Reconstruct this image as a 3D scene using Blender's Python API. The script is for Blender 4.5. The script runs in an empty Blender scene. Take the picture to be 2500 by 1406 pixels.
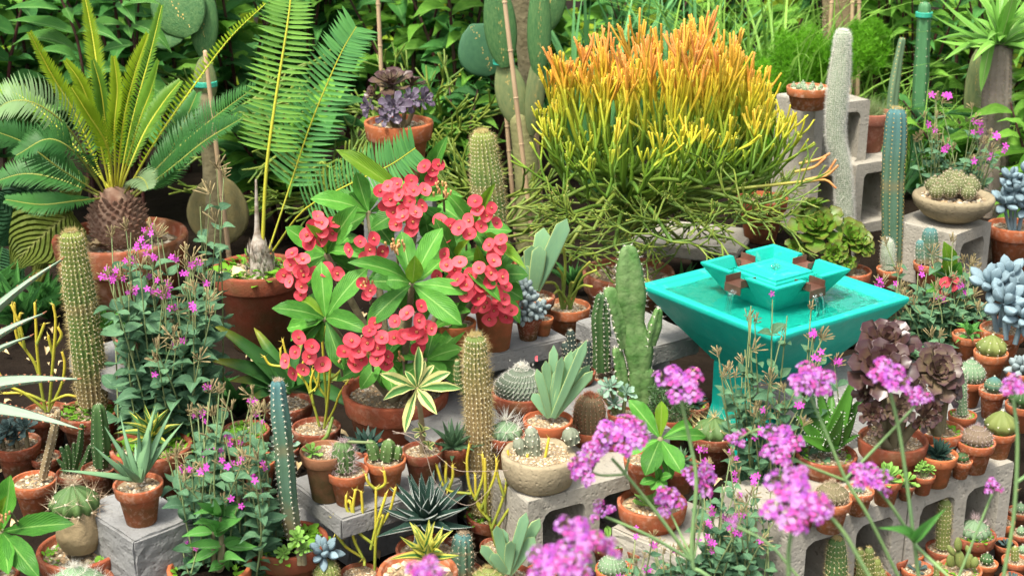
import bpy, math, random
import numpy as np
from mathutils import Vector, Matrix
from mathutils.geometry import tessellate_polygon

# ------------------------------------------------------------------ camera, sky, sun, exposure
scene = bpy.context.scene
COL = scene.collection
CAM_Z, PITCH, FPX = 1.5, math.radians(19.0), 3434.0      # eye height, downward tilt, focal length in photo pixels
cam_d = bpy.data.cameras.new("camera")
cam = bpy.data.objects.new("camera", cam_d)
COL.objects.link(cam)
cam.location = (0, 0, CAM_Z)
cam.rotation_euler = (math.pi / 2 - PITCH, 0, 0)
cam_d.sensor_width = 36.0
cam_d.lens = 36.0 * FPX / 2500.0
cam_d.clip_start, cam_d.clip_end = 0.05, 400.0
cam_d.dof.use_dof = True
cam_d.dof.focus_distance = 3.25
cam_d.dof.aperture_fstop = 6.0
scene.camera = cam

SUN_EL, SUN_AZ = math.radians(64), math.radians(215)     # azimuth clockwise from +Y: behind the camera, to its left
world = bpy.data.worlds.new("World")
scene.world = world
world.use_nodes = True
wn = world.node_tree
bg = wn.nodes["Background"]
sky = wn.nodes.new("ShaderNodeTexSky")
sky.sky_type = 'NISHITA'
sky.sun_disc = False
sky.sun_elevation, sky.sun_rotation = SUN_EL, SUN_AZ
sky.air_density, sky.dust_density = 1.0, 4.0
bw = wn.nodes.new("ShaderNodeRGBToBW")
mixw = wn.nodes.new("ShaderNodeMix")
mixw.data_type = 'RGBA'
mixw.inputs[0].default_value = 0.75                       # thin even cloud: most of the blue is gone
wn.links.new(sky.outputs[0], bw.inputs[0])
wn.links.new(sky.outputs[0], mixw.inputs[6])
wn.links.new(bw.outputs[0], mixw.inputs[7])
wn.links.new(mixw.outputs[2], bg.inputs[0])
bg.inputs[1].default_value = 0.10
sun_d = bpy.data.lights.new("sun", 'SUN')
sun_d.energy, sun_d.angle, sun_d.color = 1.5, math.radians(12), (1.0, 0.93, 0.80)
sun = bpy.data.objects.new("sun", sun_d)
COL.objects.link(sun)
sd = Vector((math.sin(SUN_AZ) * math.cos(SUN_EL), math.cos(SUN_AZ) * math.cos(SUN_EL), math.sin(SUN_EL)))
sun.rotation_euler = sd.to_track_quat('Z', 'Y').to_euler()
sun.location = sd * 20
vs = scene.view_settings
vs.view_transform, vs.look, vs.gamma, vs.exposure = 'Standard', 'None', 1.0, 1.95
vs.use_curve_mapping = False
scene.cycles.max_bounces = 8
scene.cycles.transparent_max_bounces = 8

# ------------------------------------------------------------------ helpers
RN = random.Random(11)
NP = np.random.default_rng(11)
CF = Vector((0, math.cos(PITCH), -math.sin(PITCH)))
CU = Vector((0, math.sin(PITCH), math.cos(PITCH)))
EYE = Vector((0, 0, CAM_Z))


def ray(px, py):
    return CF + Vector((1, 0, 0)) * ((px - 1250) / FPX) + CU * ((703 - py) / FPX)


def at_z(px, py, z):            # where a line of sight meets the level z
    d = ray(px, py)
    return EYE + d * ((z - CAM_Z) / d.z)


def at_y(px, py, y):            # where a line of sight meets the upright plane at distance y
    d = ray(px, py)
    return EYE + d * (y / d.y)


def mpp(p):                     # metres for one photo pixel at a point
    return (p - EYE).dot(CF) / FPX


def rgb(r, g, b):
    f = lambda c: (c / 255 / 12.92) if c / 255 <= .04045 else ((c / 255 + .055) / 1.055) ** 2.4
    return (f(r), f(g), f(b))


def U(a, b):
    return RN.uniform(a, b)


# ---- meshes
def mesh_of(name, chunks, mats, smooth=True):
    """chunks: (V, F, material index or array, colours or None, uv or None)"""
    if not isinstance(mats, (list, tuple)):
        mats = [mats]
    Vs, loops, starts, tot, mis, cols, uvs = [], [], [], [], [], [], []
    off = lo = 0
    anyc = any(len(c) > 3 and c[3] is not None for c in chunks)
    anyu = any(len(c) > 4 and c[4] is not None for c in chunks)
    for c in chunks:
        V, F = np.asarray(c[0], dtype=np.float64).reshape(-1, 3), np.asarray(c[1], dtype=np.int64)
        mi = c[2] if len(c) > 2 else 0
        n, k = F.shape
        Vs.append(V)
        loops.append((F + off).ravel())
        starts.append(lo + np.arange(n) * k)
        tot.append(np.full(n, k))
        mis.append(np.full(n, mi) if np.isscalar(mi) else np.asarray(mi))
        if anyc:
            cc = c[3] if len(c) > 3 and c[3] is not None else np.ones((len(V), 3))
            cols.append(np.c_[cc, np.ones(len(V))])
        if anyu:
            uu = c[4] if len(c) > 4 and c[4] is not None else np.full((len(V), 2), .5)
            uvs.append(np.asarray(uu)[F.ravel()])
        off += len(V)
        lo += n * k
    V = np.concatenate(Vs)
    L = np.concatenate(loops).astype(np.int32)
    S = np.concatenate(starts).astype(np.int32)
    me = bpy.data.meshes.new(name)
    me.vertices.add(len(V))
    me.vertices.foreach_set("co", V.ravel().astype(np.float32))
    me.loops.add(len(L))
    me.loops.foreach_set("vertex_index", L)
    me.polygons.add(len(S))
    me.polygons.foreach_set("loop_start", S)
    me.polygons.foreach_set("loop_total", np.concatenate(tot).astype(np.int32))
    me.polygons.foreach_set("material_index", np.concatenate(mis).astype(np.int32))
    me.polygons.foreach_set("use_smooth", np.full(len(S), smooth))
    if anyc:
        a = me.color_attributes.new("col", 'FLOAT_COLOR', 'POINT')
        a.data.foreach_set("color", np.concatenate(cols).ravel().astype(np.float32))
    if anyu:
        u = me.uv_layers.new(name="UVMap")
        u.data.foreach_set("uv", np.concatenate(uvs).ravel().astype(np.float32))
    for m in mats:
        me.materials.append(m)
    me.update(calc_edges=True)
    return me


def grid_faces(nr, nc, wrap=False):
    i = np.arange(nr - 1)[:, None] * nc
    j = np.arange(nc if wrap else nc - 1)[None, :]
    j2 = (j + 1) % nc
    return np.stack([i + j, i + j2, i + nc + j2, i + nc + j], -1).reshape(-1, 4)


def smooth_path(pts, n):
    P = np.array([list(p) for p in pts], float)
    if len(P) == 2:
        t = np.linspace(0, 1, n)[:, None]
        return P[0] * (1 - t) + P[1] * t
    Q = np.vstack([2 * P[0] - P[1], P, 2 * P[-1] - P[-2]])
    out = []
    for t in np.linspace(0, len(P) - 1, n):
        k = min(int(t), len(P) - 2)
        u = t - k
        a, b, c, d = Q[k], Q[k + 1], Q[k + 2], Q[k + 3]
        out.append(.5 * ((2 * b) + (c - a) * u + (2 * a - 5 * b + 4 * c - d) * u * u + (3 * b - a - 3 * c + d) * u ** 3))
    return np.array(out)


def frames(P):
    T = np.gradient(P, axis=0)
    T /= np.linalg.norm(T, axis=1)[:, None] + 1e-12
    x = np.cross(T[0], (0, 0, 1.0))
    if np.linalg.norm(x) < .3:
        x = np.cross((0, 1.0, 0), T[0])
    x /= np.linalg.norm(x)
    X = []
    for t in T:
        x = x - t * x.dot(t)
        x /= np.linalg.norm(x) + 1e-12
        X.append(x)
    X = np.array(X)
    return T, X, np.cross(T, X)


def tube(pts, radii, sides=6, n=None, mi=0, col=None, cap=True):
    """round rod along pts; radii and col (list of colours) run from first to last point"""
    n = n or max(2, len(pts))
    P = smooth_path(pts, n) if n > 2 else np.array([list(p) for p in pts], float)
    T, X, Y = frames(P)
    r = np.interp(np.linspace(0, 1, n), np.linspace(0, 1, len(radii)), radii)
    tt = np.linspace(0, 1, n)
    if cap:                     # rounded end: two extra rings
        P = np.vstack([P, P[-1] + T[-1] * r[-1] * .55, P[-1] + T[-1] * r[-1] * .85])
        T, X, Y = (np.vstack([q, q[-1], q[-1]]) for q in (T, X, Y))
        r = np.r_[r, r[-1] * .75, r[-1] * .05]
        tt = np.r_[tt, 1, 1]
        n += 2
    a = np.arange(sides) * 2 * math.pi / sides
    V = P[:, None] + r[:, None, None] * (np.cos(a)[None, :, None] * X[:, None] + np.sin(a)[None, :, None] * Y[:, None])
    V = V.reshape(-1, 3)
    F = grid_faces(n, sides, True)
    c = None
    if col is not None:
        cc = np.array(col, float)
        c = np.stack([np.interp(tt, np.linspace(0, 1, len(cc)), cc[:, k]) for k in range(3)], 1).repeat(sides, 0)
    return (V, F, mi, c)


def lathe(profile, seg=28, mi=0, wob=0.0):
    p = np.array(profile, float)
    a = np.arange(seg) * 2 * math.pi / seg
    V = np.stack([p[:, 0, None] * np.cos(a), p[:, 0, None] * np.sin(a), np.repeat(p[:, 1, None], seg, 1)], -1)
    if wob:
        k = NP.uniform(0, 6.3, 4)
        V[..., :2] *= (1 + wob * (np.sin(2 * a + k[0]) + .6 * np.sin(3 * a + k[1]) + .5 * np.sin(5 * a + k[2])))[None, :, None]
    return (V.reshape(-1, 3), grid_faces(len(p), seg, True), mi)


WID = {
    'ovate': lambda v: np.sin(math.pi * np.clip(v, 0, 1) ** .62) ** .9,
    'lance': lambda v: np.sin(math.pi * v ** .75) ** 1.15,
    'obov': lambda v: np.sin(math.pi * v ** 1.45) ** .8 * (1 - .12 * (1 - v)) + .03 * (1 - v),
    'spoon': lambda v: np.where(v < .999, np.clip(.22 + .9 * v ** 1.5, 0, 1), 0) * np.sqrt(np.clip(1 - np.clip((v - .72) / .28, 0, 1) ** 2.4, 0, 1)),
    'strap': lambda v: np.clip(.55 + v * 3, 0, 1) * np.clip((1 - v) * 1.6, 0, 1) ** .6,
    'paddle': lambda v: (.62 + .38 * np.sin(math.pi * np.clip(v, 0, .6) / 1.2)) * np.sqrt(np.clip(1 - np.clip((v - .86) / .14, 0, 1) ** 2, 0, 1)),
    'dagger': lambda v: np.clip(.7 + .9 * v, 0, 1) * np.clip((1 - v) * 1.35, 0, 1) ** .85,
    'needle': lambda v: np.clip(.5 + 4 * v, 0, 1) * np.clip((1 - v) * 2.2, 0, 1) ** .7,
    'round': lambda v: np.sqrt(np.clip(1 - (2 * v - 1) ** 2, 0, 1)),
}


def leaf(kind, arch=.1, fold=.12, nl=7, nw=2, wave=0.0, stripes=None):
    """flat blade, unit length along y, unit width; stripes = material index per column"""
    v = np.linspace(0, 1, nl + 1)
    w = WID[kind](v)
    w[-1] = max(w[-1], .02)
    u = np.linspace(-1, 1, nw + 1)
    V = np.zeros((nl + 1, nw + 1, 3))
    V[..., 0] = w[:, None] * u * .5
    V[..., 1] = v[:, None]
    V[..., 2] = (arch * 4 * v * (1 - v))[:, None] + fold * np.abs(u)[None] * w[:, None] * .5 \
        + wave * np.sin(v * 17 + 1)[:, None] * np.abs(u)[None] * .05
    UV = np.stack(np.broadcast_arrays((u * .5 + .5)[None], v[:, None]), -1)
    F = grid_faces(nl + 1, nw + 1)
    mi = 0 if stripes is None else np.tile(np.array(stripes), nl)
    return (V.reshape(-1, 3), F, mi, None, UV.reshape(-1, 2))


def fat_leaf(kind, thick=.12, arch=.1, nl=7, k=8, cup=.25, edge=None, tip=None):
    """fleshy leaf with a closed cross-section, unit length and width"""
    v = np.linspace(0, 1, nl + 1)
    w = np.maximum(WID[kind](v), .03)
    th = thick * np.clip(w, 0, 1) ** .6 * (1 - .45 * v)
    th[-1] = .01
    a = np.arange(k) * 2 * math.pi / k
    V = np.zeros((nl + 1, k, 3))
    V[..., 0] = w[:, None] * np.cos(a) * .5
    V[..., 1] = v[:, None]
    V[..., 2] = th[:, None] * np.sin(a) * np.where(np.sin(a) > 0, .35, 1.0) + (arch * 4 * v * (1 - v))[:, None] \
        + (cup * w[:, None] * (np.abs(np.cos(a)) ** 2) * .18)
    F = grid_faces(nl + 1, k, True)
    mi = 0
    if edge is not None:
        row = np.zeros(k, int)
        row[[0, k // 2 - 1]] = edge
        row[[k - 1, k // 2]] = edge
        mi = np.tile(row, nl)
    UV = np.stack(np.broadcast_arrays((np.cos(a) * .5 + .5)[None], v[:, None]), -1).reshape(-1, 2)
    return (V.reshape(-1, 3), F, mi, None, UV)


def xform(ch, M):
    V = np.asarray(ch[0])
    A = np.array(M)
    return (V @ A[:3, :3].T + A[:3, 3],) + tuple(ch[1:])


def frame(base, tip, width, up, thick=None):
    """matrix that lays a unit leaf from base to tip, its face towards up"""
    b, t = Vector(base), Vector(tip)
    d = t - b
    L = max(d.length, 1e-5)
    y = d / L
    x = y.cross(Vector(up))
    if x.length < 1e-4:
        x = y.cross(Vector((.3, .8, .5)))
    x.normalize()
    z = x.cross(y)
    k = L if thick is None else thick
    return Matrix(((x.x * width, y.x * L, z.x * k, b.x), (x.y * width, y.y * L, z.y * k, b.y), (x.z * width, y.z * L, z.z * k, b.z), (0, 0, 0, 1)))


def rand_units(n):
    v = NP.normal(size=(n, 3))
    return v / np.linalg.norm(v, axis=1)[:, None]


def spine_chunk(A, N, k, length, spread, width, mi=0):
    A, N = np.repeat(A, k, 0), np.repeat(N, k, 0)
    n = len(A)
    d = N + spread * rand_units(n)
    d /= np.linalg.norm(d, axis=1)[:, None]
    s = np.cross(d, rand_units(n))
    s /= np.linalg.norm(s, axis=1)[:, None] + 1e-9
    L = (length * NP.uniform(.55, 1.1, n))[:, None]
    V = np.stack([A + s * width / 2, A - s * width / 2, A + d * L], 1).reshape(-1, 3)
    return (V, np.arange(3 * n).reshape(-1, 3), mi)


def dots(A, N, r, mi=0):
    """small woolly cushions"""
    n = len(A)
    x = np.cross(N, rand_units(n))
    x /= np.linalg.norm(x, axis=1)[:, None] + 1e-9
    y = np.cross(N, x)
    V = np.stack([A + x * r, A + y * r, A - x * r, A - y * r, A + N * r * .8], 1).reshape(-1, 3)
    b = np.arange(n)[:, None] * 5
    F = np.concatenate([b + np.array([q]) for q in ((0, 1, 4), (1, 2, 4), (2, 3, 4), (3, 0, 4))])
    return (V, F, mi)


def ribbed(pts, radii, ribs, depth=.18, rings=None, dome=True, sharp=1.0, area=.012, twist=0.0, wob=.03):
    """ribbed cactus stem along pts; returns chunk, areole points, areole normals"""
    P0 = smooth_path(pts, 60)
    seg = np.linalg.norm(np.diff(P0, axis=0), axis=1)
    s = np.r_[0, np.cumsum(seg)]
    Ltot = s[-1]
    rmid = float(np.mean(radii))
    rings = rings or int(min(60, max(10, Ltot / (rmid * .28))))
    u = np.linspace(0, 1, rings)
    if dome:
        u = np.r_[u[:-1] * (1 - radii[-1] / Ltot), 1 - radii[-1] / Ltot * (1 - np.array([.3, .55, .75, .9, .98, 1.0]))]
    q = u * Ltot
    P = np.stack([np.interp(q, s, P0[:, k]) for k in range(3)], 1)
    T, X, Y = frames(np.stack([np.interp(np.clip(q, 0, Ltot * .999), s, P0[:, k]) for k in range(3)], 1) + np.outer(q, (0, 0, 1e-6)))
    r = np.interp(u, np.linspace(0, 1, len(radii)), radii)
    if dome:
        e = np.clip((q - (Ltot - radii[-1])) / radii[-1], 0, 1)
        r = r * np.sqrt(np.clip(1 - e ** 2.2, 0.0004, 1))
    r = r * (1 + wob * np.sin(q / rmid * .9 + RN.random() * 6) * (u < .93))
    na = ribs * max(4, math.ceil(16 / ribs))
    a = np.arange(na) * 2 * math.pi / na
    k = (0.5 - .5 * np.cos(ribs * a)) ** sharp          # 0 on the crest, 1 in the furrow
    V = np.zeros((len(q), na, 3))
    A, N = [], []
    tw = twist * q / Ltot
    for i in range(len(q)):
        aa = a + tw[i]
        rr = r[i] * (1 - depth * k)
        V[i] = P[i] + rr[:, None] * (np.cos(aa)[:, None] * X[i] + np.sin(aa)[:, None] * Y[i])
    nq = max(3, int(Ltot / area))
    for j, z in enumerate(np.linspace(.01, .995, nq) * Ltot):
        i = min(np.searchsorted(q, z), len(q) - 1)
        i0 = max(i - 1, 0)
        f = (z - q[i0]) / max(q[i] - q[i0], 1e-9) if i > i0 else 0
        f = min(max(f, 0), 1)
        pc = P[i0] * (1 - f) + P[i] * f
        rc = r[i0] * (1 - f) + r[i] * f
        sl = (r[i] - r[i0]) / max(q[i] - q[i0], 1e-9)
        sl = max(-6, min(6, sl))
        aa = np.arange(ribs) * 2 * math.pi / ribs + tw[i]
        if j % 2:
            pc = pc + T[i] * (area * .0)
        nr = np.cos(aa)[:, None] * X[i] + np.sin(aa)[:, None] * Y[i]
        A.append(pc + nr * rc)
        nn = nr - T[i] * sl
        N.append(nn / np.linalg.norm(nn, axis=1)[:, None])
    uv = np.stack(np.broadcast_arrays(np.full(na, .5)[None], u[:, None]), -1).reshape(-1, 2)
    A, N = np.concatenate(A), np.concatenate(N)
    A = A + rand_units(len(A)) * (area * .07)               # areoles never sit in perfect rows
    return (V.reshape(-1, 3), grid_faces(len(q), na, True), 0, None, uv), A, N
# ------------------------------------------------------------------ materials
MATS = {}


class NT:
    def __init__(s, name):
        s.m = bpy.data.materials.new(name)
        s.m.use_nodes = True
        s.t = s.m.node_tree
        s.t.nodes.clear()
        s.out = s.n("ShaderNodeOutputMaterial")

    def n(s, kind, **kw):
        x = s.t.nodes.new(kind)
        for k, v in kw.items():
            setattr(x, k, v)
        return x

    def l(s, a, b):
        s.t.links.new(a, b)

    def val(s, sock, v):
        if hasattr(v, 'is_output') or isinstance(v, bpy.types.NodeSocket):
            s.l(v, sock)
        else:
            sock.default_value = v if not (isinstance(v, tuple) and len(v) == 3 and sock.type == 'RGBA') else (*v, 1)

    def mix(s, f, a, b, blend='MIX'):
        x = s.n("ShaderNodeMix", data_type='RGBA', blend_type=blend)
        s.val(x.inputs[0], f)
        s.val(x.inputs[6], a)
        s.val(x.inputs[7], b)
        return x.outputs[2]

    def math(s, op, a, b=0.0, clamp=False):
        x = s.n("ShaderNodeMath", operation=op, use_clamp=clamp)
        s.val(x.inputs[0], a)
        s.val(x.inputs[1], b)
        return x.outputs[0]

    def noise(s, scale, detail=3, coord=None, rough=.55):
        x = s.n("ShaderNodeTexNoise", noise_dimensions='4D')     # each object gets its own slice of the noise
        s.l(s.math('MULTIPLY', s.rnd(), 37.0), x.inputs['W'])
        x.inputs['Scale'].default_value = scale
        x.inputs['Detail'].default_value = detail
        x.inputs['Roughness'].default_value = rough
        s.l(coord or s.obj(), x.inputs['Vector'])
        return x.outputs['Fac']

    def obj(s):
        if not hasattr(s, '_o'):
            s._o = s.n("ShaderNodeTexCoord").outputs['Object']
        return s._o

    def ramp(s, f, a, b):
        x = s.n("ShaderNodeMapRange")
        s.val(x.inputs[0], f)
        x.inputs[1].default_value, x.inputs[2].default_value = a, b
        return x.outputs[0]

    def rnd(s):
        if not hasattr(s, '_r'):
            s._r = s.n("ShaderNodeObjectInfo").outputs['Random']
        return s._r

    def bump(s, h, strength, dist):
        x = s.n("ShaderNodeBump")
        x.inputs['Strength'].default_value = strength
        x.inputs['Distance'].default_value = dist
        s.l(h, x.inputs['Height'])
        return x.outputs[0]

    def finish(s, col, rough=.6, spec=.4, trans=0.0, normal=None, tcol=None, coat=0.0):
        b = s.n("ShaderNodeBsdfPrincipled")
        s.val(b.inputs['Base Color'], col)
        s.val(b.inputs['Roughness'], rough)
        b.inputs['Specular IOR Level'].default_value = spec
        b.inputs['Coat Weight'].default_value = coat
        if normal is not None:
            s.l(normal, b.inputs['Normal'])
        sh = b.outputs[0]
        if trans:
            t = s.n("ShaderNodeBsdfTranslucent")
            s.val(t.inputs[0], tcol if tcol is not None else col)
            ms = s.n("ShaderNodeMixShader")
            ms.inputs[0].default_value = trans
            s.l(sh, ms.inputs[1])
            s.l(t.outputs[0], ms.inputs[2])
            sh = ms.outputs[0]
        s.l(sh, s.out.inputs[0])
        return s.m


def leafmat(name, c1, c2, rough=.45, trans=.22, vein=None, veins=0.0, rnd=.35, spec=.18, nscale=9, tip=None, cork=None):
    """living leaf: two greens mixed by patches and from leaf to leaf, optional pale midrib and side veins"""
    if name in MATS:
        return MATS[name]
    t = NT(name)
    f = t.math('ADD', t.math('MULTIPLY', t.ramp(t.noise(nscale), .3, .7), .55), t.math('MULTIPLY', t.rnd(), .45))
    col = t.mix(f, c1, c2)
    uv = t.n("ShaderNodeUVMap").outputs[0]
    sx = t.n("ShaderNodeSeparateXYZ")
    t.l(uv, sx.inputs[0])
    nrm = None
    if vein is not None:
        d = t.math('ABSOLUTE', t.math('SUBTRACT', sx.outputs[0], .5))
        col = t.mix(t.ramp(d, .045, .015), col, vein)
        if veins:
            ph = t.math('ADD', t.math('MULTIPLY', sx.outputs[1], 75.0), t.math('MULTIPLY', d, -70.0))
            w = t.math('SINE', ph)
            nrm = t.bump(t.math('ADD', w, t.math('MULTIPLY', t.noise(30), 1.5)), veins, .01)
            col = t.mix(t.math('MULTIPLY', t.ramp(w, .75, 1.0), .16), col, vein)
    if tip is not None:
        col = t.mix(t.ramp(t.math('ADD', sx.outputs[1], t.math('MULTIPLY', t.noise(20), .2)), .75, 1.1), col, tip)
    if cork is not None:        # bark-like foot and scar bands on old stems
        v_ = t.math('ADD', sx.outputs[1], t.math('MULTIPLY', t.math('SUBTRACT', t.noise(24, 4), .5), .5))
        col = t.mix(t.ramp(v_, .26, .06), col, cork)
        bd = t.math('ABSOLUTE', t.math('SUBTRACT', t.math('ADD', sx.outputs[1], t.math('MULTIPLY', t.noise(9, 2), .06)), .60))
        col = t.mix(t.math('MULTIPLY', t.ramp(bd, .05, .01), .6), col, cork)
    h = t.n("ShaderNodeHueSaturation")
    h.inputs['Value'].default_value = 1
    t.l(t.math('ADD', 1 - rnd / 2, t.math('MULTIPLY', t.rnd(), rnd)), h.inputs['Value'])
    t.l(col, h.inputs['Color'])
    MATS[name] = t.finish(h.outputs[0], rough, spec, trans, nrm)
    return MATS[name]


def plain(name, c1, c2=None, rough=.7, spec=.2, nscale=12, bump=0.0, bscale=60, trans=0.0, rnd=.2, metal=0.0):
    if name in MATS:
        return MATS[name]
    t = NT(name)
    col = t.mix(t.ramp(t.noise(nscale, 4), .32, .68), c1, c2 or c1)
    h = t.n("ShaderNodeHueSaturation")
    t.l(t.math('ADD', 1 - rnd / 2, t.math('MULTIPLY', t.rnd(), rnd)), h.inputs['Value'])
    t.l(col, h.inputs['Color'])
    nrm = t.bump(t.noise(bscale, 4), bump, .01) if bump else None
    m = t.finish(h.outputs[0], rough, spec, trans, nrm)
    if metal:
        [n for n in t.t.nodes if n.type == 'BSDF_PRINCIPLED'][0].inputs['Metallic'].default_value = metal
    MATS[name] = m
    return m


def vcol(name, rough=.6, trans=0.0, spec=.35, rnd=.15, nscale=0, bump=0.0, bscale=80):
    """colour carried by the mesh itself (pebbles, two-tone sticks, petals)"""
    if name in MATS:
        return MATS[name]
    t = NT(name)
    a = t.n("ShaderNodeVertexColor", layer_name="col").outputs[0]
    h = t.n("ShaderNodeHueSaturation")
    t.l(t.math('ADD', 1 - rnd / 2, t.math('MULTIPLY', t.rnd(), rnd)), h.inputs['Value'])
    t.l(a, h.inputs['Color'])
    nrm = t.bump(t.noise(bscale, 4), bump, .01) if bump else None
    MATS[name] = t.finish(h.outputs[0], rough, spec, trans, nrm)
    return MATS[name]


def terracotta(name, base, dark, stain, bloom):
    t = NT(name)
    n1, n2, n3 = t.noise(3.2, 5), t.noise(11, 5), t.noise(38, 4)
    ci = t.mix(t.rnd(), base, dark)
    c = t.mix(t.ramp(n1, .35, .7), ci, t.mix(.5, ci, dark))
    sz = t.n("ShaderNodeSeparateXYZ")
    t.l(t.obj(), sz.inputs[0])
    # damp and algae creep up from the foot, lime bloom in patches
    foot = t.math('MULTIPLY', t.ramp(t.math('SUBTRACT', n1, t.math('MULTIPLY', sz.outputs[2], .35)), .18, .5), stain, True)
    c = t.mix(foot, c, (.10, .075, .03))
    c = t.mix(t.math('MULTIPLY', t.math('MULTIPLY', t.ramp(n2, .5, .72), bloom), t.math('FRACT', t.math('MULTIPLY', t.rnd(), 7.31)), True), c, (.55, .38, .28))
    c = t.mix(t.math('MULTIPLY', t.ramp(n3, .58, .7), .3), c, t.mix(.5, dark, (.06, .03, .02)))
    nrm = t.bump(t.math('ADD', t.noise(55, 5), t.math('MULTIPLY', n2, .6)), .25, .01)
    MATS[name] = t.finish(c, .9, .12, 0, nrm)
    return MATS[name]


TC = [terracotta("terracotta_orange", (.50, .15, .055), (.34, .095, .042), .6, .8),
      terracotta("terracotta_red", (.32, .085, .04), (.20, .055, .03), .8, .6),
      terracotta("terracotta_mossy", (.36, .15, .075), (.22, .10, .05), 1.0, .3),
      terracotta("terracotta_chipped", (.36, .13, .085), (.28, .10, .07), .35, 1.0)]


def concrete(name, a, b, dark=(.07, .065, .055), warm=0.3):
    t = NT(name)
    n1, n2, n3 = t.noise(3.5, 5), t.noise(28, 4), t.noise(110, 3)
    c = t.mix(t.ramp(n1, .3, .7), a, b)
    c = t.mix(t.math('MULTIPLY', t.ramp(n2, .55, .72), .35), c, dark)
    c = t.mix(t.math('MULTIPLY', t.ramp(n3, .6, .72), .55), c, dark)
    c = t.mix(t.math('MULTIPLY', t.ramp(n1, .62, .75), warm), c, (.30, .22, .13))
    v = t.n("ShaderNodeTexVoronoi")
    v.inputs['Scale'].default_value = 90
    t.l(t.obj(), v.inputs['Vector'])
    h = t.math('ADD', t.math('MULTIPLY', t.ramp(v.outputs['Distance'], 0, .35), .8), t.math('ADD', n2, n3))
    MATS[name] = t.finish(c, .93, .08, 0, t.bump(h, .35, .006))
    return MATS[name]


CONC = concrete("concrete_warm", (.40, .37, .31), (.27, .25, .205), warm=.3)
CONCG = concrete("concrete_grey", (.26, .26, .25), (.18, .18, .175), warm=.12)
SLAB = concrete("paving_grey", (.25, .245, .23), (.17, .168, .16), warm=.15)
STONE = concrete("carved_stone", (.34, .28, .18), (.22, .18, .11), dark=(.06, .055, .035), warm=.5)

G_BAR = plain("cactus_green", (.10, .17, .05), (.06, .12, .04), .55, bump=.15)
G_DARK = plain("cactus_dark", (.035, .085, .03), (.06, .12, .035), .5, bump=.15)
G_BLUE = leafmat("cactus_blue", (.075, .15, .085), (.11, .20, .14), .7, 0, rnd=.2, nscale=26, tip=(.075, .18, .18), cork=(.20, .17, .09))
G_YEL = plain("cactus_yellowgreen", (.19, .22, .06), (.13, .17, .05), .6, bump=.15)
G_PALE = plain("cactus_pale", (.18, .27, .15), (.12, .20, .11), .6, bump=.1)
G_SILV = plain("cactus_silver", (.40, .46, .34), (.30, .37, .26), .8)
SP_YEL = plain("spines_straw", (.62, .52, .24), (.50, .38, .16), .6, trans=.3)
SP_WHITE = plain("spines_white", (.88, .86, .80), (.80, .78, .70), .6, trans=.55, rnd=0)
SP_TAN = plain("spines_tan", (.42, .30, .19), (.55, .45, .32), .6, trans=.2)
SP_RED = plain("spines_rust", (.33, .10, .05), (.45, .22, .12), .6, trans=.2)
SP_PINK = plain("spines_mauve", (.50, .36, .38), (.6, .5, .46), .6, trans=.2)
SP_GREY = plain("spines_grey", (.40, .37, .31), (.25, .22, .19), .6, trans=.2)
G_GOLD = leafmat("cactus_gold", (.09, .17, .04), (.15, .21, .06), .6, 0, rnd=.1, nscale=20, tip=(.20, .24, .06), cork=(.27, .20, .10))
WOOL = plain("wool", (.72, .68, .50), (.6, .55, .4), .9)
WOOLT = plain("wool_tan", (.50, .33, .10), (.62, .45, .15), .9)
CORK = plain("corky_bark", (.30, .23, .13), (.20, .15, .08), .9, bump=.5)
BARK = plain("bark_grey", (.22, .19, .11), (.14, .12, .065), .9, bump=.6, nscale=18)
CANE = plain("bamboo_cane", (.50, .36, .22), (.40, .27, .16), .6, nscale=6)
DSTEM = plain("dark_stem", (.07, .02, .02), (.04, .03, .02), .5)
SOIL = plain("soil", (.018, .013, .009), (.010, .007, .005), .95, spec=.05, bump=.8, bscale=40)
TIE = plain("green_tie", (.05, .42, .27), (.04, .36, .25), .4)
PEB = vcol("pebbles", .85, rnd=.3)
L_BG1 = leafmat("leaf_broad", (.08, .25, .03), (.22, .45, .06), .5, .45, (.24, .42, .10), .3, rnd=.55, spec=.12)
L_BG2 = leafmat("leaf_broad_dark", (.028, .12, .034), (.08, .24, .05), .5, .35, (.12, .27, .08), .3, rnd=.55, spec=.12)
L_BG3 = leafmat("leaf_broad_sunlit", (.45, .55, .03), (.28, .48, .04), .45, .45, (.4, .5, .1), .4)  # sunlight on the far leaves, put into a yellow leaf colour
L_MIL = leafmat("leaf_milii", (.04, .175, .022), (.095, .29, .036), .42, .25, (.20, .38, .09), .25, rnd=.5, spec=.2)
L_MILY = leafmat("leaf_milii_young", (.22, .40, .025), (.15, .33, .03), .4, .35, (.3, .45, .08), .5)
L_SIL = leafmat("leaf_silene", (.055, .15, .08), (.12, .23, .11), .55, .22, (.15, .26, .16), .3, rnd=.55)
L_FRESH = leafmat("leaf_fresh", (.10, .32, .07), (.14, .40, .08), .45, .3, (.25, .45, .18), .5)
L_WEED = leafmat("leaf_weed", (.12, .32, .02), (.20, .42, .04), .5, .35, rnd=.3)
L_SAGO = leafmat("leaf_sago", (.025, .11, .028), (.06, .19, .035), .45, .25, rnd=.35, spec=.2)
L_SAGOY = leafmat("leaf_sago_young", (.19, .31, .012), (.27, .38, .02), .4, .4, rnd=.35)
L_DIO = leafmat("leaf_dioon", (.13, .32, .06), (.20, .40, .06), .4, .35, rnd=.35)
L_DIOB = leafmat("leaf_dioon_bluish", (.08, .28, .09), (.13, .34, .08), .4, .35, rnd=.35)
L_RACH = plain("rachis_yellow", (.50, .46, .04), (.40, .42, .05), .4)
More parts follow.
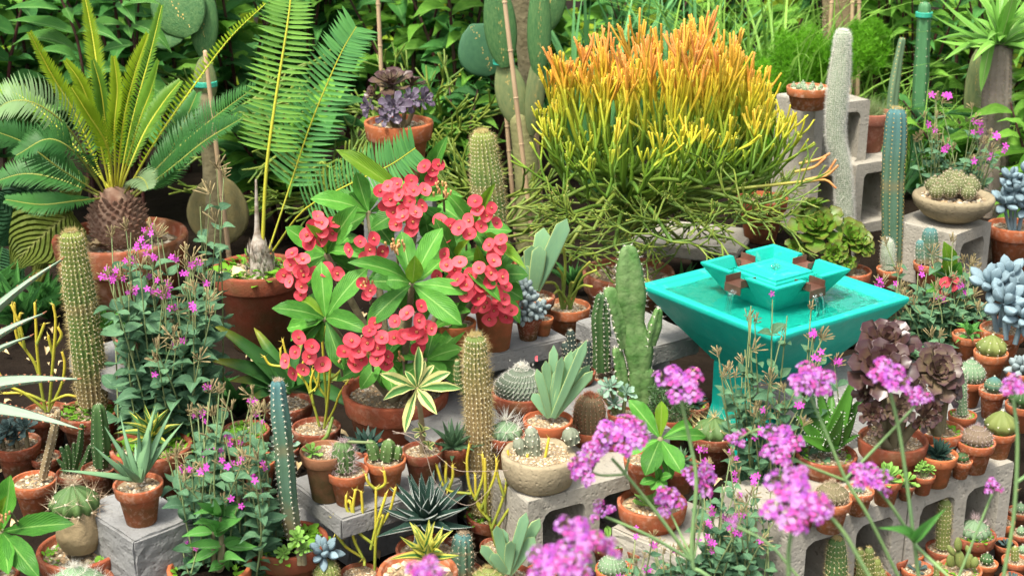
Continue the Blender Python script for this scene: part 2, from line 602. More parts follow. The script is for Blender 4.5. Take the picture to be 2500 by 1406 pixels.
L_RACHG = plain("rachis_green", (.20, .24, .05), (.26, .26, .05), .45)
L_GRASS = leafmat("leaf_grass", (.14, .34, .05), (.30, .48, .09), .45, .4, rnd=.5)
L_GRASSB = leafmat("leaf_grass_bluish", (.10, .30, .10), (.17, .40, .14), .45, .35, rnd=.5)
L_FERN = leafmat("leaf_asparagus", (.09, .30, .015), (.18, .44, .02), .5, .4, rnd=.3)
L_ALOE = leafmat("leaf_aloe_blue", (.15, .30, .17), (.21, .36, .17), .55, .1, rnd=.25)
L_ALOEE = plain("leaf_edge_yellow", (.42, .48, .16), (.36, .42, .16), .5)
L_ALOEG = leafmat("leaf_aloe_green", (.045, .15, .02), (.07, .20, .025), .4, .08, rnd=.3)
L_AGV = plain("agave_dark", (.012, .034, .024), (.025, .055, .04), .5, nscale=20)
L_AGVW = plain("agave_white_edge", (.62, .66, .60), (.5, .56, .5), .6)
L_YEL = plain("leaf_yellow_stripe", (.60, .56, .10), (.52, .50, .10), .5, trans=.15)
L_CREAM = plain("leaf_cream", (.62, .60, .26), (.55, .55, .20), .5, trans=.2)
L_STRG = plain("leaf_stripe_green", (.05, .14, .035), (.08, .19, .05), .5, trans=.1)
L_AGAM = leafmat("agave_grey_green", (.30, .38, .28), (.22, .34, .22), .6, .08, rnd=.25)
L_HAW = leafmat("leaf_haworthia", (.055, .12, .055), (.09, .16, .08), .45, .05, rnd=.3)
L_AEOP = leafmat("leaf_aeonium_purple", (.10, .055, .05), (.15, .12, .06), .35, .1, rnd=.4, tip=(.06, .025, .035), spec=.3)
L_AEOB = leafmat("leaf_aeonium_mauve", (.14, .10, .15), (.19, .18, .22), .35, .1, rnd=.4, tip=(.10, .06, .11), spec=.3)
L_AEOD = leafmat("leaf_aeonium_brown", (.055, .024, .022), (.095, .062, .036), .3, .1, rnd=.4, tip=(.05, .018, .025), spec=.45)
L_AEOG = leafmat("leaf_aeonium_green", (.15, .29, .025), (.08, .20, .02), .35, .15, rnd=.35, tip=(.12, .10, .02), spec=.25)
L_PACH = plain("leaf_powder_blue", (.21, .29, .32), (.15, .22, .25), .75, nscale=25, rnd=.45)
L_PACHG = plain("leaf_powder_grey", (.24, .29, .29), (.18, .23, .23), .75, nscale=25, rnd=.35)
L_ECH = leafmat("leaf_echeveria", (.17, .30, .21), (.24, .36, .26), .6, .05, rnd=.3)
L_ECHD = leafmat("leaf_echeveria_dark", (.045, .085, .085), (.08, .12, .11), .6, .05, rnd=.3)
PET_RED = leafmat("bract_coral", (.62, .035, .07), (.80, .14, .16), .6, .25, rnd=.5, nscale=2.5, spec=.08)
PET_EYE = plain("bract_eye", (.28, .012, .02), (.34, .03, .02), .6)
BUD_TAN = plain("bud_tan", (.40, .29, .17), (.30, .27, .11), .7, trans=.2, rnd=.5)
BUD_OR = plain("bud_orange", (.62, .28, .12), (.5, .30, .12), .6)
PET_MAG = plain("petal_magenta", (.55, .045, .46), (.66, .12, .56), .6, trans=.3, rnd=.3)
VERB = vcol("verbena_petal", .6, .3, rnd=.2)
VSTEM = plain("verbena_stem", (.22, .34, .12), (.16, .28, .12), .6)
SSTEM = plain("silene_stem", (.22, .24, .10), (.15, .22, .09), .6)
STICK = vcol("pencil_stem", .5, 0, rnd=.2, bump=.1)
t_ = NT("fountain_teal")
_m = t_.n("ShaderNodeMapping")
_m.inputs['Scale'].default_value = (1, 1, .18)
t_.l(t_.obj(), _m.inputs[0])
_st = t_.noise(34, 5, _m.outputs[0])
_c = t_.mix(t_.ramp(t_.noise(5, 4), .3, .7), (.004, .44, .335), (.009, .345, .265))
_c = t_.mix(t_.math('MULTIPLY', t_.ramp(_st, .6, .78), .30), _c, (.30, .52, .46))
_c = t_.mix(t_.math('MULTIPLY', t_.ramp(t_.noise(70, 4), .6, .72), .35), _c, (.02, .20, .15))
TEAL = MATS["fountain_teal"] = t_.finish(_c, t_.ramp(t_.noise(20, 3), -.4, 1.4), .35, 0, t_.bump(t_.noise(120, 4), .12, .008))
COPPER = plain("copper_spout", (.26, .13, .09), (.16, .08, .055), .45, nscale=30, rnd=.3, metal=.6)
FIBRE = plain("palm_fibre", (.17, .085, .055), (.30, .20, .14), .9, nscale=40, bump=.3)
FIBREW = plain("pale_fibre", (.46, .42, .36), (.20, .15, .11), .9, nscale=60, bump=.4)
LITTER = plain("dry_leaf", (.62, .48, .26), (.50, .36, .18), .8)

# ------------------------------------------------------------------ things and parts


def tag(o, label=None, cat=None, group=None, kind=None):
    for k, v in (('label', label), ('category', cat), ('group', group), ('kind', kind)):
        if v:
            o[k] = v
    return o


def add(name, me, parent=None, M=None, stuff=False, label=None):
    o = bpy.data.objects.new(name, me)
    COL.objects.link(o)
    if parent is not None:
        o.parent = parent
    if M is not None:
        o.matrix_basis = M
    if stuff:
        o['kind'] = 'stuff'
    if label:
        o['label'] = label
    return o


class Thing:
    """an Empty at the base; parts are laid out in its own coordinates"""

    def __init__(s, name, label, cat, loc, group=None):
        s.root = bpy.data.objects.new(name, None)
        s.root.empty_display_size = .03
        COL.objects.link(s.root)
        s.root.location = loc
        s.loc = Vector(loc)
        tag(s.root, label, cat, group)
        s.s = mpp(s.loc)
        s.top = 0.0
        s.r = .05

    def P(s, px, py, dy=0.0):           # local point seen at a photo pixel, dy metres behind the base
        return at_y(px, py, s.loc.y + dy) - s.loc

    def part(s, name, chunks, mats, parent=None, M=None, stuff=False, smooth=True, label=None):
        me = mesh_of(name, chunks if isinstance(chunks, list) else [chunks], mats, smooth)
        return add(name, me, parent or s.root, M, stuff, label)

    def inst(s, name, me, M, parent=None):
        return add(name, me, parent or s.root, M)


# ---- pots
POTS = {   # profile in units of the rim diameter: (radius, height); last entries: soil height, soil radius
    'std': ([(0, 0), (.29, 0), (.305, .012), (.405, .60), (.41, .605), (.455, .612), (.468, .63), (.498, .84), (.49, .862), (.452, .864), (.442, .845), (.425, .74), (.0, .73)], .765, .43),
    'long': ([(0, 0), (.28, 0), (.295, .012), (.395, .80), (.40, .81), (.455, .815), (.465, .83), (.498, 1.04), (.49, 1.06), (.452, 1.06), (.442, 1.04), (.425, .92), (0, .91)], .96, .43),
    'pan': ([(0, 0), (.36, 0), (.375, .012), (.435, .30), (.44, .305), (.475, .31), (.482, .325), (.5, .48), (.49, .495), (.46, .495), (.452, .48), (.44, .40), (0, .39)], .42, .44),
    'bowl': ([(0, 0), (.34, 0), (.355, .012), (.45, .36), (.455, .37), (.478, .375), (.482, .39), (.5, .57), (.492, .59), (.462, .59), (.455, .57), (.44, .47), (0, .46)], .49, .445),
    'big': ([(0, 0), (.30, 0), (.315, .012), (.43, .70), (.435, .705), (.465, .712), (.472, .73), (.5, .90), (.492, .92), (.456, .92), (.447, .90), (.435, .81), (0, .80)], .83, .435),
}
POTM = {}
for k_, (pr_, _, _) in POTS.items():
    for i_, m_ in enumerate(TC):
        POTM[k_, i_] = mesh_of("pot", [lathe(pr_, 32, wob=.006)], m_)


def pebbles(n, size):
    r = np.sqrt(NP.uniform(0, 1, n)) * .97
    a = NP.uniform(0, 6.283, n)
    c = np.stack([r * np.cos(a), r * np.sin(a), NP.uniform(-.2, .5, n) * size], 1)
    o = np.array([(1, 0, 0), (0, 1, 0), (-1, 0, 0), (0, -1, 0), (0, 0, .8), (0, 0, -.8)], float)
    ph = NP.uniform(0, 6.283, n)
    sc = size * NP.uniform(.55, 1.25, (n, 1, 3)) * np.array([1.1, .9, .75])
    v = o[None] * sc
    x = v[..., 0] * np.cos(ph)[:, None] - v[..., 1] * np.sin(ph)[:, None] + v[..., 2] * .4
    y = v[..., 0] * np.sin(ph)[:, None] + v[..., 1] * np.cos(ph)[:, None]
    V = np.stack([x, y, v[..., 2]], -1) + c[:, None]
    T = np.array([(0, 1, 4), (1, 2, 4), (2, 3, 4), (3, 0, 4), (1, 0, 5), (2, 1, 5), (3, 2, 5), (0, 3, 5)])
    F = (np.arange(n)[:, None, None] * 6 + T).reshape(-1, 3)
    pal = np.array([(.52, .42, .28), (.62, .54, .40), (.40, .30, .19), (.48, .44, .38), (.68, .63, .52), (.33, .24, .15), (.55, .38, .22)])
    C = (pal[NP.integers(0, len(pal), n)] * NP.uniform(.45, .95, (n, 1)) * np.array((1, .95, .85))).repeat(6, 0)
    k = 24
    aa = np.arange(k) * 2 * math.pi / k
    dv = np.vstack([np.c_[np.cos(aa), np.sin(aa), np.zeros(k)], [(0, 0, .02)]])
    df = np.array([(i, (i + 1) % k, k) for i in range(k)])
    return [(dv, df, 0, np.tile((.20, .15, .09), (k + 1, 1))), (V, F, 0, C)]


GRAV = {'fine': [mesh_of("gravel", pebbles(620, .05), PEB, False) for _ in range(2)],
        'mid': [mesh_of("gravel", pebbles(260, .085), PEB, False) for _ in range(3)],
        'big': [mesh_of("gravel", pebbles(120, .13), PEB, False) for _ in range(2)]}


def weed_chunks(n, size, hmax, ring=0.0):
    out = []
    base = leaf('round', .12, .1, 4, 2)
    for i in range(n):
        r = math.sqrt(U(ring, 1))
        a = U(0, 6.283)
        p = Vector((r * math.cos(a), r * math.sin(a), U(.0, hmax)))
        t = a + U(-2, 2)
        L = size * U(.6, 1.3)
        d = Vector((math.cos(t), math.sin(t), U(-.1, .8))).normalized()
        out.append(xform(base, frame(p, p + d * L, L * U(.5, .8), Vector((U(-.4, .4), U(-.6, .2), 1)))))
    return out


WEEDS = [mesh_of("seedling_leaves", weed_chunks(150, .22, .18), L_WEED) for _ in range(2)]
WEEDS_RING = [mesh_of("seedling_leaves", weed_chunks(60, .20, .10, .45), L_WEED) for _ in range(2)]
SOILM = mesh_of("soil", [(np.vstack([np.c_[np.cos(np.arange(24) * .2618), np.sin(np.arange(24) * .2618), np.zeros(24)], [(0, 0, .05)]]),
                          np.array([(i, (i + 1) % 24, 24) for i in range(24)]))], SOIL)


def potted(name, label, cat, px, py, w, zb=0.0, kind='std', tc=0, fill='mid', weeds=0, group=None):
    """a pot whose rim is centred on photo pixel (px, py) with width w, standing at height zb"""
    _, sh, sr = POTS[kind]
    H = max(p[1] for p in POTS[kind][0])
    d = .1
    for _ in range(12):
        p = at_z(px, py, zb + d * H)
        d = w * mpp(p)
    t = Thing(name, label, cat, (p.x, p.y, zb), group)
    pot = add("pot", POTM[kind, tc], t.root, Matrix.Rotation(U(0, 6.28), 4, 'Z') @ Matrix.Scale(d, 4))
    t.pot, t.d, t.r, t.top, t.s = pot, d, d * sr, d * sh, mpp(p)
    t.H = d * H
    M = Matrix.Translation((0, 0, sh)) @ Matrix.Scale(sr, 4)
    if fill == 'soil':
        add("soil", SOILM, pot, M)
    elif fill:
        add("gravel", RN.choice(GRAV[fill]), pot, M, stuff=True)
    if weeds == 1:
        add("seedling_leaves", RN.choice(WEEDS_RING), t.root, Matrix.Translation((0, 0, t.top)) @ Matrix.Rotation(U(0, 6), 4, 'Z') @ Matrix.Scale(t.r, 4), stuff=True)
    elif weeds == 2:
        add("seedling_leaves", RN.choice(WEEDS), t.root, Matrix.Translation((0, 0, t.top)) @ Matrix.Rotation(U(0, 6), 4, 'Z') @ Matrix.Scale(t.r * 1.05, 4), stuff=True)
    return t


# ---- cactus builders (work in a Thing's coordinates)
def cactus(t, pts, radii, ribs, mat, spm, depth=.18, area=.012, k=6, sl=.012, spread=1.2, sw=.0007, dome=True, sharp=1.0, dot=.0012, dotm=None, name='stem', twist=0.0, crown=None, wob=.03):
    ch, A, N = ribbed(pts, radii, ribs, depth, None, dome, sharp, area, twist, wob)
    st = t.part(name, ch, mat)
    cs = [spine_chunk(A, N, k, sl, spread, sw)]
    mats = [spm]
    if dot:
        cs.append(dots(A, N, dot, 1))
        mats.append(dotm or WOOL)
    t.part('spines', cs, mats, st, stuff=True, smooth=False)
    if crown is not None:                      # woolly or coloured growing tip
        top = Vector(smooth_path(pts, 10)[-1])
        r = radii[-1] * .55
        n = 160
        d = rand_units(n)
        d[:, 2] = np.abs(d[:, 2]) + .6
        d /= np.linalg.norm(d, axis=1)[:, None]
        A2 = np.array(top)[None] + np.c_[NP.normal(0, r * .45, (n, 2)), np.full(n, -r * .3)]
        t.part('crown_wool', [spine_chunk(A2, d, 4, r * .7, .6, sw * 1.8)], crown, st, stuff=True, smooth=False)
    return st


def column_px(t, pix, wpx, ribs, mat, spm, dys=None, **kw):
    """stem through photo pixels, first at the foot; wpx are widths in pixels"""
    dys = dys or [0] * len(pix)
    pts = [t.P(x, y, d) for (x, y), d in zip(pix, dys)]
    if not hasattr(t, 'pot') and pts[0].z > .02 and t.root.name.split('.')[0] not in ('stone_trough', 'stone_bowl'):
        pts = [Vector((pts[0].x, pts[0].y, -.01))] + pts          # carried down to the soil
        wpx = [wpx[0]] + list(wpx)
    return cactus(t, pts, [w * t.s / 2 for w in wpx], ribs, mat, spm, **kw)


def ball(t, c, rx, rz, ribs, mat, spm, **kw):
    """squat globe resting at local point c (its foot)"""
    n = 12
    pts, rad = [], []
    for i in range(n):
        a = -1.15 + (math.pi / 2 + 1.15) * i / (n - 1)
        pts.append(Vector(c) + Vector((0, 0, rz * (math.sin(a) + math.sin(1.15)))))
        rad.append(max(rx * math.cos(a), rx * .02))
    kw.setdefault('wob', 0)
    return cactus(t, pts, rad, ribs, mat, spm, dome=False, **kw)


# ---- leaf rosettes
def leafset(name, chunks_list, mats):
    return [mesh_of(name, [c], mats) for c in chunks_list]


def rosette(t, c, axis, R, n, meshes, e0, e1, wr=.3, tr=1.0, inner=.35, name='leaf', parent=None, thick=None, jit=.08, start=0, rise=.25):
    axis = Vector(axis).normalized()
    x = axis.orthogonal().normalized()
    y = axis.cross(x)
    c = Vector(c)
    ph = U(0, 6.28)
    for i in range(n):
        f = i / max(n - 1, 1)
        a = ph + i * 2.39996 + U(-jit, jit)
        rad = x * math.cos(a) + y * math.sin(a)
        e = e0 + (e1 - e0) * f + U(-jit, jit)
        L = R * (1 + (inner - 1) * f ** tr) * U(.93, 1.07)
        d = rad * math.cos(e) + axis * math.sin(e)
        up = axis * math.cos(e) - rad * math.sin(e)
        b = c + axis * (R * rise * f) + rad * R * .04
        t.inst(name, meshes[i % len(meshes)], frame(b, b + d * L, L * wr * U(.92, 1.08), up, L if thick is None else L * thick), parent)


def leaf_px(t, b, tip, w, mesh, db=0.0, dt=0.0, up=(0, -.55, .8), name='leaf', parent=None):
    """one leaf from pixel b to pixel tip, w pixels wide; db, dt = metres behind the base plane"""
    B, T_ = t.P(*b, db), t.P(*tip, dt)
    return t.inst(name, mesh, frame(B, T_, w * t.s, up), parent)
# ------------------------------------------------------------------ the setting
def struct(name, me):
    o = add(name, me)
    o['kind'] = 'structure'
    return o


g = 24
gx, gy = np.meshgrid(np.r_[-120, -40, -12, np.linspace(-4, 4, g), 12, 40, 120], np.r_[-20, -4, np.linspace(0, 9, g), 14, 40, 220])
gz = np.where((np.abs(gx) < 5) & (gy > 0) & (gy < 9.5), NP.uniform(-.012, .004, gx.shape), -.004)
struct('ground', mesh_of('ground', [(np.stack([gx, gy, gz], -1).reshape(-1, 3), grid_faces(*gx.shape))], SOIL))


def box_chunk(x0, x1, y0, y1, z0, z1, mi=0):
    V = np.array([(x, y, z) for z in (z0, z1) for y in (y0, y1) for x in (x0, x1)], float)
    F = np.array([(0, 2, 3, 1), (4, 5, 7, 6), (0, 1, 5, 4), (2, 6, 7, 3), (0, 4, 6, 2), (1, 3, 7, 5)])
    return (V, F, mi)


def rough_box(lx, ly, lz, nx=6, amp=.0018):
    """a slab with slightly uneven faces and worn edges"""
    import bmesh
    bm = bmesh.new()
    bmesh.ops.create_cube(bm, size=1)
    for v in bm.verts:
        v.co = Vector(((v.co.x + .5) * lx, (v.co.y + .5) * ly, (v.co.z - .5) * lz))
    bmesh.ops.bevel(bm, geom=bm.edges[:], offset=.004, segments=2, affect='EDGES')
    bmesh.ops.subdivide_edges(bm, edges=[e for e in bm.edges if e.calc_length() > .06], cuts=nx, use_grid_fill=True)
    for v in bm.verts:
        v.co += Vector((U(-1, 1), U(-1, 1), U(-1, 1) * .6)) * amp
    V = np.array([v.co[:] for v in bm.verts])
    bmesh.ops.triangulate(bm, faces=bm.faces[:])
    V = np.array([v.co[:] for v in bm.verts])
    F = np.array([[v.index for v in f.verts] for f in bm.faces])
    bm.free()
    return (V, F)


def rounded(cx, cz, hx, hz, r=.02, k=4):
    out = []
    for sx, sz, a0 in ((1, 1, 0), (-1, 1, 90), (-1, -1, 180), (1, -1, 270)):
        for i in range(k + 1):
            a = math.radians(a0 + 90 * i / k)
            out.append((cx + sx * (hx - r) + r * math.cos(a) + U(-.0015, .0015), cz + sz * (hz - r) + r * math.sin(a) + U(-.0015, .0015)))
    return out


def hollow(lx, ly, lz, nx=2, nz=1, wall=.034):
    """block with cells running through its depth (y); top face at z=0"""
    outer = rounded(lx / 2, -lz / 2, lx / 2, lz / 2, .006, 2)
    loops = [outer]
    cw, chh = (lx - wall * (nx + 1)) / nx, (lz - wall * (nz + 1)) / nz
    for i in range(nx):
        for j in range(nz):
            loops.append(rounded(wall + cw / 2 + i * (cw + wall), -(wall + chh / 2 + j * (chh + wall)), cw / 2, chh / 2, .022, 4)[::-1])
    pts = [p for l in loops for p in l]
    tri = tessellate_polygon([[Vector((x, z, 0)) for x, z in l] for l in loops])
    n = len(pts)
    V = np.array([(x, 0, z) for x, z in pts] + [(x, ly, z) for x, z in pts])
    F3 = np.array([list(t) for t in tri])
    W, o = [], 0
    for l in loops:
        m = len(l)
        for i in range(m):
            j = (i + 1) % m
            W.append((o + i, o + j, o + j + n, o + i + n))
        o += m
    return [(V, np.array([list(t) for t in tri] + [[a + n for a in t] for t in tri])), (V, np.array(W))]


def corner_block(name, label, cat, C, Lp, Rp, zt, h, mat, holes=None, nx=2, nz=1, depth=None, ll=None, rl=None, group=None):
    """block whose nearest top corner is at pixel C, top edges running to Lp and Rp at level zt;
    holes='R' opens the face under the edge C-Rp, 'L' the one under C-Lp"""
    c = at_z(*C, zt)
    r = at_z(*Rp, zt) - c
    r.z = 0
    lr = rl or r.length
    ur = r.normalized()
    ul = Vector((-ur.y, ur.x, 0))
    if Lp is not None:
        l = at_z(*Lp, zt) - c
        if l.dot(ul) < 0:
            ul = -ul
        ll = ll or l.length
    ll = depth or ll
    if holes == 'L':
        ex, ey, lx, ly = ul, ur, ll, lr
    else:
        ex, ey, lx, ly = ur, ul, lr, ll
    ch = hollow(lx, ly, h, nx, nz) if holes else [rough_box(lx, ly, h)]
    me = mesh_of(name, ch, mat, False)
    M = Matrix(((ex.x, ey.x, 0, c.x), (ex.y, ey.y, 0, c.y), (0, 0, 1, zt), (0, 0, 0, 1)))
    o = add(name, me, None, M)
    tag(o, label, cat, group)
    return o, c, ur, ul


# raised soil under the back right corner
b0, b1 = at_z(1700, 640, .0), at_z(2520, 600, .15)
struct('soil_bed', mesh_of('soil_bed', [xform(rough_box(2.2, 2.4, .15, 10, .006), Matrix.Translation((.62, 3.82, .148)))], SOIL))

GB = 'concrete blocks and slabs of the staging'
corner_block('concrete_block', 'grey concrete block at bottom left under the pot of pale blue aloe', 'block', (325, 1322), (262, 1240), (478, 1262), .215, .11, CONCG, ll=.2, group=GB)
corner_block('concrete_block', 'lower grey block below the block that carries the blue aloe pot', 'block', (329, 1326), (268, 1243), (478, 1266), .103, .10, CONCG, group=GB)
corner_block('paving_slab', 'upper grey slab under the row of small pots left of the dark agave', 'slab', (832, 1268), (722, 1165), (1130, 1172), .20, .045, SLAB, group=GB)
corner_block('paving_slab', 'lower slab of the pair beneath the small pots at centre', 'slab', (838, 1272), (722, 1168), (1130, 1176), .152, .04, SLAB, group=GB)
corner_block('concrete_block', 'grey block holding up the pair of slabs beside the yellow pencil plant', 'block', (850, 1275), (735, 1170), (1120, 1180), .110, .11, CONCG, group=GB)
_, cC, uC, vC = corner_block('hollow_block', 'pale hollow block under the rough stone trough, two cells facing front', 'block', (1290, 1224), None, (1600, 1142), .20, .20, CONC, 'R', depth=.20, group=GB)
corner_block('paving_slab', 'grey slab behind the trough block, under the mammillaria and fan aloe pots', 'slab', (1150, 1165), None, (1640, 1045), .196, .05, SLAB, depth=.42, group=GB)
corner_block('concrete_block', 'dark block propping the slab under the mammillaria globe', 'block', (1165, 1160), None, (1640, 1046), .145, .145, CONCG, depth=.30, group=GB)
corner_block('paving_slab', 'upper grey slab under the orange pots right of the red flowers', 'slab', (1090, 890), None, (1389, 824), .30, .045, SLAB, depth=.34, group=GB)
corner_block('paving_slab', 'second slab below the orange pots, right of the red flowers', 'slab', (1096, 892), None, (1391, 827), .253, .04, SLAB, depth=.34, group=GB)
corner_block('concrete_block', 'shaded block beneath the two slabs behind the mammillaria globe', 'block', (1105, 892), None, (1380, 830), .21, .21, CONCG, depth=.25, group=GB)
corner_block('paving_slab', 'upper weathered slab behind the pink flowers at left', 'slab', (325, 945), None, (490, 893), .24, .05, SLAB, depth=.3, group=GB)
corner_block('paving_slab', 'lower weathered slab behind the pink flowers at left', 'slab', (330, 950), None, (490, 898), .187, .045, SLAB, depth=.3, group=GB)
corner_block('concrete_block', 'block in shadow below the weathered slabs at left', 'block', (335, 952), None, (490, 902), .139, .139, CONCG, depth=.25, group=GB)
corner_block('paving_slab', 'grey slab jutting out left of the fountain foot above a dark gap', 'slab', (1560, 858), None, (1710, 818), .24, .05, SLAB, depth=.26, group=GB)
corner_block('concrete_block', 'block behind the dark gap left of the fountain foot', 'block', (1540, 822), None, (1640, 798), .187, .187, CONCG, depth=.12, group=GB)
# the long row at right: three hollow blocks end to end, and a second level behind it
cD, eD = at_z(1937, 1300, .215), at_z(2481, 1124, .215)
uD = (eD - cD).normalized()
vD = Vector((-uD.y, uD.x, 0))
LD = (eD - cD).length
nD = max(1, round(LD / .40))
rowlab = ['hollow block at the near end of the right row, behind the purple verbena', 'hollow block at the far end of the right row, two cells facing front', 'hollow block in the middle of the right row']
for i in range(nD):
    a = cD + uD * (LD / nD * i)
    me = mesh_of('hollow_block', hollow(LD / nD - .006, .215, .215), CONC, False)
    o = add('hollow_block', me, None, Matrix(((uD.x, vD.x, 0, a.x), (uD.y, vD.y, 0, a.y), (0, 0, 1, .215), (0, 0, 0, 1))))
    tag(o, rowlab[0] if i == 0 else rowlab[1] if i == nD - 1 else rowlab[2], 'block', GB)
a = cD + vD * .225 + uD * .42
me = mesh_of('paving_slab', [rough_box(LD - .18, .40, .05)], SLAB, False)
tag(add('paving_slab', me, None, Matrix(((uD.x, vD.x, 0, a.x), (uD.y, vD.y, 0, a.y), (0, 0, 1, .211), (0, 0, 0, 1)))), 'long grey slab behind the right block row, under the purple rosettes', 'slab', GB)
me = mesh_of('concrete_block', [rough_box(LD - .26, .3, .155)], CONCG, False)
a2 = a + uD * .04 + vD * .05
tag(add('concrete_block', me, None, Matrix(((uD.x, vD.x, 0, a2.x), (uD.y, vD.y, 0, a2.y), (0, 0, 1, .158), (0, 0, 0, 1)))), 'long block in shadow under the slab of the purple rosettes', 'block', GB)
corner_block('paving_slab', 'brown-grey slab at bottom left of the right block row, behind verbena stems', 'slab', (1790, 1412), None, (1930, 1318), .105, .10, CONC, depth=.3, group=GB)
# the blocks at the back right
_, cH, uH, vH = corner_block('hollow_block', 'tall hollow block on end behind the white woolly column', 'block', (1992, 258), (1868, 240), (2098, 247), .15 + .44, .44, CONC, 'R', nx=1, nz=2, ll=.215, rl=.215, group=GB)
corner_block('hollow_block', 'short hollow block under the chipped lime-stained pot', 'block', (2092, 402), (2040, 390), (2212, 384), .15 + .24, .24, CONC, 'R', nx=1, nz=1, ll=.2, rl=.2, group=GB)
corner_block('hollow_block', 'hollow block under the stone bowl of clustered cactus', 'block', (2335, 574), (2208, 530), (2438, 535), .15 + .18, .18, CONC, 'R', nx=1, nz=1, ll=.215, rl=.2, group=GB)
corner_block('paving_slab', 'pale broken slab lying behind the pencil bush, left of the blocks', 'slab', (1800, 618), None, (1850, 560), .165, .04, CONC, depth=.36, group=GB)
# ------------------------------------------------------------------ fountain
zr = .40
fl, fr = at_z(1563, 692, zr), at_z(2222, 725, zr)
fc = (fl + fr) / 2
hd = (fr - fl).length / 2
fa = math.atan2((fr - fl).y, (fr - fl).x) + math.pi / 4
F_ = Thing('garden_fountain', 'turquoise square two-tier fountain with copper spouts among the pots', 'fountain', (fc.x, fc.y, 0))
F_.root.rotation_euler[2] = fa


def square_lathe(profile, mi=0, close=True):
    p = np.array(profile, float)
    sg = np.array([(1, 1), (-1, 1), (-1, -1), (1, -1)], float)
    V = np.concatenate([np.c_[sg * h, np.full(4, z)] for h, z in p])
    F = grid_faces(len(p), 4, True)
    return (V, F, mi)


def bevel(o, w, seg=3):
    m = o.modifiers.new("bevel", 'BEVEL')
    m.width, m.segments, m.limit_method, m.angle_limit = w, seg, 'ANGLE', math.radians(25)
    m.harden_normals = False
    return o


ha = hd / math.sqrt(2)
bevel(F_.part('basin', square_lathe([(.0, .215), (.098, .215), (.105, .226), (ha * .72, .30), (ha * .985, .383), (ha, .388), (ha, zr), (ha - .022, zr), (ha - .028, zr - .006), (ha - .05, .381), (.0, .378)]), TEAL, smooth=False), .004)
bevel(F_.part('pedestal', square_lathe([(0, .0), (.125, .0), (.125, .03), (.105, .045), (.095, .10), (.095, .214), (0, .214)]), TEAL, smooth=False), .005)
# water in the basin
wt = NT("water")
wb = wt.n("ShaderNodeBsdfPrincipled")
wb.inputs['Base Color'].default_value = (.85, 1.0, .97, 1)
wb.inputs['Roughness'].default_value = .03
wb.inputs['IOR'].default_value = 1.33
wb.inputs['Specular IOR Level'].default_value = .2
wb.inputs['Transmission Weight'].default_value = 1.0
wt.l(wt.bump(wt.noise(26, 2), .25, .01), wb.inputs['Normal'])
wt.l(wb.outputs[0], wt.out.inputs[0])
WATER = wt.m
hw = ha - .040
nw_ = 30
wx, wy = np.meshgrid(np.linspace(-hw, hw, nw_), np.linspace(-hw, hw, nw_))
F_.part('water', [(np.stack([wx, wy, .3875 + NP.uniform(-.0014, .0014, wx.shape)], -1).reshape(-1, 3), grid_faces(nw_, nw_))], WATER)
# upper tier: flared box with a notch in the middle of each side
TT, TB, NOT = .124, .078, .030
chs = []
for k in range(4):
    c_, s_ = math.cos(k * math.pi / 2), math.sin(k * math.pi / 2)
    rows = []
    for tpar, h in ((-1, 0), (-.22, 0), (-.22, NOT), (.22, NOT), (.22, 0), (1, 0)):
        zt = .475 - h
        ht = TB + (TT - TB) * max(0, (zt - .40)) / .075
        pr = [(TB, .30), (TB, .40), (ht, zt - .004), (ht, zt), (ht - .014, zt), (min(ht - .016, TT - .026), .446)]
        row = []
        for hs, z in pr:
            x, y = hs, hs * tpar if abs(tpar) == 1 else TT * tpar
            row.append((x * c_ - y * s_, x * s_ + y * c_, z))
        rows.append(row)
    V = np.array(rows)
    chs.append((V.reshape(-1, 3), grid_faces(6, 6), 0))
F_.part('upper_tier', chs, TEAL, smooth=False)
F_.part('tier_floor', [box_chunk(-.100, .100, -.100, .100, .435, .447)], TEAL, smooth=False)
cb = F_.part('centre_box', square_lathe([(.068, .44), (.068, .458), (.064, .462), (.064, .467), (.05, .467), (.048, .464), (.026, .464), (.024, .467), (0, .467)]), TEAL, smooth=False)
bevel(cb, .0015, 2)
F_.part('tier_water', [box_chunk(-.102, .102, -.102, .102, .4495, .4505)], WATER, smooth=False)
for k in range(4):
    M = Matrix.Rotation(k * math.pi / 2, 4, 'Z')
    r1, w_ = .136, .0235
    sp = [box_chunk(.088, r1, -w_, w_, .4518, .4536), box_chunk(.088, r1, -w_ - .002, -w_, .4518, .470), box_chunk(.088, r1, w_, w_ + .002, .4518, .470),
          box_chunk(r1, r1 + .0025, -w_ - .002, w_ + .002, .434, .4544)]
    F_.part('spout', sp, COPPER, None, M, smooth=False)
    st = []
    for j in range(3):
        y0 = U(-.016, .016)
        st.append(tube([(r1 + .004, y0, .444), (r1 + .016, y0 + U(-.002, .002), .428), (r1 + .023, y0 + U(-.004, .004), .39), (r1 + .026, y0 * 1.1, .388)], [.0035, .002, .0028, .002, .0015], 6, 10))
    F_.part('water_stream', st, WATER, None, M)
bub = []
for j in range(16):
    c0 = np.array([NP.normal(0, .006), NP.normal(0, .006), .469 + U(0, .008)])
    bub.append(tube([c0, c0 + np.array([U(-.004, .004), U(-.004, .004), .004])], [U(.002, .005), .002], 6))
F_.part('water_bubble', bub, WATER)
for o in F_.root.children:                                # the upper tier sits low in the basin
    if o.name.split('.')[0] in ('upper_tier', 'tier_floor', 'centre_box', 'tier_water', 'spout', 'water_stream', 'water_bubble'):
        o.matrix_basis = Matrix.Translation((0, 0, -.013)) @ o.matrix_basis
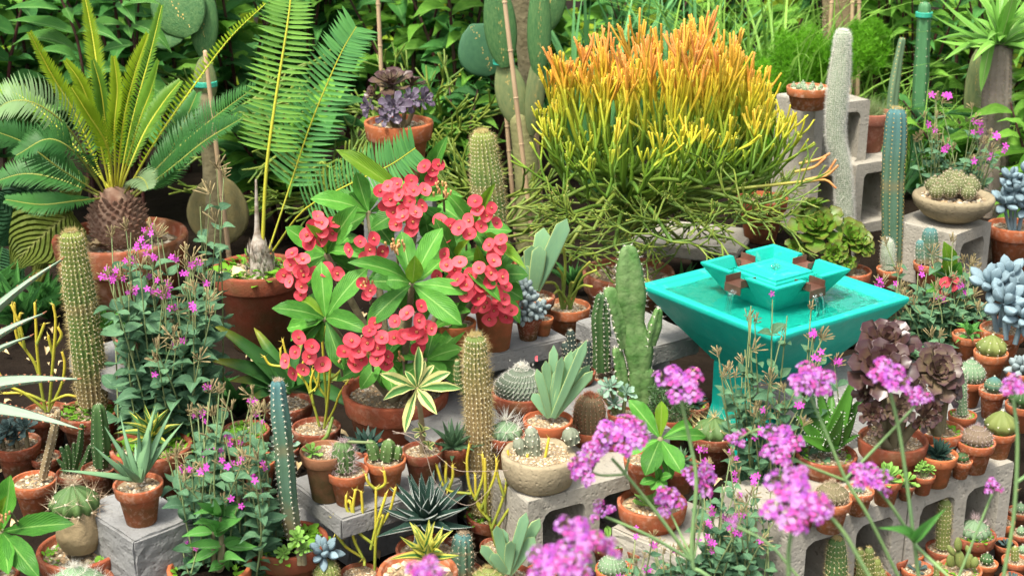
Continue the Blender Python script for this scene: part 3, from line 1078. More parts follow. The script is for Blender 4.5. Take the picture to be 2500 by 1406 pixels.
# ------------------------------------------------------------------ leaf shapes shared by many plants
LS = {
    'broad': leafset('leaf', [leaf('ovate', a, f, 8, 2, w) for a, f, w in ((.08, .25, .4), (.16, .15, .6), (-.05, .3, .3))], L_BG1),
    'broad_dark': leafset('leaf', [leaf('ovate', a, f, 8, 2, w) for a, f, w in ((.08, .25, .4), (.16, .15, .6))], L_BG2),
    'broad_sunlit': leafset('leaf', [leaf('ovate', .1, .2, 7, 2, .5)], L_BG3),
    'lance': leafset('leaf', [leaf('lance', a, .3, 8, 2, .2) for a in (.06, .14, .22)], L_BG1),
    'lance_dark': leafset('leaf', [leaf('lance', a, .3, 8, 2, .2) for a in (.06, .16)], L_BG2),
    'milii': leafset('leaf', [leaf('obov', a, f, 9, 4, .5) for a, f in ((.06, .18), (.13, .10), (-.04, .22), (.18, .2))], L_MIL),
    'milii_young': leafset('leaf', [leaf('obov', .06, .2, 8, 4, .5)], L_MILY),
    'silene': leafset('leaf', [leaf('ovate', a, .3, 5, 2) for a in (.1, -.12, .2)], L_SIL),
    'fresh': leafset('leaf', [leaf('lance', a, .25, 7, 2) for a in (.1, -.08, .2)], L_FRESH),
    'blade': leafset('leaf', [leaf('needle', a, .004, 10, 2) for a in (.1, .2, .3)], L_GRASS),
    'blade_blue': leafset('leaf', [leaf('needle', a, .006, 10, 2) for a in (.05, .16)], L_GRASSB),
    'strap_fresh': leafset('leaf', [leaf('needle', a, .06, 8, 2) for a in (.03, .12, -.06)], leafmat("leaf_pachypodium", (.13, .34, .05), (.22, .44, .08), .35, .3, (.4, .5, .2), 0)),
    'aloe': leafset('leaf', [fat_leaf('paddle', .08, a, 9, 16, .1, 1) for a in (.03, -.05)], [L_ALOE, L_ALOEE]),
    'aloe_dagger': leafset('leaf', [fat_leaf('dagger', .06, a, 8, 8, .1) for a in (.04, -.07, .1)], L_ALOE),
    'haw': leafset('leaf', [fat_leaf('dagger', .10, a, 6, 8, .2) for a in (-.06, .05)], L_HAW),
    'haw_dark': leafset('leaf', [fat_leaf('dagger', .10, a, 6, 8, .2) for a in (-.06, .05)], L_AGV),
    'agave_dark': leafset('leaf', [fat_leaf('dagger', .11, a, 7, 18, .15, 1) for a in (-.04, .02)], [L_AGV, L_AGVW]),
    'quad': leafset('leaf', [leaf('dagger', a, .35, 6, 6, 0, [0, 1, 0, 0, 1, 0]) for a in (-.05, .06)], [L_YEL, L_STRG]),
    'lophantha': leafset('leaf', [leaf('dagger', a, .35, 6, 6, 0, [1, 0, 0, 0, 0, 1]) for a in (-.05, .08)], [L_STRG, L_YEL]),
    'varieg': leafset('leaf', [leaf('obov', a, .2, 8, 6, .5, [1, 0, 0, 0, 0, 1]) for a in (.05, .15)], [L_STRG, L_CREAM]),
    'varieg2': leafset('leaf', [leaf('obov', a, .2, 8, 6, .5, [1, 1, 0, 0, 1, 1]) for a in (.05, .15)], [L_STRG, L_CREAM]),
    'aeo_p': leafset('leaf', [fat_leaf('spoon', .045, a, 7, 8, .5) for a in (-.05, .05)], L_AEOP),
    'aeo_b': leafset('leaf', [fat_leaf('spoon', .045, a, 7, 8, .5) for a in (-.05, .05)], L_AEOB),
    'aeo_d': leafset('leaf', [fat_leaf('spoon', .045, a, 7, 8, .5) for a in (-.05, .05)], L_AEOD),
    'aeo_g': leafset('leaf', [fat_leaf('spoon', .045, a, 7, 8, .5) for a in (-.05, .05)], L_AEOG),
    'pachy': leafset('leaf', [fat_leaf('obov', .36, .02, 8, 10, .1)], L_PACH),
    'pachy_g': leafset('leaf', [fat_leaf('obov', .62, .02, 7, 8, 0)], L_PACHG),
    'ech': leafset('leaf', [fat_leaf('spoon', .10, -.05, 6, 8, .4)], L_ECH),
    'ech_d': leafset('leaf', [fat_leaf('spoon', .10, -.05, 6, 8, .4)], L_ECHD),
    'ech_lime': leafset('leaf', [fat_leaf('spoon', .10, -.05, 6, 8, .4)], leafmat("leaf_lime", (.16, .34, .06), (.22, .40, .08), .5, .1)),
    'agam': leafset('leaf', [fat_leaf('dagger', .05, a, 9, 10, .18) for a in (-.06, .06)], L_AGAM),
    'dio': leafset('leaflet', [leaf('needle', .03, .03, 4, 2)], L_DIO),
    'dio_b': leafset('leaflet', [leaf('needle', .03, .03, 4, 2)], L_DIOB),
    'dry': leafset('dry_leaf', [leaf('ovate', .25, .4, 5, 2, 1.0)], LITTER),
}


LONGL = leafset('leaf', [leaf('lance', a, .15, 9, 4, .2) for a in (.12, .2, .06)], leafmat('leaf_long_pale', (.12, .32, .05), (.06, .20, .05), .4, .35, (.24, .44, .14), .4, rnd=.5))


def ground_thing(name, label, cat, px, y, group=None, z=0.0):
    p = at_y(px, 600, y)
    return Thing(name, label, cat, (p.x, y, z), group)


# ------------------------------------------------------------------ the planting behind
def shrub(label, px, y, h, stems, pairs, leafl, kinds, spread=.25, wr=.42, stemmat=None, group='leafy shrubs behind the pots', cat='shrub', bare=.25, name='leafy_shrub', lean=0):
    t = ground_thing(name, label, cat, px, y, group)
    for i in range(stems):
        a = U(0, 6.28)
        top = Vector((math.cos(a) * spread * U(.3, 1) + lean, math.sin(a) * spread * U(.2, .8), h * U(.75, 1.1)))
        mid = Vector((top.x * .35, top.y * .35, top.z * .55))
        path = [(top.x * .05, top.y * .05, 0), mid, top]
        t.part('stem', [tube(path, [.009, .007, .003], 6, 8)], stemmat or DSTEM)
        P = smooth_path(path, 30)
        ph = U(0, 3)
        for j in range(pairs):
            f = bare + (1 - bare) * (j + .5) / pairs
            p = Vector(P[min(29, int(f * 29))])
            for sgn in (0, math.pi):
                th = ph + j * 1.57 + sgn + U(-.4, .4)
                L = leafl * U(.7, 1.15) * (1 - .25 * f)
                e = U(-.35, .45)
                d = Vector((math.cos(th) * math.cos(e), math.sin(th) * math.cos(e), math.sin(e)))
                k = LS[RN.choice(kinds)]
                t.inst('leaf', RN.choice(k), frame(p, p + d * L, L * wr * U(.85, 1.15), Vector((U(-.3, .3), U(-.7, .1), 1))))
    return t


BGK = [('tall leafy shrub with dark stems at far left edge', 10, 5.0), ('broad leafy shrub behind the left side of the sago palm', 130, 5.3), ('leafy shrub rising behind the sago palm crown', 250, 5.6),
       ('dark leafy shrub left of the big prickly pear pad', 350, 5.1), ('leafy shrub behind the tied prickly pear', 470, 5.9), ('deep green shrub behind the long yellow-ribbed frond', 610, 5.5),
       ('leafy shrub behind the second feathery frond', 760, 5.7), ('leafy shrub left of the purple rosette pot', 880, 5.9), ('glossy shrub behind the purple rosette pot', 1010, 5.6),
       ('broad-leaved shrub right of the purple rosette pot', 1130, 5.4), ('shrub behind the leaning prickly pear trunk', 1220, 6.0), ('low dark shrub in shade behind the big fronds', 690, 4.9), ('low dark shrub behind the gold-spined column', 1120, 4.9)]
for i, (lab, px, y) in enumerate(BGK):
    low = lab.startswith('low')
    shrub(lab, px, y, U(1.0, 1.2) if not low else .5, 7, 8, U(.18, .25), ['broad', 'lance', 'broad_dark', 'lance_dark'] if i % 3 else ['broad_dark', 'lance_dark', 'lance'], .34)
BGR = [('slender-leaved shrub with red stems behind the asparagus fern', 2000, 6.0), ('red-stemmed shrub behind the tall block', 2100, 5.7), ('leafy shrub behind the tied green column', 2200, 5.6),
       ('leafy shrub between tied column and spiny trunk', 2310, 5.9), ('leafy shrub behind the spiny palm-like trunk', 2400, 5.5), ('shrub at the far right edge', 2510, 5.3), ('low shrub behind the pink catchfly at top right', 2360, 4.9), ('dark low shrub at right edge beside the blue stonecrop', 2530, 4.6)]
for i, (lab, px, y) in enumerate(BGR):
    low = 'low shrub' in lab
    shrub(lab, px, y, U(.95, 1.2) if not low else .55, 7, 8, U(.15, .2), ['lance', 'broad', 'lance'] if i % 2 else ['lance', 'broad_dark', 'broad'], .3, .32)
shrub('yellow-flowered sunny shrub seen through the pencil bush', 1440, 6.6, .7, 6, 8, .12, ['broad_sunlit', 'broad_sunlit', 'broad'], .3, .45)
shrub('yellowish sunny shrub behind the purple rosette pot', 1160, 6.7, .75, 6, 8, .13, ['broad_sunlit', 'broad_sunlit', 'broad'], .3, .45)
shrub('yellow-green shrub behind the grasses at top centre', 1700, 6.8, .9, 6, 8, .14, ['broad_sunlit', 'broad', 'lance'], .35, .4)
for lab, px, y in (('pale yellow-green shrub far behind the tied prickly pear', 420, 7.0), ('pale yellow-green shrub far behind the long fronds', 760, 7.1), ('pale yellow-green shrub far behind the purple rosettes', 960, 6.9), ('pale yellow-green shrub at the far top left', 120, 6.9), ('pale yellow-green shrub far behind the spiny trunk', 2330, 6.9), ('pale yellow-green shrub far behind the tall block', 2060, 7.0)):
    shrub(lab, px, y, 1.15, 7, 9, .16, ['broad_sunlit', 'broad', 'lance'], .42, .42)  # sunlit look of the far shrubs comes from painted yellow leaves
shrub('dark shrub behind the pencil bush', 1560, 6.2, .8, 5, 7, .17, ['broad_dark', 'lance_dark'], .4, .4)
shrub('shrub behind the asparagus fern', 1850, 6.4, .9, 5, 7, .18, ['broad', 'lance', 'lance_dark'], .4, .4)

t = ground_thing('long_leaf_shrub', 'long pale green leaves on dark stems above the sago palm', 'shrub', 185, 4.5)
for pix in ([(215, 420), (205, 200), (185, 85), (150, 0), (140, -40)], [(345, 420), (335, 200), (325, 90), (300, 20), (285, -40)]):
    t.part('stem', [tube([Vector((t.P(*pix[0]).x, 0, 0))] + [t.P(*q) for q in pix], [.006, .005, .004], 6, 16)], DSTEM)
for b, tp, w in (((150, 26), (12, 24), 34), ((191, 86), (20, 50), 42), ((304, 63), (195, 87), 34), ((160, 20), (178, 58), 26), ((312, 62), (320, 95), 24), ((185, 85), (300, 110), 40), ((160, 10), (250, -10), 40), ((290, 5), (330, 60), 40), ((320, 60), (420, 130), 44),
                 ((150, 10), (60, -30), 36), ((200, 170), (80, 130), 46), ((205, 200), (330, 180), 46), ((335, 200), (440, 260), 48), ((328, 110), (240, 130), 40), ((290, 0), (215, -5), 34), ((300, 20), (390, 10), 40), ((210, 260), (110, 280), 46), ((338, 260), (400, 330), 48), ((340, 300), (430, 220), 46), ((195, 130), (30, 110), 46)):
    leaf_px(t, b, tp, w, RN.choice(LONGL), U(-.02, .02), U(-.12, .05), (U(-.1, .1), -.5, .85))

# far hedge: one mass of leaves
hc = []
base_l = leaf('ovate', .1, .2, 3, 2)
for i in range(6500):
    p = Vector((U(-3.4, 3.4), 7.4 + U(-.4, .8), U(.0, 1.7)))
    d = Vector((U(-1, 1), U(-1, .3), U(-.8, .8))).normalized()
    hc.append(xform(base_l, frame(p, p + d * U(.12, .26), U(.06, .11), Vector((U(-.5, .5), -1, U(0, 1))))))
half = len(hc) // 4
hedge = add('far_foliage', mesh_of('far_foliage', [(c[0], c[1], 1 if (i % 5 == 0) else (2 if i % 2 == 0 else 0), None, c[4]) for i, c in enumerate(hc)], [L_BG2, L_BG3, L_BG1]))  # the yellow leaves paint sunlight into the green mass
tag(hedge, 'leafy mass closing the view behind the shrubs', 'foliage', kind='stuff')

# big pale leaf plant at the left
t = ground_thing('broad_leaf_plant', 'large yellow-green ribbed leaves left of the sago palm pot', 'plant', 60, 4.25)
LBIG = leafset('leaf', [leaf('ovate', .12, .25, 12, 6, 1.2), leaf('ovate', -.1, .2, 12, 6, 1.0)], leafmat("leaf_big_yellow", (.20, .24, .035), (.13, .20, .035), .5, .35, (.30, .34, .09), 1.0))
LBIGD = leafset('leaf', [leaf('ovate', .12, .25, 12, 6, 1.2)], leafmat("leaf_big_dark", (.035, .11, .05), (.05, .15, .06), .4, .2, (.08, .2, .09), 1.0))
for b, tp, w, k, dt in (((175, 520), (25, 655), 190, LBIG[0], -.15), ((150, 470), (215, 440), 90, LBIG[1], -.1), ((60, 560), (-40, 470), 150, LBIGD[0], -.1), ((130, 480), (-20, 530), 130, LBIGD[0], .05), ((120, 600), (160, 640), 120, LBIG[1], 0), ((60, 640), (-30, 700), 120, LBIGD[0], 0)):
    leaf_px(t, b, tp, w, k, 0, dt, (.2, -.8, .5))
for q in ((175, 520), (150, 470), (60, 560), (130, 480), (120, 600), (60, 640)):
    t.part('stalk', [tube([(0, 0, 0), t.P(*q) * .5 + Vector((.02, .03, .03)), t.P(*q)], [.012, .009, .006], 6, 7)], L_RACHG)


def frond(t, path, n, L, w, mat, rmat, up=(0, -.6, .8), lean=.45, vee=.3, rr=.004, start=.12, droop=.1, meshes=None, lprof=None):
    n_s = 40
    P = smooth_path(path, n_s)
    T, X, Y = frames(P)
    ra = t.part('frond', [tube(path, [rr, rr * .8, rr * .35], 6, 16)], rmat)
    chs = []
    base = leaf('needle', droop, .0, 3, 1)
    for i in range(n):
        f = start + (1 - start) * (i + .5) / n
        k = f * (n_s - 1)
        i0 = min(int(k), n_s - 2)
        p = Vector(P[i0] * (1 - (k - i0)) + P[i0 + 1] * (k - i0))
        tg = Vector(T[i0])
        s_ = tg.cross(Vector(up)).normalized()
        nrm = s_.cross(tg)
        LL = L * (lprof(f) if lprof else (.30 + .70 * math.sin(math.pi * min(1, max(0, (f - start) / (1 - start))) ** .75)))
        for sg in (-1, 1):
            d = (s_ * sg + tg * (lean + .5 * max(0, f - .75)) + nrm * vee + Vector((U(-.06, .06), U(-.06, .06), U(-.06, .06)))).normalized()
            M = frame(p, p + d * LL * U(.9, 1.05), w, nrm - s_ * sg * vee)
            if meshes:
                t.inst('leaflet', RN.choice(meshes), M, ra)
            else:
                chs.append(xform(base, M))
    if chs:
        t.part('leaflets', chs, mat, ra, stuff=True)
    return ra


# ------------------------------------------------------------------ sago palm
t = potted('sago_palm', 'sago palm with a scaly trunk in a wide terracotta bowl at left', 'palm', 295, 572, 322, 0, 'bowl', 1, 'mid')
tr = []
cB, cT = t.P(288, 600), t.P(285, 485)
prof = [(cB * (1 - f) + cT * f, r) for f, r in ((0, .055), (.3, .078), (.65, .085), (1, .05))]
t.part('trunk', [tube([p for p, _ in prof], [r for _, r in prof], 14, 10)], FIBRE)
sc = []
sl = fat_leaf('dagger', .35, .1, 3, 6, 0)
for i in range(210):
    f = (i / 210)
    a = i * 2.39996
    c = cB * (1 - f) + cT * f
    r = float(np.interp(f, (0, .3, .65, 1), (.05, .074, .082, .05)))
    d = Vector((math.cos(a), math.sin(a), .25 + .8 * f)).normalized()
    p = c + Vector((math.cos(a), math.sin(a), 0)) * r * .9
    sc.append(xform(sl, frame(p, p + d * U(.022, .034), .02, Vector((0, 0, 1)))))
t.part('trunk_scales', sc, FIBRE, stuff=True)
Y_, D_ = L_SAGOY, L_SAGO
M_ = leafmat("leaf_sago_mid", (.09, .22, .02), (.15, .29, .03), .42, .35, rnd=.35)
L_PALE = leafmat("leaf_sago_pale", (.22, .32, .16), (.16, .28, .10), .4, .3)
for pix, dys, mt, Lp, ve, ln in (
        ([(262, 465), (190, 290), (130, 190), (72, 80)], [0, .02, .0, -.03], Y_, 48, .5, .9),
        ([(268, 460), (235, 310), (200, 210), (160, 150)], [0, -.03, -.05, -.06], Y_, 44, .5, .9),
        ([(275, 460), (258, 300), (246, 215), (228, 150)], [0, -.06, -.08, -.08], M_, 40, .5, .9),
        ([(285, 460), (302, 300), (330, 180), (362, 85)], [0, -.05, -.08, -.1], Y_, 52, .5, .8),
        ([(290, 460), (322, 300), (368, 130), (395, 15)], [0, .03, .06, .08], M_, 48, .5, .8),
        ([(268, 460), (130, 300), (40, 230), (-30, 220)], [0, .1, .15, .18], M_, 50, .3, .7),
        ([(295, 460), (350, 330), (400, 250), (440, 200)], [0, .1, .15, .18], M_, 50, .3, .7),
        ([(292, 460), (340, 300), (370, 220), (388, 150)], [0, -.1, -.12, -.16], M_, 46, .4, .8),
        ([(272, 460), (245, 230), (228, 100), (205, -20)], [0, .1, .15, .18], Y_, 48, .5, .8),
        ([(283, 460), (280, 320), (287, 220), (278, 140)], [0, -.1, -.12, -.12], Y_, 42, .5, .9),
        ([(278, 465), (262, 360), (215, 280), (175, 215)], [0, -.12, -.18, -.2], Y_, 48, .4, .8),
        ([(308, 470), (380, 345), (470, 215), (560, 95), (648, 10)], [0, -.02, 0, .02, .05], Y_, 34, .9, .3),
        ([(325, 475), (420, 375), (520, 290), (625, 212)], [0, .05, .1, .1], D_, 62, .35, .6),
        ([(330, 480), (420, 410), (500, 345), (590, 290)], [0, -.1, -.15, -.18], D_, 60, .3, .6),
        ([(330, 470), (400, 400), (450, 300), (480, 230)], [0, .12, .2, .25], D_, 55, .3, .6),
        ([(252, 470), (180, 330), (90, 255), (10, 255), (-45, 330)], [0, -.12, -.2, -.22, -.2], L_PALE, 80, .15, .35),
        ([(242, 472), (150, 415), (60, 350), (-30, 315)], [0, -.08, -.1, -.12], D_, 70, .2, .5),
        ([(242, 478), (150, 440), (60, 425), (-30, 450)], [0, .05, .05, .05], D_, 64, .2, .5),
        ([(250, 484), (180, 492), (100, 500), (15, 488)], [0, -.12, -.16, -.18], D_, 48, .1, .6),
        ([(255, 470), (190, 380), (120, 340), (40, 380)], [0, -.2, -.26, -.28], D_, 66, .15, .5),
        ([(300, 478), (330, 436), (352, 440), (362, 462)], [0, -.14, -.2, -.24], L_PALE, 42, .1, .4),
        ([(315, 475), (390, 440), (440, 380), (470, 330)], [0, .1, .16, .2], D_, 55, .2, .5)):
    path = [t.P(x, y, d) for (x, y), d in zip(pix, dys)]
    frond(t, path, 50, Lp * (.72 if mt is Y_ or mt is M_ else 1) * t.s, (5 if mt is Y_ else 5.5) * t.s, mt, L_RACHG if mt is D_ or mt is L_PALE else L_RACH, vee=ve, lean=ln, rr=.0035, start=.12)
for x, y in ((232, 604), (215, 600)):
    c = t.P(x, y, -.05)
    c.z = t.top + .01
    t.inst('dry_leaf', LS['dry'][0], frame(c, c + Vector((.07, -.01, .0)), .035, (0, -.3, 1)))

# ------------------------------------------------------------------ feathery cycad in the tall pot
t = potted('feather_cycad', 'feathery cycad with long fronds in the big brown pot left of red flowers', 'cycad', 628, 650, 222, 0, 'big', 1, 'mid', 2)
cB = Vector((t.P(640, 640).x, 0, t.top))
t.part('trunk', [tube([cB, t.P(632, 600), t.P(628, 560), t.P(625, 440)], [.040, .024, .008, .003], 10, 14)], FIBREW)
tf = []
for i in range(90):
    a, f = U(0, 6.28), U(0, 1)
    p = cB + Vector((math.cos(a), math.sin(a), 0)) * .038 * (1 - .4 * f) + Vector((-.004, 0, .08 * f))
    d = Vector((math.cos(a) * .25, math.sin(a) * .25, 1)).normalized()
    tf.append(xform(leaf('dagger', .05, .3, 3, 1), frame(p, p + d * U(.02, .045), .012, (math.cos(a), math.sin(a), .3))))
t.part('trunk_scales', tf, FIBREW, stuff=True)
for pix, dys, ms, n, Lp, ln in (
        ([(640, 615), (650, 420), (672, 250), (702, 60), (716, -60)], [0, .0, .02, .05, .08], LS['dio'], 38, 84, .10),
        ([(655, 615), (703, 470), (760, 300), (828, 140), (870, 66)], [0, .03, .05, .06, .06], LS['dio_b'], 40, 84, .35),
        ([(665, 615), (740, 515), (850, 452), (950, 405), (1014, 362)], [0, -.2, -.34, -.42, -.46], LS['dio_b'], 38, 74, .30)):
    path = [t.P(x, y, d) for (x, y), d in zip(pix, dys)]
    st = .32 if pix[1][0] == 650 else .27
    frond(t, path, n, Lp * t.s, 8 * t.s, None, L_RACH, up=(0, -.9, .4), vee=.08, lean=ln, rr=.0055 if pix[1][0] == 650 else .003, start=st, meshes=ms,
          lprof=lambda f: .55 + .45 * math.sin(math.pi * min(1, max(0, (f - .2) / .8)) ** .6) if f < .9 else .75)
c = t.P(565, 655, -.06)
t.inst('dry_leaf', LS['dry'][0], frame((c.x, c.y, t.top + .012), (c.x + .04, c.y, t.top + .03), .035, (0, -.5, 1)))


# ------------------------------------------------------------------ prickly pears and canes
PAD = plain("pad_green", (.04, .12, .04), (.09, .18, .06), .55, nscale=16, bump=.35, bscale=30)
PADY = plain("pad_aged", (.20, .22, .09), (.12, .17, .07), .65, nscale=9, bump=.3)
PADB = plain("pad_brown", (.23, .19, .08), (.16, .15, .07), .8, nscale=8, bump=.35)


def tie_band(t, c, rx, ry):
    """flat plastic tie wound round a stem"""
    t.part('tie', [tube([c + Vector((rx * math.cos(q), ry * math.sin(q), dz)) for q in np.linspace(0, 6.28, 16)], [.0035], 6, 24, cap=False) for dz in (-.006, -.002, .002, .006)], TIE)


def pad(t, a, b, w, th, mat, dy=0.0, dyb=None, name='pad'):
    """flat joint from pixel a up to pixel b, w pixels wide"""
    A, B = t.P(*a, dy), t.P(*b, dy if dyb is None else dyb)
    n, k = 12, 14
    v = np.linspace(0, 1, n)
    wv = np.maximum(np.sin(math.pi * v ** .85) ** .55, .28)
    wv[-1] = .05
    aa = np.arange(k) * 2 * math.pi / k
    V = np.zeros((n, k, 3))
    V[..., 0] = wv[:, None] * np.cos(aa) * .5
    V[..., 1] = v[:, None]
    V[..., 2] = wv[:, None] * np.sin(aa) * .5
    M = frame(A, B, w * t.s, (U(-.25, .25), -1, .25), th)
    o = t.part(name, [(V.reshape(-1, 3), grid_faces(n, k, True))], mat, None, M)
    gl = []
    for i in range(70):
        vv = U(.08, .95)
        ww = float(np.interp(vv, v, wv))
        uu = U(-.9, .9)
        gl.append((uu * ww * .5, vv, ww * .5 * math.sqrt(1 - uu * uu)))
    nn = np.tile((0, 0, 1.0), (len(gl), 1))
    Vd, Fd, _ = dots(np.array(gl), nn, .018)
    Vd[:, 0] *= .5
    t.part('areoles', [(Vd, Fd, 0)], WOOLT, o, stuff=True)
    return o


t = ground_thing('prickly_pear', 'tied prickly pear with one big blue-green pad behind the sago palm', 'cactus', 520, 4.6)
pad(t, (505, 255), (497, 135), 54, .035, PADY, 0)
pad(t, (497, 140), (500, -40), 66, .03, PAD, .01)
pad(t, (468, 85), (395, -60), 130, .028, PAD, -.03, .02)
pad(t, (452, 90), (380, 40), 120, .025, PAD, -.02, .03)
t.part('stem', [tube([t.P(530, 590), t.P(525, 500), t.P(518, 420), t.P(508, 330), t.P(503, 240)], [.05, .045, .032, .028, .03], 10, 18)], BARK)
pad(t, (530, 600), (535, 425), 150, .03, PADB, -.02, name='basal_pad')
tie_band(t, t.P(501, 205), .037, .030)

t = ground_thing('prickly_pear', 'tall prickly pear with woody trunk and ties, left of the pencil bush', 'cactus', 1290, 4.75)
t.part('trunk', [tube([t.P(1292, 605), t.P(1290, 480), t.P(1280, 360), t.P(1268, 290)], [.048, .045, .042, .036], 12, 16)], plain("trunk_yellowgreen", (.25, .25, .10), (.18, .17, .08), .8, bump=.5, nscale=14))
t.part('trunk', [tube([t.P(1290, 320, .1), t.P(1292, 150, .12), t.P(1270, -60, .12)], [.035, .04, .05], 10, 12)], BARK)
pad(t, (1268, 310), (1228, 140), 78, .035, PADY, -.01)
pad(t, (1232, 165), (1208, -60), 76, .03, PAD, -.03)
pad(t, (1298, 330), (1315, 120), 46, .04, PADY, -.03)
pad(t, (1315, 190), (1318, -70), 56, .035, PAD, -.04)
pad(t, (1330, 80), (1365, -90), 70, .03, PAD, .1)
pad(t, (1205, 180), (1150, 60), 130, .03, plain("pad_dark", (.035, .10, .05), (.05, .13, .06), .5), .25)
tie_band(t, t.P(1230, 152, -.01), .034, .022)

for lab, pa, pb, y in (('leaning bamboo cane in front of the tall prickly pear trunk', (1302, 600), (1228, -30), 4.6), ('grey cane left of the tall prickly pear trunk', (1258, 560), (1232, 230), 4.9),
                       ('bamboo cane rising above the purple rosette pot', (942, 420), (922, -20), 5.0), ('cane beside the tied prickly pear at left', (555, 590), (514, 240), 4.52),
                       ('upright cane right of the tall prickly pear', (1320, 500), (1290, -20), 4.95), ('left cane of the three behind the asparagus fern', (2015, 250), (2032, -20), 5.4),
                       ('middle cane of the three behind the asparagus fern', (2076, 240), (2082, -20), 5.45), ('right cane of the three behind the asparagus fern', (2092, 330), (2098, -20), 5.35)):
    A, B = at_y(*pa, y), at_y(*pb, y)
    d = (B - A) / (B.z - A.z)
    A = A - d * A.z
    o = Thing('bamboo_cane', lab, 'cane', A, 'canes propping the plants')
    me = mesh_of('cane', [tube([(0, 0, 0), (B - A) * .5, B - A + d * .15], [.0085, .008, .007], 8, 14)], CANE)
    add('cane', me, o.root)
    nod = []
    for q in np.linspace(.12, .95, 6):
        p = (B - A) * q
        nod.append(tube([p - d * .003, p, p + d * .003], [.008, .0098, .008], 8, 3, cap=False))
    o.part('nodes', nod, CANE)


# ------------------------------------------------------------------ pencil bushes
def sticks(out, tips, p, d, L, r, lev, colf, up=.35, spread=.5, nch=(2, 3), curve=.3, z0=0):
    p, d = Vector(p), Vector(d).normalized()
    e = (d + Vector((U(-.2, .2), U(-.2, .2), up))).normalized()
    m = p + d * L * .5
    q = m + e * L * .5
    out.append(tube([p, m, q], [r, r * .92, r * .85], 6, 5, col=[colf(p.z + z0, lev), colf(m.z + z0, lev), colf(q.z + z0, lev)]))
    if lev == 0:
        for _ in range(5):
            a = rand_units(1)[0]
            dd = (e + Vector(a) * .9).normalized()
            tips.append((q - e * U(0, L * .6), dd))
        return
    for k in range(RN.randint(*nch)):
        a = Vector(rand_units(1)[0])
        a = (a - e * a.dot(e)).normalized()
        c = (e + a * spread * U(.6, 1.2)).normalized()
        sticks(out, tips, q, c, L * U(.7, 1.0), r * .86, lev - 1, colf, up, spread, nch, curve, z0)


def tip_leaves(tips, L, w, mi=1):
    A = np.array([list(p) for p, _ in tips])
    N = np.array([list(d) for _, d in tips])
    V, F, _ = spine_chunk(A, N, 1, L, .1, w, mi)
    return (V, F, mi, np.tile((.55, .45, .12), (len(V), 1)))


t = potted('fire_stick_bush', 'large orange and green pencil bush in a terracotta bowl at centre right', 'bush', 1535, 660, 225, 0, 'bowl', 1, 'mid')
px_ = t.s


FSH = [0.0]


def fire(z, lev):
    # green below, then yellow and orange towards the ends; FSH varies from twig to twig
    f = (z - .53) / .34 + (1 - lev) * .06 + U(-.09, .09)
    pal = [(.09, .18, .015), (.15, .25, .018), (.33, .36, .02), (.52, .37, .022), (.62, .27, .03), (.62, .25, .06)] if FSH[0] < .55 else [(.10, .19, .015), (.19, .28, .018), (.36, .37, .02), (.50, .43, .022), (.60, .42, .03), (.62, .34, .04)]
    f = max(0, min(1, f)) * (len(pal) - 1)
    k = min(int(f), len(pal) - 2)
    return tuple(pal[k][i] * (1 - f + k) + pal[k + 1][i] * (f - k) for i in range(3))


def greenish(z, lev):
    f = U(0, 1)
    return tuple(a * (1 - f) + b * f for a, b in zip((.07, .15, .02), (.20, .25, .035)))


trunk0, trunk1 = Vector((t.P(1530, 640).x, 0, t.top)), t.P(1525, 405)
t.part('trunk', [tube([trunk0, t.P(1528, 520), trunk1], [.017, .016, .014], 10, 10)], plain("pencil_trunk", (.10, .19, .06), (.13, .2, .06), .6))
crown = []
for i in range(62):
    x = 1368 + 478 * ((i * .618) % 1)
    e = abs((x - 1590) / 270)
    crown.append((x, 350 + U(-60, 60) - 40 * e + (60 if x > 1780 else 0), U(-.24, .24) * (1 - .5 * e)))
crown += [(1352, 300, 0), (1362, 350, -.05), (1345, 380, .05), (1862, 390, 0), (1880, 430, -.08), (1845, 350, .05), (1895, 410, .03), (1830, 420, -.15)]
for x, y, dy in crown:
    q = t.P(x, y, dy)
    s0 = trunk0.lerp(trunk1, U(.62, 1))
    mid = s0.lerp(q, .5) + Vector(((q.x - s0.x) * .2, (q.y - s0.y) * .2, -.03))
    out, tips = [], []
    out.append(tube([s0, mid, q], [.0075, .0065, .0055], 6, 9, col=[greenish(0, 0), fire(mid.z + t.loc.z, 2), fire(q.z + t.loc.z, 2)]))
    for j in range(2):
        a = U(0, 6.28)
        d = Vector((math.cos(a) * .26 + (q.x) * .2, math.sin(a) * .26, 1))
        hgt = (1 - .5 * abs((x - 1620) / 270) ** 1.6) * U(.72, 1.08)
        FSH[0] = U(0, 1)
        sticks(out, tips, q, d, U(90, 112) * hgt * px_, .0046, 2, fire, .4, .30, (2, 3))
    out.append(tip_leaves(tips, .013, .0022, 0))
    t.part('branch', out, STICK)
low = [(1390, 430, -.1), (1400, 520, -.2), (1450, 560, -.25), (1600, 540, -.25), (1680, 520, -.2), (1740, 570, -.25), (1640, 590, -.28), (1800, 470, -.1), (1890, 430, -.05), (1350, 400, .05), (1480, 480, -.3), (1720, 450, -.25), (1850, 500, -.2), (1560, 470, -.3), (1660, 440, -.3), (1370, 600, -.15), (1830, 420, -.2), (1500, 600, -.28), (1420, 450, .1), (1770, 410, .1)] + [(1375 + 490 * ((i * .618) % 1), U(390, 600), U(-.3, .2)) for i in range(26)]
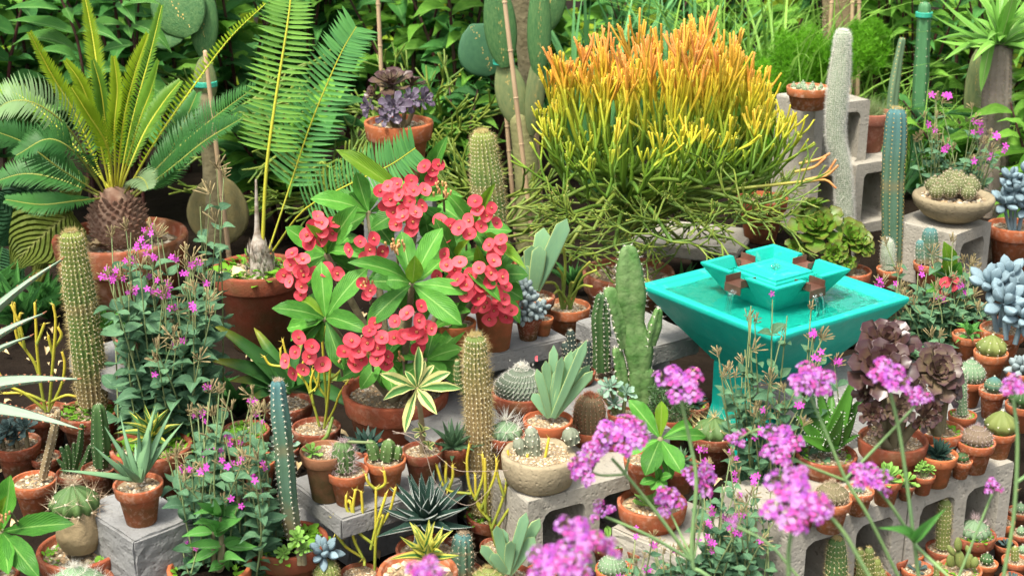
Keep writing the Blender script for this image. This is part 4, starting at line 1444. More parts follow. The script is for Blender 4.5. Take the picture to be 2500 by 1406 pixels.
for x, y, dy in low:
    q = t.P(x, y, dy)
    s0 = trunk0.lerp(trunk1, U(.35, .95))
    mid = s0.lerp(q, .5) + Vector((0, 0, .03))
    out, tips = [], []
    out.append(tube([s0, mid, q], [.0075, .0065, .0055], 6, 9, col=[greenish(0, 0)] * 3))
    for j in range(3):
        a = U(0, 6.28)
        FSH[0] = U(0, 1)
        if y < 500:
            sticks(out, tips, q, Vector((math.cos(a) * .5 + q.x * .9, math.sin(a) * .5 - .1, U(.5, 1.1))), U(44, 66) * px_, .0045, 2, lambda z, l: fire(z + (.03 if l < 1 else -.02), l), .28, .45, (2, 3))
        else:
            sticks(out, tips, q, Vector((math.cos(a) * .8 + q.x * 1.4, math.sin(a) * .7 - .3, U(-.35, .35))), U(40, 58) * px_, .0036, 3, greenish, .08, .65, (2, 2))
    if tips:
        out.append(tip_leaves(tips, .010, .0018, 0))
    t.part('branch', out, STICK)
out, tips = [], []
out.append(tube([trunk0.lerp(trunk1, .7), t.P(1700, 470, -.1), t.P(1830, 458, -.14), t.P(1975, 442, -.15)], [.007, .006, .005, .0045], 6, 18, col=[(.09, .17, .02), (.14, .22, .03), (.24, .27, .04), (.42, .34, .06)]))
for q, d in (((1965, 440), (1, 0, .7)), ((1965, 445), (1, -.2, -.2)), ((1970, 440), (.8, -.3, .5)), ((1940, 420), (.9, 0, .5)), ((1950, 400), (1, 0, .35))):
    out.append(tube([t.P(*q, -.15), t.P(q[0] + 40, q[1] - 8, -.15) + Vector(d) * .01, t.P(q[0] + 75, q[1] - 70 * d[2], -.16)], [.0045, .004, .0035], 6, 7, col=[(.40, .34, .06), (.62, .30, .08), (.66, .26, .10)]))
t.part('branch', out, STICK)

for lab, px, y, h, n in (('tangled green pencil-stemmed shrub behind the feathery fronds', 800, 4.75, .50, 12), ('tangle of green rods behind the purple rosette pot', 1060, 5.0, .62, 12), ('green rod-stemmed shrub at the left of the leaning trunk', 1180, 4.55, .36, 8), ('yellow-green rods behind the tied prickly pear', 590, 5.0, .75, 7)):
    t = ground_thing('pencil_shrub', lab, 'shrub', px, y, 'green pencil shrubs behind the pots')
    z_ = 0
    for j in range(n):
        out, tips = [], []
        a = U(0, 6.28)
        f = U(.35, 1)
        s0 = Vector((0, 0, h * f * .7))
        out.append(tube([(0, 0, 0), s0 * .6, s0], [.010, .009, .007], 6, 6, col=[greenish(0, 0)] * 3))
        for q in range(3):
            a = U(0, 6.28)
            sticks(out, tips, s0, (math.cos(a), math.sin(a) * .8, U(-.1, .7)), U(.07, .12), .0058, 3, greenish, .06, .6, (2, 2))
        t.part('branch', out, STICK)

# ------------------------------------------------------------------ grasses, fern, spiny trunk at the top right


def grass(label, px, y, n, L, w, kind, z=0.0, fan=.6, name='strap_grass', group='grassy clumps behind the pots', hz=0.0, arch=.5):
    t = ground_thing(name, label, 'grass', px, y, group, z)
    for i in range(n):
        a = U(0, 6.28)
        e = U(.75, 1.45)
        l = L * U(.6, 1.1)
        d = Vector((math.cos(a) * math.cos(e) * fan * 2, math.sin(a) * math.cos(e) * fan * 1.6, math.sin(e))).normalized()
        b = Vector((math.cos(a) * .03, math.sin(a) * .03, hz))
        tip = b + d * l - Vector((0, 0, l * arch * (1 - d.z) * U(.6, 1.6)))
        t.inst('leaf', RN.choice(LS[kind]), frame(b, tip, w * U(.7, 1.2), Vector((U(-.2, .2), U(-.2, .2), 1)) + d * .01 if d.z < .97 else Vector((math.cos(a), math.sin(a), .3))))
    return t


grass('blue-green strap leaves rising left behind the orange pencil bush', 1450, 5.5, 46, 1.0, .020, 'blade_blue', fan=.45, arch=.3)
grass('blue-green strap leaves rising behind the middle of the pencil bush', 1620, 5.6, 46, 1.0, .020, 'blade_blue', fan=.45, arch=.3)
grass('green arching grass behind the right side of the pencil bush', 1760, 5.4, 120, 1.05, .013, 'blade', fan=.6)
grass('bright arching grass left of the tall block', 1880, 5.2, 130, 1.0, .012, 'blade', fan=.6)
grass('upright grass behind the white woolly column', 2040, 5.5, 60, .75, .010, 'blade', fan=.5)
grass('fine grass behind the blue column', 2240, 5.1, 60, .62, .008, 'blade', fan=.5)
grass('grass tuft under the spiny trunk', 2330, 5.2, 50, .6, .010, 'blade', fan=.5)
grass('blue agave-like tuft behind the chipped pot', 2135, 4.95, 12, .60, .035, 'blade_blue', fan=.45, name='blue_tuft', arch=.2)

for lab, px, y, ctrs in (('feathery asparagus fern behind the tall block', 1960, 5.15, [(1895, 190, 90), (1960, 130, 80), (2090, 130, 75), (2120, 90, 50), (1860, 260, 70), (1880, 330, 60), (2000, 180, 80), (1850, 200, 60), (1930, 250, 70)]),):
    t = ground_thing('asparagus_fern', lab, 'fern', px, y)
    for x, yy, r in ctrs:
        c = t.P(x, yy, U(-.1, .15))
        R_ = r * t.s
        t.part('stem', [tube([(0, 0, 0), c * .55 + Vector((0, 0, .06)), c], [.004, .003, .002], 5, 8)], SSTEM)
        n = 1500
        u = rand_units(n) * (NP.uniform(0, 1, n) ** .4)[:, None] * R_
        u[:, 2] *= .7
        u[:, 2] += .3 * R_ * np.sin(u[:, 0] / R_ * 7) * .5
        A = u + np.array(c)
        N = rand_units(n) * .8 + np.array((0, -.2, .8))
        N /= np.linalg.norm(N, axis=1)[:, None]
        t.part('foliage', [spine_chunk(A, N, 6, .028, 1.0, .0022)], L_FERN, stuff=True, smooth=False)

t = ground_thing('spiny_trunk_tree', 'spiny grey trunk with a palm-like leaf tuft at top right', 'succulent tree', 2435, 4.7)
column_px(t, [(2428, 600), (2425, 420), (2432, 260), (2440, 105)], [84, 70, 66, 58], 13, plain("spiny_bark", (.30, .25, .20), (.20, .16, .13), .9, bump=.5), SP_GREY, depth=.1, area=.016, k=3, sl=.022, sw=.0012, spread=.8, dot=.003, dotm=CORK, name='trunk')
c = t.P(2440, 112)
for i in range(40):
    a = i * 2.4
    e = U(-.25, 1.2)
    d = Vector((math.cos(a) * math.cos(e), math.sin(a) * math.cos(e), math.sin(e)))
    L = U(.18, .28)
    t.inst('leaf', RN.choice(LS['strap_fresh']), frame(c, c + d * L, .034 * U(.8, 1.1), (0, -.3, 1)))
t.inst('leaf', LS['strap_fresh'][0], frame(t.P(2420, 100, -.05), t.P(2395, 225, -.08), .035, (-.6, -.8, .2)))
t = ground_thing('prickly_pear', 'narrow old prickly pear joint left of the spiny trunk', 'cactus', 2380, 4.95)
pad(t, (2375, 330), (2385, 120), 50, .03, PADY)
pad(t, (2378, 480), (2375, 310), 46, .04, PADB)
t = ground_thing('tied_column_cactus', 'tall green angled column with a green tie at top right', 'cactus', 2250, 5.0)
column_px(t, [(2240, 420), (2246, 240), (2252, 120), (2258, 5)], [42, 40, 38, 30], 5, plain("column_green", (.06, .17, .07), (.08, .21, .09), .5), SP_TAN, depth=.35, area=.03, k=4, sl=.006, dot=.0022)
tie_band(t, t.P(2256, 36), .027, .027)
t = ground_thing('angled_column_cactus', 'slim yellow-edged green column between the chipped pot and tied column', 'cactus', 2180, 4.8)
column_px(t, [(2172, 400), (2178, 250), (2190, 160), (2203, 92)], [40, 36, 30, 18], 3, G_PALE, SP_YEL, depth=.45, area=.014, k=4, sl=.007, dot=.0024, dotm=WOOLT)
t = ground_thing('old_trunk', 'thick fibrous trunk behind the asparagus fern', 'trunk', 2060, 5.6)
t.part('bark', [tube([(0, 0, 0), t.P(2052, 200), t.P(2050, -80)], [.06, .065, .07], 12, 12)], CORK)
fb = []
A = np.array([list(t.P(2050 + U(-35, 35), U(-40, 250), -.05)) for _ in range(500)])
t.part('fibres', [spine_chunk(A, np.tile((0, -.6, .5), (500, 1)), 2, .05, 1.1, .002)], SP_TAN, stuff=True, smooth=False)
# ------------------------------------------------------------------ crown of thorns (red flowers), the centrepiece
def flower_disc():
    """two rounded bracts, overlapping, with a small dark eye; unit width"""
    chs = []
    for sg in (-1, 1):
        n, k = 4, 12
        V = [(0, 0, 0)]
        for i in range(1, n + 1):
            for j in range(k + 1):
                a = math.radians(-100 + 200 * j / k)
                r = .5 * (i / n) * (1 - .12 * abs(math.cos(a)) ** 8)
                V.append((sg * (r * math.cos(a) * .98 + .01), r * math.sin(a), .10 * (i / n) ** 2 + (.03 if sg > 0 else 0) + .03 * math.sin(3 * a) * (i / n)))
        F = [(1 + j, 2 + j, 0) for j in range(k)] if sg > 0 else [(2 + j, 1 + j, 0) for j in range(k)]
        Q = []
        for i in range(n - 1):
            for j in range(k):
                b = 1 + i * (k + 1) + j
                Q.append((b, b + k + 1, b + k + 2, b + 1))
        V = np.array(V)
        chs += [(V, np.array(F), 0), (V, np.array(Q), 0)]
    k = 10
    aa = np.arange(k) * 2 * math.pi / k
    chs.append((np.vstack([np.c_[.13 * np.cos(aa), .13 * np.sin(aa), np.full(k, .055)], [(0, 0, .045)]]), np.array([(i, (i + 1) % k, k) for i in range(k)]), 1))
    for q in range(4):
        a = q * 1.57 + .4
        c = np.array((.055 * math.cos(a), .055 * math.sin(a), .02))
        chs.append(tube([c, c + np.array((0, 0, .10))], [.035, .03], 5, mi=2))
    return chs


FLOW = [mesh_of('flower', flower_disc(), [PET_RED, PET_EYE, BUD_OR]) for _ in range(2)]
BUDC = mesh_of('bud', [tube([(0, 0, 0), (0, 0, .5), (0, 0, .85), (0, 0, 1)], [.10, .18, .22, .08], 6, 8)], BUD_OR)


def milii_cluster(t, x, y, r, n, dy, fw=35, name='flower_cluster', buds=0):
    c = t.P(x, y, dy)
    R_ = r * t.s * 1.06
    n = int(n * .85)
    view = (EYE - (c + t.loc)).normalized()
    stalk = t.part(name, [tube([c + Vector((0, .06, -.06)), c + Vector((0, .03, -.01)), c + Vector((0, .012, 0))], [.003, .0025, .002], 5, 6)], BARK)
    for i in range(n):
        a = i * 2.39996 + U(-.3, .3)
        rr = R_ * math.sqrt((i + .35) / n) * .85
        off = Vector((math.cos(a) * rr, 0, math.sin(a) * rr * .92))
        dep = -math.sqrt(max(0, R_ * R_ - rr * rr)) * .7 + U(-.006, .006)
        p = c + off + Vector((0, dep, 0))
        nrm = (view * .8 + off / max(R_, 1e-4) * .6 + Vector((U(-.5, .5), U(-.2, .2), U(-.2, .6)))).normalized()
        yy = Vector((math.cos(U(0, 6.28)), .1, math.sin(U(0, 6.28))))
        yy = (yy - nrm * yy.dot(nrm)).normalized()
        w = fw * t.s * U(.85, 1.12)
        xx = yy.cross(nrm)
        M = Matrix(((xx.x * w, yy.x * w, nrm.x * w, p.x), (xx.y * w, yy.y * w, nrm.y * w, p.y), (xx.z * w, yy.z * w, nrm.z * w, p.z), (0, 0, 0, 1)))
        t.inst('flower', RN.choice(FLOW), M, stalk)
    for i in range(buds):
        a = U(0, 6.28)
        b = c + Vector((math.cos(a) * R_ * U(0, .8), U(-.02, .0), U(-.5, .6) * R_))
        d = Vector((U(-.4, .4), U(-.5, .1), 1))
        L = 14 * t.s
        t.inst('bud', BUDC, Matrix.Translation(b) @ d.to_track_quat('Z', 'Y').to_matrix().to_4x4() @ Matrix.Scale(L, 4), stalk)


t = potted('crown_of_thorns', 'crown of thorns bush with coral-red flowers in a large brown pot at centre', 'flowering plant', 965, 948, 262, 0, 'big', 1, 'fine')
MB_ = Vector((0, 0, t.top))
nodes = {'a': ((795, 779), -.16), 'b': ((1006, 694), -.20), 'c': ((797, 622), .0), 'd': ((1112, 640), -.06), 'e': ((1020, 500), .08), 'f': ((1150, 560), .05), 'g': ((900, 520), .1), 'h': ((1190, 680), .0), 'i': ((940, 870), -.1), 'j': ((1040, 880), -.08)}
for k, ((x, y), dy) in nodes.items():
    q = t.P(x, y, dy)
    p0 = MB_ + Vector((U(-.03, .03), U(-.03, .03), 0))
    path = [p0, p0.lerp(q, .5) + Vector((0, .03, -.02)), q]
    st = t.part('stem', [tube(path, [.011, .009, .007], 8, 12)], BARK)
    A = smooth_path(path, 60)
    N = rand_units(60)
    t.part('thorns', [spine_chunk(A, N, 3, .018, .4, .0012)], SP_GREY, st, stuff=True, smooth=False)
ML, MY = LS['milii'], LS['milii_young']
LV = [  # base, tip, width, which, depth of tip
    ('a', (784, 638), 56, 0, -.12), ('a', (898, 655), 58, 1, -.12), ('a', (664, 752), 50, 1, -.20), ('a', (902, 812), 52, 3, -.26), ('a', (839, 903), 50, 0, -.22), ('a', (738, 730), 36, 'y', -.10), ('a', (700, 800), 50, 2, -.08),
    ('b', (850, 640), 46, 3, -.26), ('b', (1013, 625), 46, 'y', -.24), ('b', (1080, 556), 56, 0, -.14), ('b', (980, 564), 54, 2, -.12), ('b', (895, 795), 56, 1, -.26), ('b', (1128, 793), 62, 0, -.27), ('b', (1142, 715), 46, 1, -.20), ('b', (1100, 760), 44, 2, -.16),
    ('c', (748, 547), 32, 'y', -.08), ('c', (872, 502), 58, 0, -.06), ('c', (697, 554), 52, 2, .0), ('c', (878, 628), 32, 1, -.10), ('c', (742, 690), 50, 1, .03), ('c', (850, 580), 50, 2, .06),
    ('d', (1062, 533), 48, 0, -.10), ('d', (1146, 585), 26, 'y', -.12), ('d', (1222, 735), 44, 3, -.14), ('d', (1090, 720), 60, 1, -.02), ('d', (1040, 610), 50, 2, .02), ('d', (1180, 620), 40, 0, -.02),
    ('e', (1092, 332), 46, 0, .05), ('e', (912, 470), 44, 1, .0), ('e', (820, 365), 48, 'y', .12), ('e', (985, 545), 46, 2, .0), ('e', (905, 560), 60, 1, .05), ('e', (1130, 480), 44, 3, .02),
    ('f', (1210, 445), 30, 'y', -.02), ('f', (1088, 470), 42, 1, .0), ('f', (1285, 657), 34, 'y', -.10), ('f', (1190, 620), 40, 0, -.05), ('f', (1100, 600), 48, 2, 0),
    ('g', (758, 485), 58, 1, .05), ('g', (870, 420), 50, 2, .12), ('g', (960, 600), 56, 0, .05), ('g', (830, 560), 50, 2, .1),
    ('h', (1165, 600), 36, 'y', -.06), ('h', (1240, 620), 40, 1, 0), ('h', (1120, 780), 50, 2, .05), ('h', (1270, 790), 36, 1, -.02),
    ('i', (880, 950), 46, 1, -.14), ('i', (960, 960), 46, 2, -.16), ('i', (850, 850), 50, 2, -.05), ('i', (985, 800), 60, 2, .0), ('i', (820, 930), 40, 0, -.1),
    ('j', (1130, 850), 46, 1, -.1), ('j', (1020, 950), 44, 2, -.15), ('j', (1090, 920), 44, 0, -.13), ('j', (1140, 790), 50, 2, 0), ('j', (1060, 800), 55, 1, .02)]
for k, tip, w, which, dt in LV:
    (b, db) = nodes[k]
    leaf_px(t, b, tip, w * .9, MY[0] if which == 'y' else ML[which], db, dt, (U(-.2, .2), -.75, .65))
for k in nodes:
    (b, db) = nodes[k]
    for j in range(9):
        a = U(0, 6.28)
        L = U(60, 115)
        leaf_px(t, b, (b[0] + L * math.cos(a), max(450, b[1] + L * .8 * math.sin(a))), U(38, 54), RN.choice(ML), db + .03, db + U(.0, .14), (U(-.3, .3), -.7, .65))
for x, y, r, n, dy in ((781, 556, 46, 11, -.02), (730, 650, 50, 9, -.06), (894, 597, 45, 8, -.12), (993, 478, 62, 13, .0), (1000, 535, 36, 6, -.06), (1180, 520, 50, 10, -.02), (1136, 566, 26, 3, -.08), (1102, 650, 50, 10, -.14), (1187, 655, 46, 8, -.10),
                       (1222, 718, 40, 7, -.08), (1012, 768, 52, 8, -.26), (917, 832, 64, 15, -.24), (1022, 815, 40, 6, -.26), (747, 858, 60, 10, -.24), (1050, 412, 30, 5, .05), (815, 664, 24, 3, -.12), (1196, 752, 34, 5, -.08), (985, 455, 40, 6, .05), (945, 470, 30, 4, .02), (728, 690, 36, 5, -.08), (1090, 545, 30, 4, -.06), (1130, 690, 30, 4, -.18), (860, 860, 34, 5, -.22), (1160, 720, 34, 5, -.12), (1210, 600, 30, 5, -.06), (1240, 750, 26, 4, -.06)):
    milii_cluster(t, x, y, r, n, dy)
milii_cluster(t, 897, 700, 24, 4, -.24, 30, buds=8)
milii_cluster(t, 965, 605, 24, 0, -.2, buds=16, name='bud_cluster')
milii_cluster(t, 1081, 470, 26, 0, -.02, buds=16, name='bud_cluster')
for q in range(4):
    milii_cluster(t, 830 + q * 70 + U(-20, 20), 870 + U(-15, 25), 12, 0, -.2, buds=4, name='bud_cluster')

# ------------------------------------------------------------------ purple rosettes in the raised pot
t = potted('purple_aeonium', 'purple rosette succulent in an orange pot raised behind the red flowers', 'succulent', 973, 296, 172, .36, 'std', 0, 'big')
o_, c_, _, _ = None, None, None, None
pb = t.loc
me = mesh_of('concrete_block', [rough_box(.22, .22, .36)], CONCG, False)
tag(add('concrete_block', me, None, Matrix.Translation((pb.x - .11, pb.y - .11, .359))), 'upright block hidden behind the red flowers, under the purple rosette pot', 'block', GB)
for (x, y), dy, R_, n, k, ax in (((958, 212), 0, 66, 26, 'aeo_p', (0, -.35, 1)), ((962, 262), -.09, 44, 18, 'aeo_b', (-.1, -1, .35)), ((1000, 245), -.06, 34, 16, 'aeo_b', (.3, -.9, .5)), ((1032, 246), -.02, 36, 16, 'aeo_b', (.7, -.6, .4)),
                                 ((905, 262), -.04, 34, 14, 'aeo_b', (-.8, -.6, .2)), ((1003, 210), .06, 48, 18, 'aeo_p', (.3, .1, 1)), ((915, 235), .02, 36, 14, 'aeo_d', (-.6, -.4, .5)), ((945, 285), -.1, 32, 10, 'aeo_b', (-.2, -1, 0))):
    q = t.P(x, y, dy)
    ro = t.part('rosette', [tube([Vector((q.x * .3, q.y * .3, t.top)), Vector((q.x * .7, q.y * .8, q.z * .8 + t.top * .2)), q], [.008, .007, .006], 6, 8)], BARK)
    rosette(t, q, ax, R_ * t.s, n, LS[k], .15, 1.25, .62, 1, .35, parent=ro, rise=.15)

# ------------------------------------------------------------------ columns
GOLD = dict(depth=.24, area=.0105, k=7, sl=.017, spread=1.3, sw=.0008, dot=.0021)
t = potted('gold_column_cactus', 'tall gold-spined ribbed column with weeds in its pot at left', 'cactus', 215, 1000, 150, 0, 'std', 1, 'mid', 2)
q = t.P(226, 1000)
column_px(t, [(228, 985), (212, 840), (192, 700), (172, 562)], [70, 78, 70, 54], 19, G_GOLD, SP_YEL, crown=SP_YEL, **GOLD)
t = potted('gold_column_cactus', 'gold-spined column standing behind the red flowers', 'cactus', 1198, 640, 130, 0.1, 'std', 1, 'mid')
column_px(t, [(1205, 640), (1198, 520), (1186, 420), (1176, 318)], [68, 74, 74, 54], 19, G_GOLD, SP_YEL, crown=SP_YEL, **GOLD)
t = potted('straw_column_cactus', 'tall straw-coloured column with a side bud at front centre', 'cactus', 1200, 1252, 128, 0, 'std', 1, 'mid', 2)
column_px(t, [(1182, 1250), (1172, 1110), (1168, 990), (1162, 900), (1160, 815)], [54, 64, 66, 62, 50], 19, leafmat("cactus_straw", (.30, .21, .10), (.22, .19, .08), .7, 0, rnd=0, tip=(.13, .19, .05)), SP_YEL, crown=SP_YEL, **GOLD)
column_px(t, [(1148, 970), (1122, 935), (1116, 880)], [14, 18, 14], 14, G_BAR, SP_YEL, depth=.12, area=.008, k=6, sl=.007, sw=.0004, dot=.001, name='side_bud')

t = ground_thing('silver_torch_cactus', 'white woolly column in front of the tall hollow block', 'cactus', 2058, 4.2, z=.145)
column_px(t, [(2062, 560), (2058, 430), (2040, 330), (2046, 220), (2054, 140), (2058, 72)], [44, 40, 42, 47, 45, 30], 26, G_SILV, SP_WHITE, depth=.15, area=.0065, k=8, sl=.013, spread=1.0, sw=.0008, dot=0, crown=SP_WHITE, twist=.6)
t = ground_thing('blue_column_cactus', 'blue-green ribbed column between the chipped pot and stone bowl', 'cactus', 2185, 4.0, z=.145)
column_px(t, [(2178, 600), (2180, 450), (2186, 340), (2190, 262)], [52, 52, 58, 46], 9, G_BLUE, SP_YEL, depth=.24, area=.012, k=5, sl=.006, sw=.0005, dot=.0022, dotm=WOOLT, crown=SP_YEL)

# flat jagged cactus by the fountain
t = potted('jagged_cactus', 'flat winged cactus with scalloped spiny edges left of the fountain', 'cactus', 1560, 985, 130, .05, 'std', 1, 'mid')
for pix, w, rb in (([(1568, 985), (1566, 890)], [62, 66], 2), ([(1562, 915), (1560, 860), (1550, 800), (1542, 740), (1537, 670), (1534, 598)], [50, 70, 50, 76, 62, 36], 2), ([(1520, 965), (1512, 900), (1502, 848)], [36, 40, 28], 3), ([(1586, 842), (1595, 800), (1608, 752)], [30, 40, 24], 3), ([(1520, 850), (1512, 800), (1500, 745), (1480, 702)], [26, 44, 50, 40], 3)):
    column_px(t, pix, w, rb, plain("cactus_winged", (.07, .17, .04), (.15, .24, .09), .6, nscale=40, bump=.5), SP_WHITE, depth=.72 if rb == 2 else .5, area=.014, k=5, sl=.011, spread=1.2, sw=.0010, dot=.0026, sharp=.8, wob=.04, name='joint')
t = potted('dark_angled_cactus', 'dark four-angled column with white spines beside the winged cactus', 'cactus', 1490, 915, 96, .05, 'std', 1, 'mid')
column_px(t, [(1466, 905), (1464, 830), (1462, 770), (1470, 715)], [38, 36, 36, 28], 6, G_DARK, SP_WHITE, depth=.35, area=.011, k=6, sl=.010, dot=.0018)
column_px(t, [(1480, 905), (1480, 820), (1476, 740)], [22, 26, 20], 6, G_DARK, SP_WHITE, depth=.35, area=.011, k=6, sl=.010, dot=.0018)

# blue leaning column with weeds, front left
t = potted('blue_column_cactus', 'leaning blue-green column rising from a weedy pot at front left', 'cactus', 702, 1315, 200, 0, 'std', 1, 'soil', 2)
column_px(t, [(716, 1310), (702, 1200), (692, 1080), (682, 990), (678, 925)], [40, 46, 46, 46, 34], 6, G_BLUE, SP_WHITE, depth=.3, area=.011, k=5, sl=.008, dot=.002, crown=SP_TAN)
for (x, y), R_ in (((728, 1315), 30), ((692, 1350), 26), ((740, 1340), 22)):
    q = t.P(x, y, -.07)
    ro = t.part('rosette', [tube([(q.x, q.y, t.top), q], [.006, .005], 6, 4)], BARK)
    rosette(t, q, (0, -.7, .7), R_ * t.s, 18, LS['ech_lime'], .1, 1.3, .55, 1, .4, parent=ro)

# ------------------------------------------------------------------ agaves and aloes
t = potted('grey_agave', 'grey-green toothed agave reaching in from the left edge', 'agave', -150, 1010, 200, 0, 'std', 1, 'mid')
TOOTH = SP_RED
for b, m_, tip, w, db, dt in (((-130, 900), (-20, 740), (150, 634), 38, -.0, -.05), ((-130, 930), (-10, 850), (106, 765), 46, -.05, -.16), ((-130, 960), (30, 930), (75, 820), 34, -.08, -.22), ((-140, 985), (40, 955), (190, 925), 60, -.08, -.26), ((-140, 1000), (40, 1008), (192, 1046), 58, -.1, -.30), ((-130, 900), (-80, 760), (-40, 620), 60, 0, 0), ((-170, 900), (-200, 760), (-240, 640), 60, 0, 0), ((-170, 960), (-260, 930), (-330, 900), 60, -.05, -.1)):
    B, T2 = t.P(*b, db), t.P(*tip, dt)
    o = t.inst('leaf', LS['agam'][1], frame(B, T2, w * .8 * t.s, (.05, -.55, .85)))
    v = np.linspace(.12, .93, 20)
    wv = WID['dagger'](v)
    A, N = [], []
    for vi, wi in zip(v, wv):
        for sg in (-1, 1):
            A.append((sg * wi * .5, vi, .06 * 4 * vi * (1 - vi) + .0324 * wi))
            N.append((sg * 1.0, .3 * w * t.s / (T2 - B).length, 0))
    A, N = np.array(A), np.array(N)
    V, Fc, _ = spine_chunk(A, N, 1, .10, .02, .016)
    add('teeth', mesh_of('teeth', [(V, Fc)], TOOTH, False), o, None, True)
    o2 = t.part('tip_spine', [tube([T2, T2 + (T2 - B).normalized() * .012], [.0022, .0006], 6)], SP_RED)

t = potted('white_edged_agave', 'dark agave with white-edged leaves in the front centre', 'agave', 1040, 1335, 150, 0, 'std', 1, 'mid')
q = t.P(1040, 1275)
rosette(t, q, (0, -.28, 1), 122 * t.s, 40, LS['agave_dark'], .12, 1.4, .27, 1.2, .72, rise=.3)
t = potted('striped_agave', 'yellow-striped agave in a pot below the white-edged agave', 'agave', 1020, 1392, 200, 0, 'std', 0, 'big')
q = t.P(1045, 1370, -.05)
rosette(t, q, (0, -.3, 1), 98 * t.s, 15, LS['quad'], .35, 1.4, .30, 1.2, .95, rise=.1)
t = potted('striped_agave', 'green agave with pale yellow edges behind the blue aloe', 'agave', 368, 1085, 200, 0, 'std', 1, 'mid', 2)
q = t.P(372, 1075)
rosette(t, q, (0, -.2, 1), 90 * t.s, 20, LS['lophantha'], .25, 1.35, .28, 1.2, .85, rise=.1)
t = potted('blue_aloe', 'pale blue-green aloe in an orange pot on the left block', 'aloe', 337, 1178, 122, .215, 'std', 0, 'big')
q0 = (338, 1172)
for tip, w, dt in (((145, 1147), 18, -.06), ((228, 1088), 20, -.04), ((255, 1040), 20, .0), ((294, 1012), 17, .02), ((336, 1036), 18, -.03), ((381, 988), 27, .0), ((420, 1000), 24, .03), ((447, 1030), 20, .02), ((365, 1050), 20, -.06), ((300, 1090), 22, -.06), ((330, 1080), 20, .06), ((400, 1080), 20, .06), ((280, 1120), 18, -.08)):
    leaf_px(t, (q0[0] + U(-6, 6), q0[1]), tip, w, RN.choice(LS['aloe_dagger']), 0, dt, (U(-.2, .2), -.8, .5))


def fan_aloe(t, foot, tips, w, dys=None):
    for i, tp in enumerate(tips):
        leaf_px(t, (foot[0] + (tp[0] - foot[0]) * .06, foot[1]), tp, w * U(.9, 1.1), LS['aloe'][i % 2], (i % 3 - 1) * .006, (i % 3 - 1) * .02, (U(-.15, .15), -1, .2))


t = potted('fan_aloe', 'fan aloe with blunt green blades in front of the mammillaria slab', 'aloe', 1338, 1022, 124, .20, 'std', 0, 'mid')
fan_aloe(t, (1345, 1018), [(1310, 900), (1332, 880), (1352, 842), (1372, 870), (1395, 855), (1412, 848), (1432, 830), (1440, 890), (1300, 960), (1448, 905), (1362, 900), (1405, 880)], 23)
t = potted('fan_aloe', 'fan aloe at the bottom edge, right of the straw column', 'aloe', 1240, 1405, 130, 0, 'std', 1, 'mid')
fan_aloe(t, (1238, 1400), [(1175, 1330), (1212, 1282), (1228, 1290), (1248, 1320), (1285, 1250), (1318, 1265), (1200, 1350), (1305, 1310)], 27)
t = potted('paddle_aloe', 'paddle-leaved aloe in a small pot behind the orange pots', 'aloe', 1308, 722, 96, .16, 'std', 1, 'big')
fan_aloe(t, (1302, 708), [(1270, 650), (1282, 620), (1328, 556), (1298, 600), (1384, 534), (1345, 580), (1318, 600)], 40)
t = potted('toothed_aloe', 'bright green aloe with white teeth in a pot under the turquoise fountain rim', 'aloe', 2018, 1105, 152, .15, 'std', 1, 'mid', 1)
for tip, w, dt in (((2090, 905), 56, 0), ((2118, 955), 40, .03), ((2090, 1010), 44, -.05), ((1990, 925), 40, .05), ((1940, 1010), 40, 0), ((1962, 960), 44, .04), ((2100, 1060), 34, -.04), ((2030, 940), 40, .08), ((1935, 1060), 34, -.04), ((2060, 1000), 40, -.06)):
    B, T2 = t.P(2018 + U(-8, 8), 1092, 0), t.P(*tip, dt)
    o = t.inst('leaf', mesh_of('leaf', [fat_leaf('dagger', .10, .05, 8, 8, .5)], L_ALOEG) if not LS.get('alg') else RN.choice(LS['alg']), frame(B, T2, w * t.s, (U(-.3, .3), -.8, .5)))
    v = np.linspace(.05, .95, 16)
    wv = WID['dagger'](v)
    A = np.array([(sg * wi * .5, vi, .05 * 4 * vi * (1 - vi) + .09 * wi) for vi, wi in zip(v, wv) for sg in (-1, 1)])
    N = np.array([(sg * 1.0, .05, 0) for vi in v for sg in (-1, 1)])
    V, Fc, _ = spine_chunk(A, N, 1, .13, .05, .03)
    add('teeth', mesh_of('teeth', [(V, Fc)], SP_WHITE, False), o, None, True)


# ------------------------------------------------------------------ aeonium clumps at right
def aeonium(t, heads, key, stem=BARK):
    for (x, y), dy, R_, n, ax in heads:
        q = t.P(x, y, dy)
        ro = t.part('rosette', [tube([Vector((q.x * .2, q.y * .2, t.top)), Vector((q.x * .7, q.y * .7 + .01, q.z * .6 + t.top * .4)), q], [.010, .009, .007], 7, 8)], stem)
        rosette(t, q, ax, R_ * t.s, n, LS[key if isinstance(key, str) else RN.choice(key)], .08, 1.3, .74, 1, .32, parent=ro, rise=.06, jit=.05)


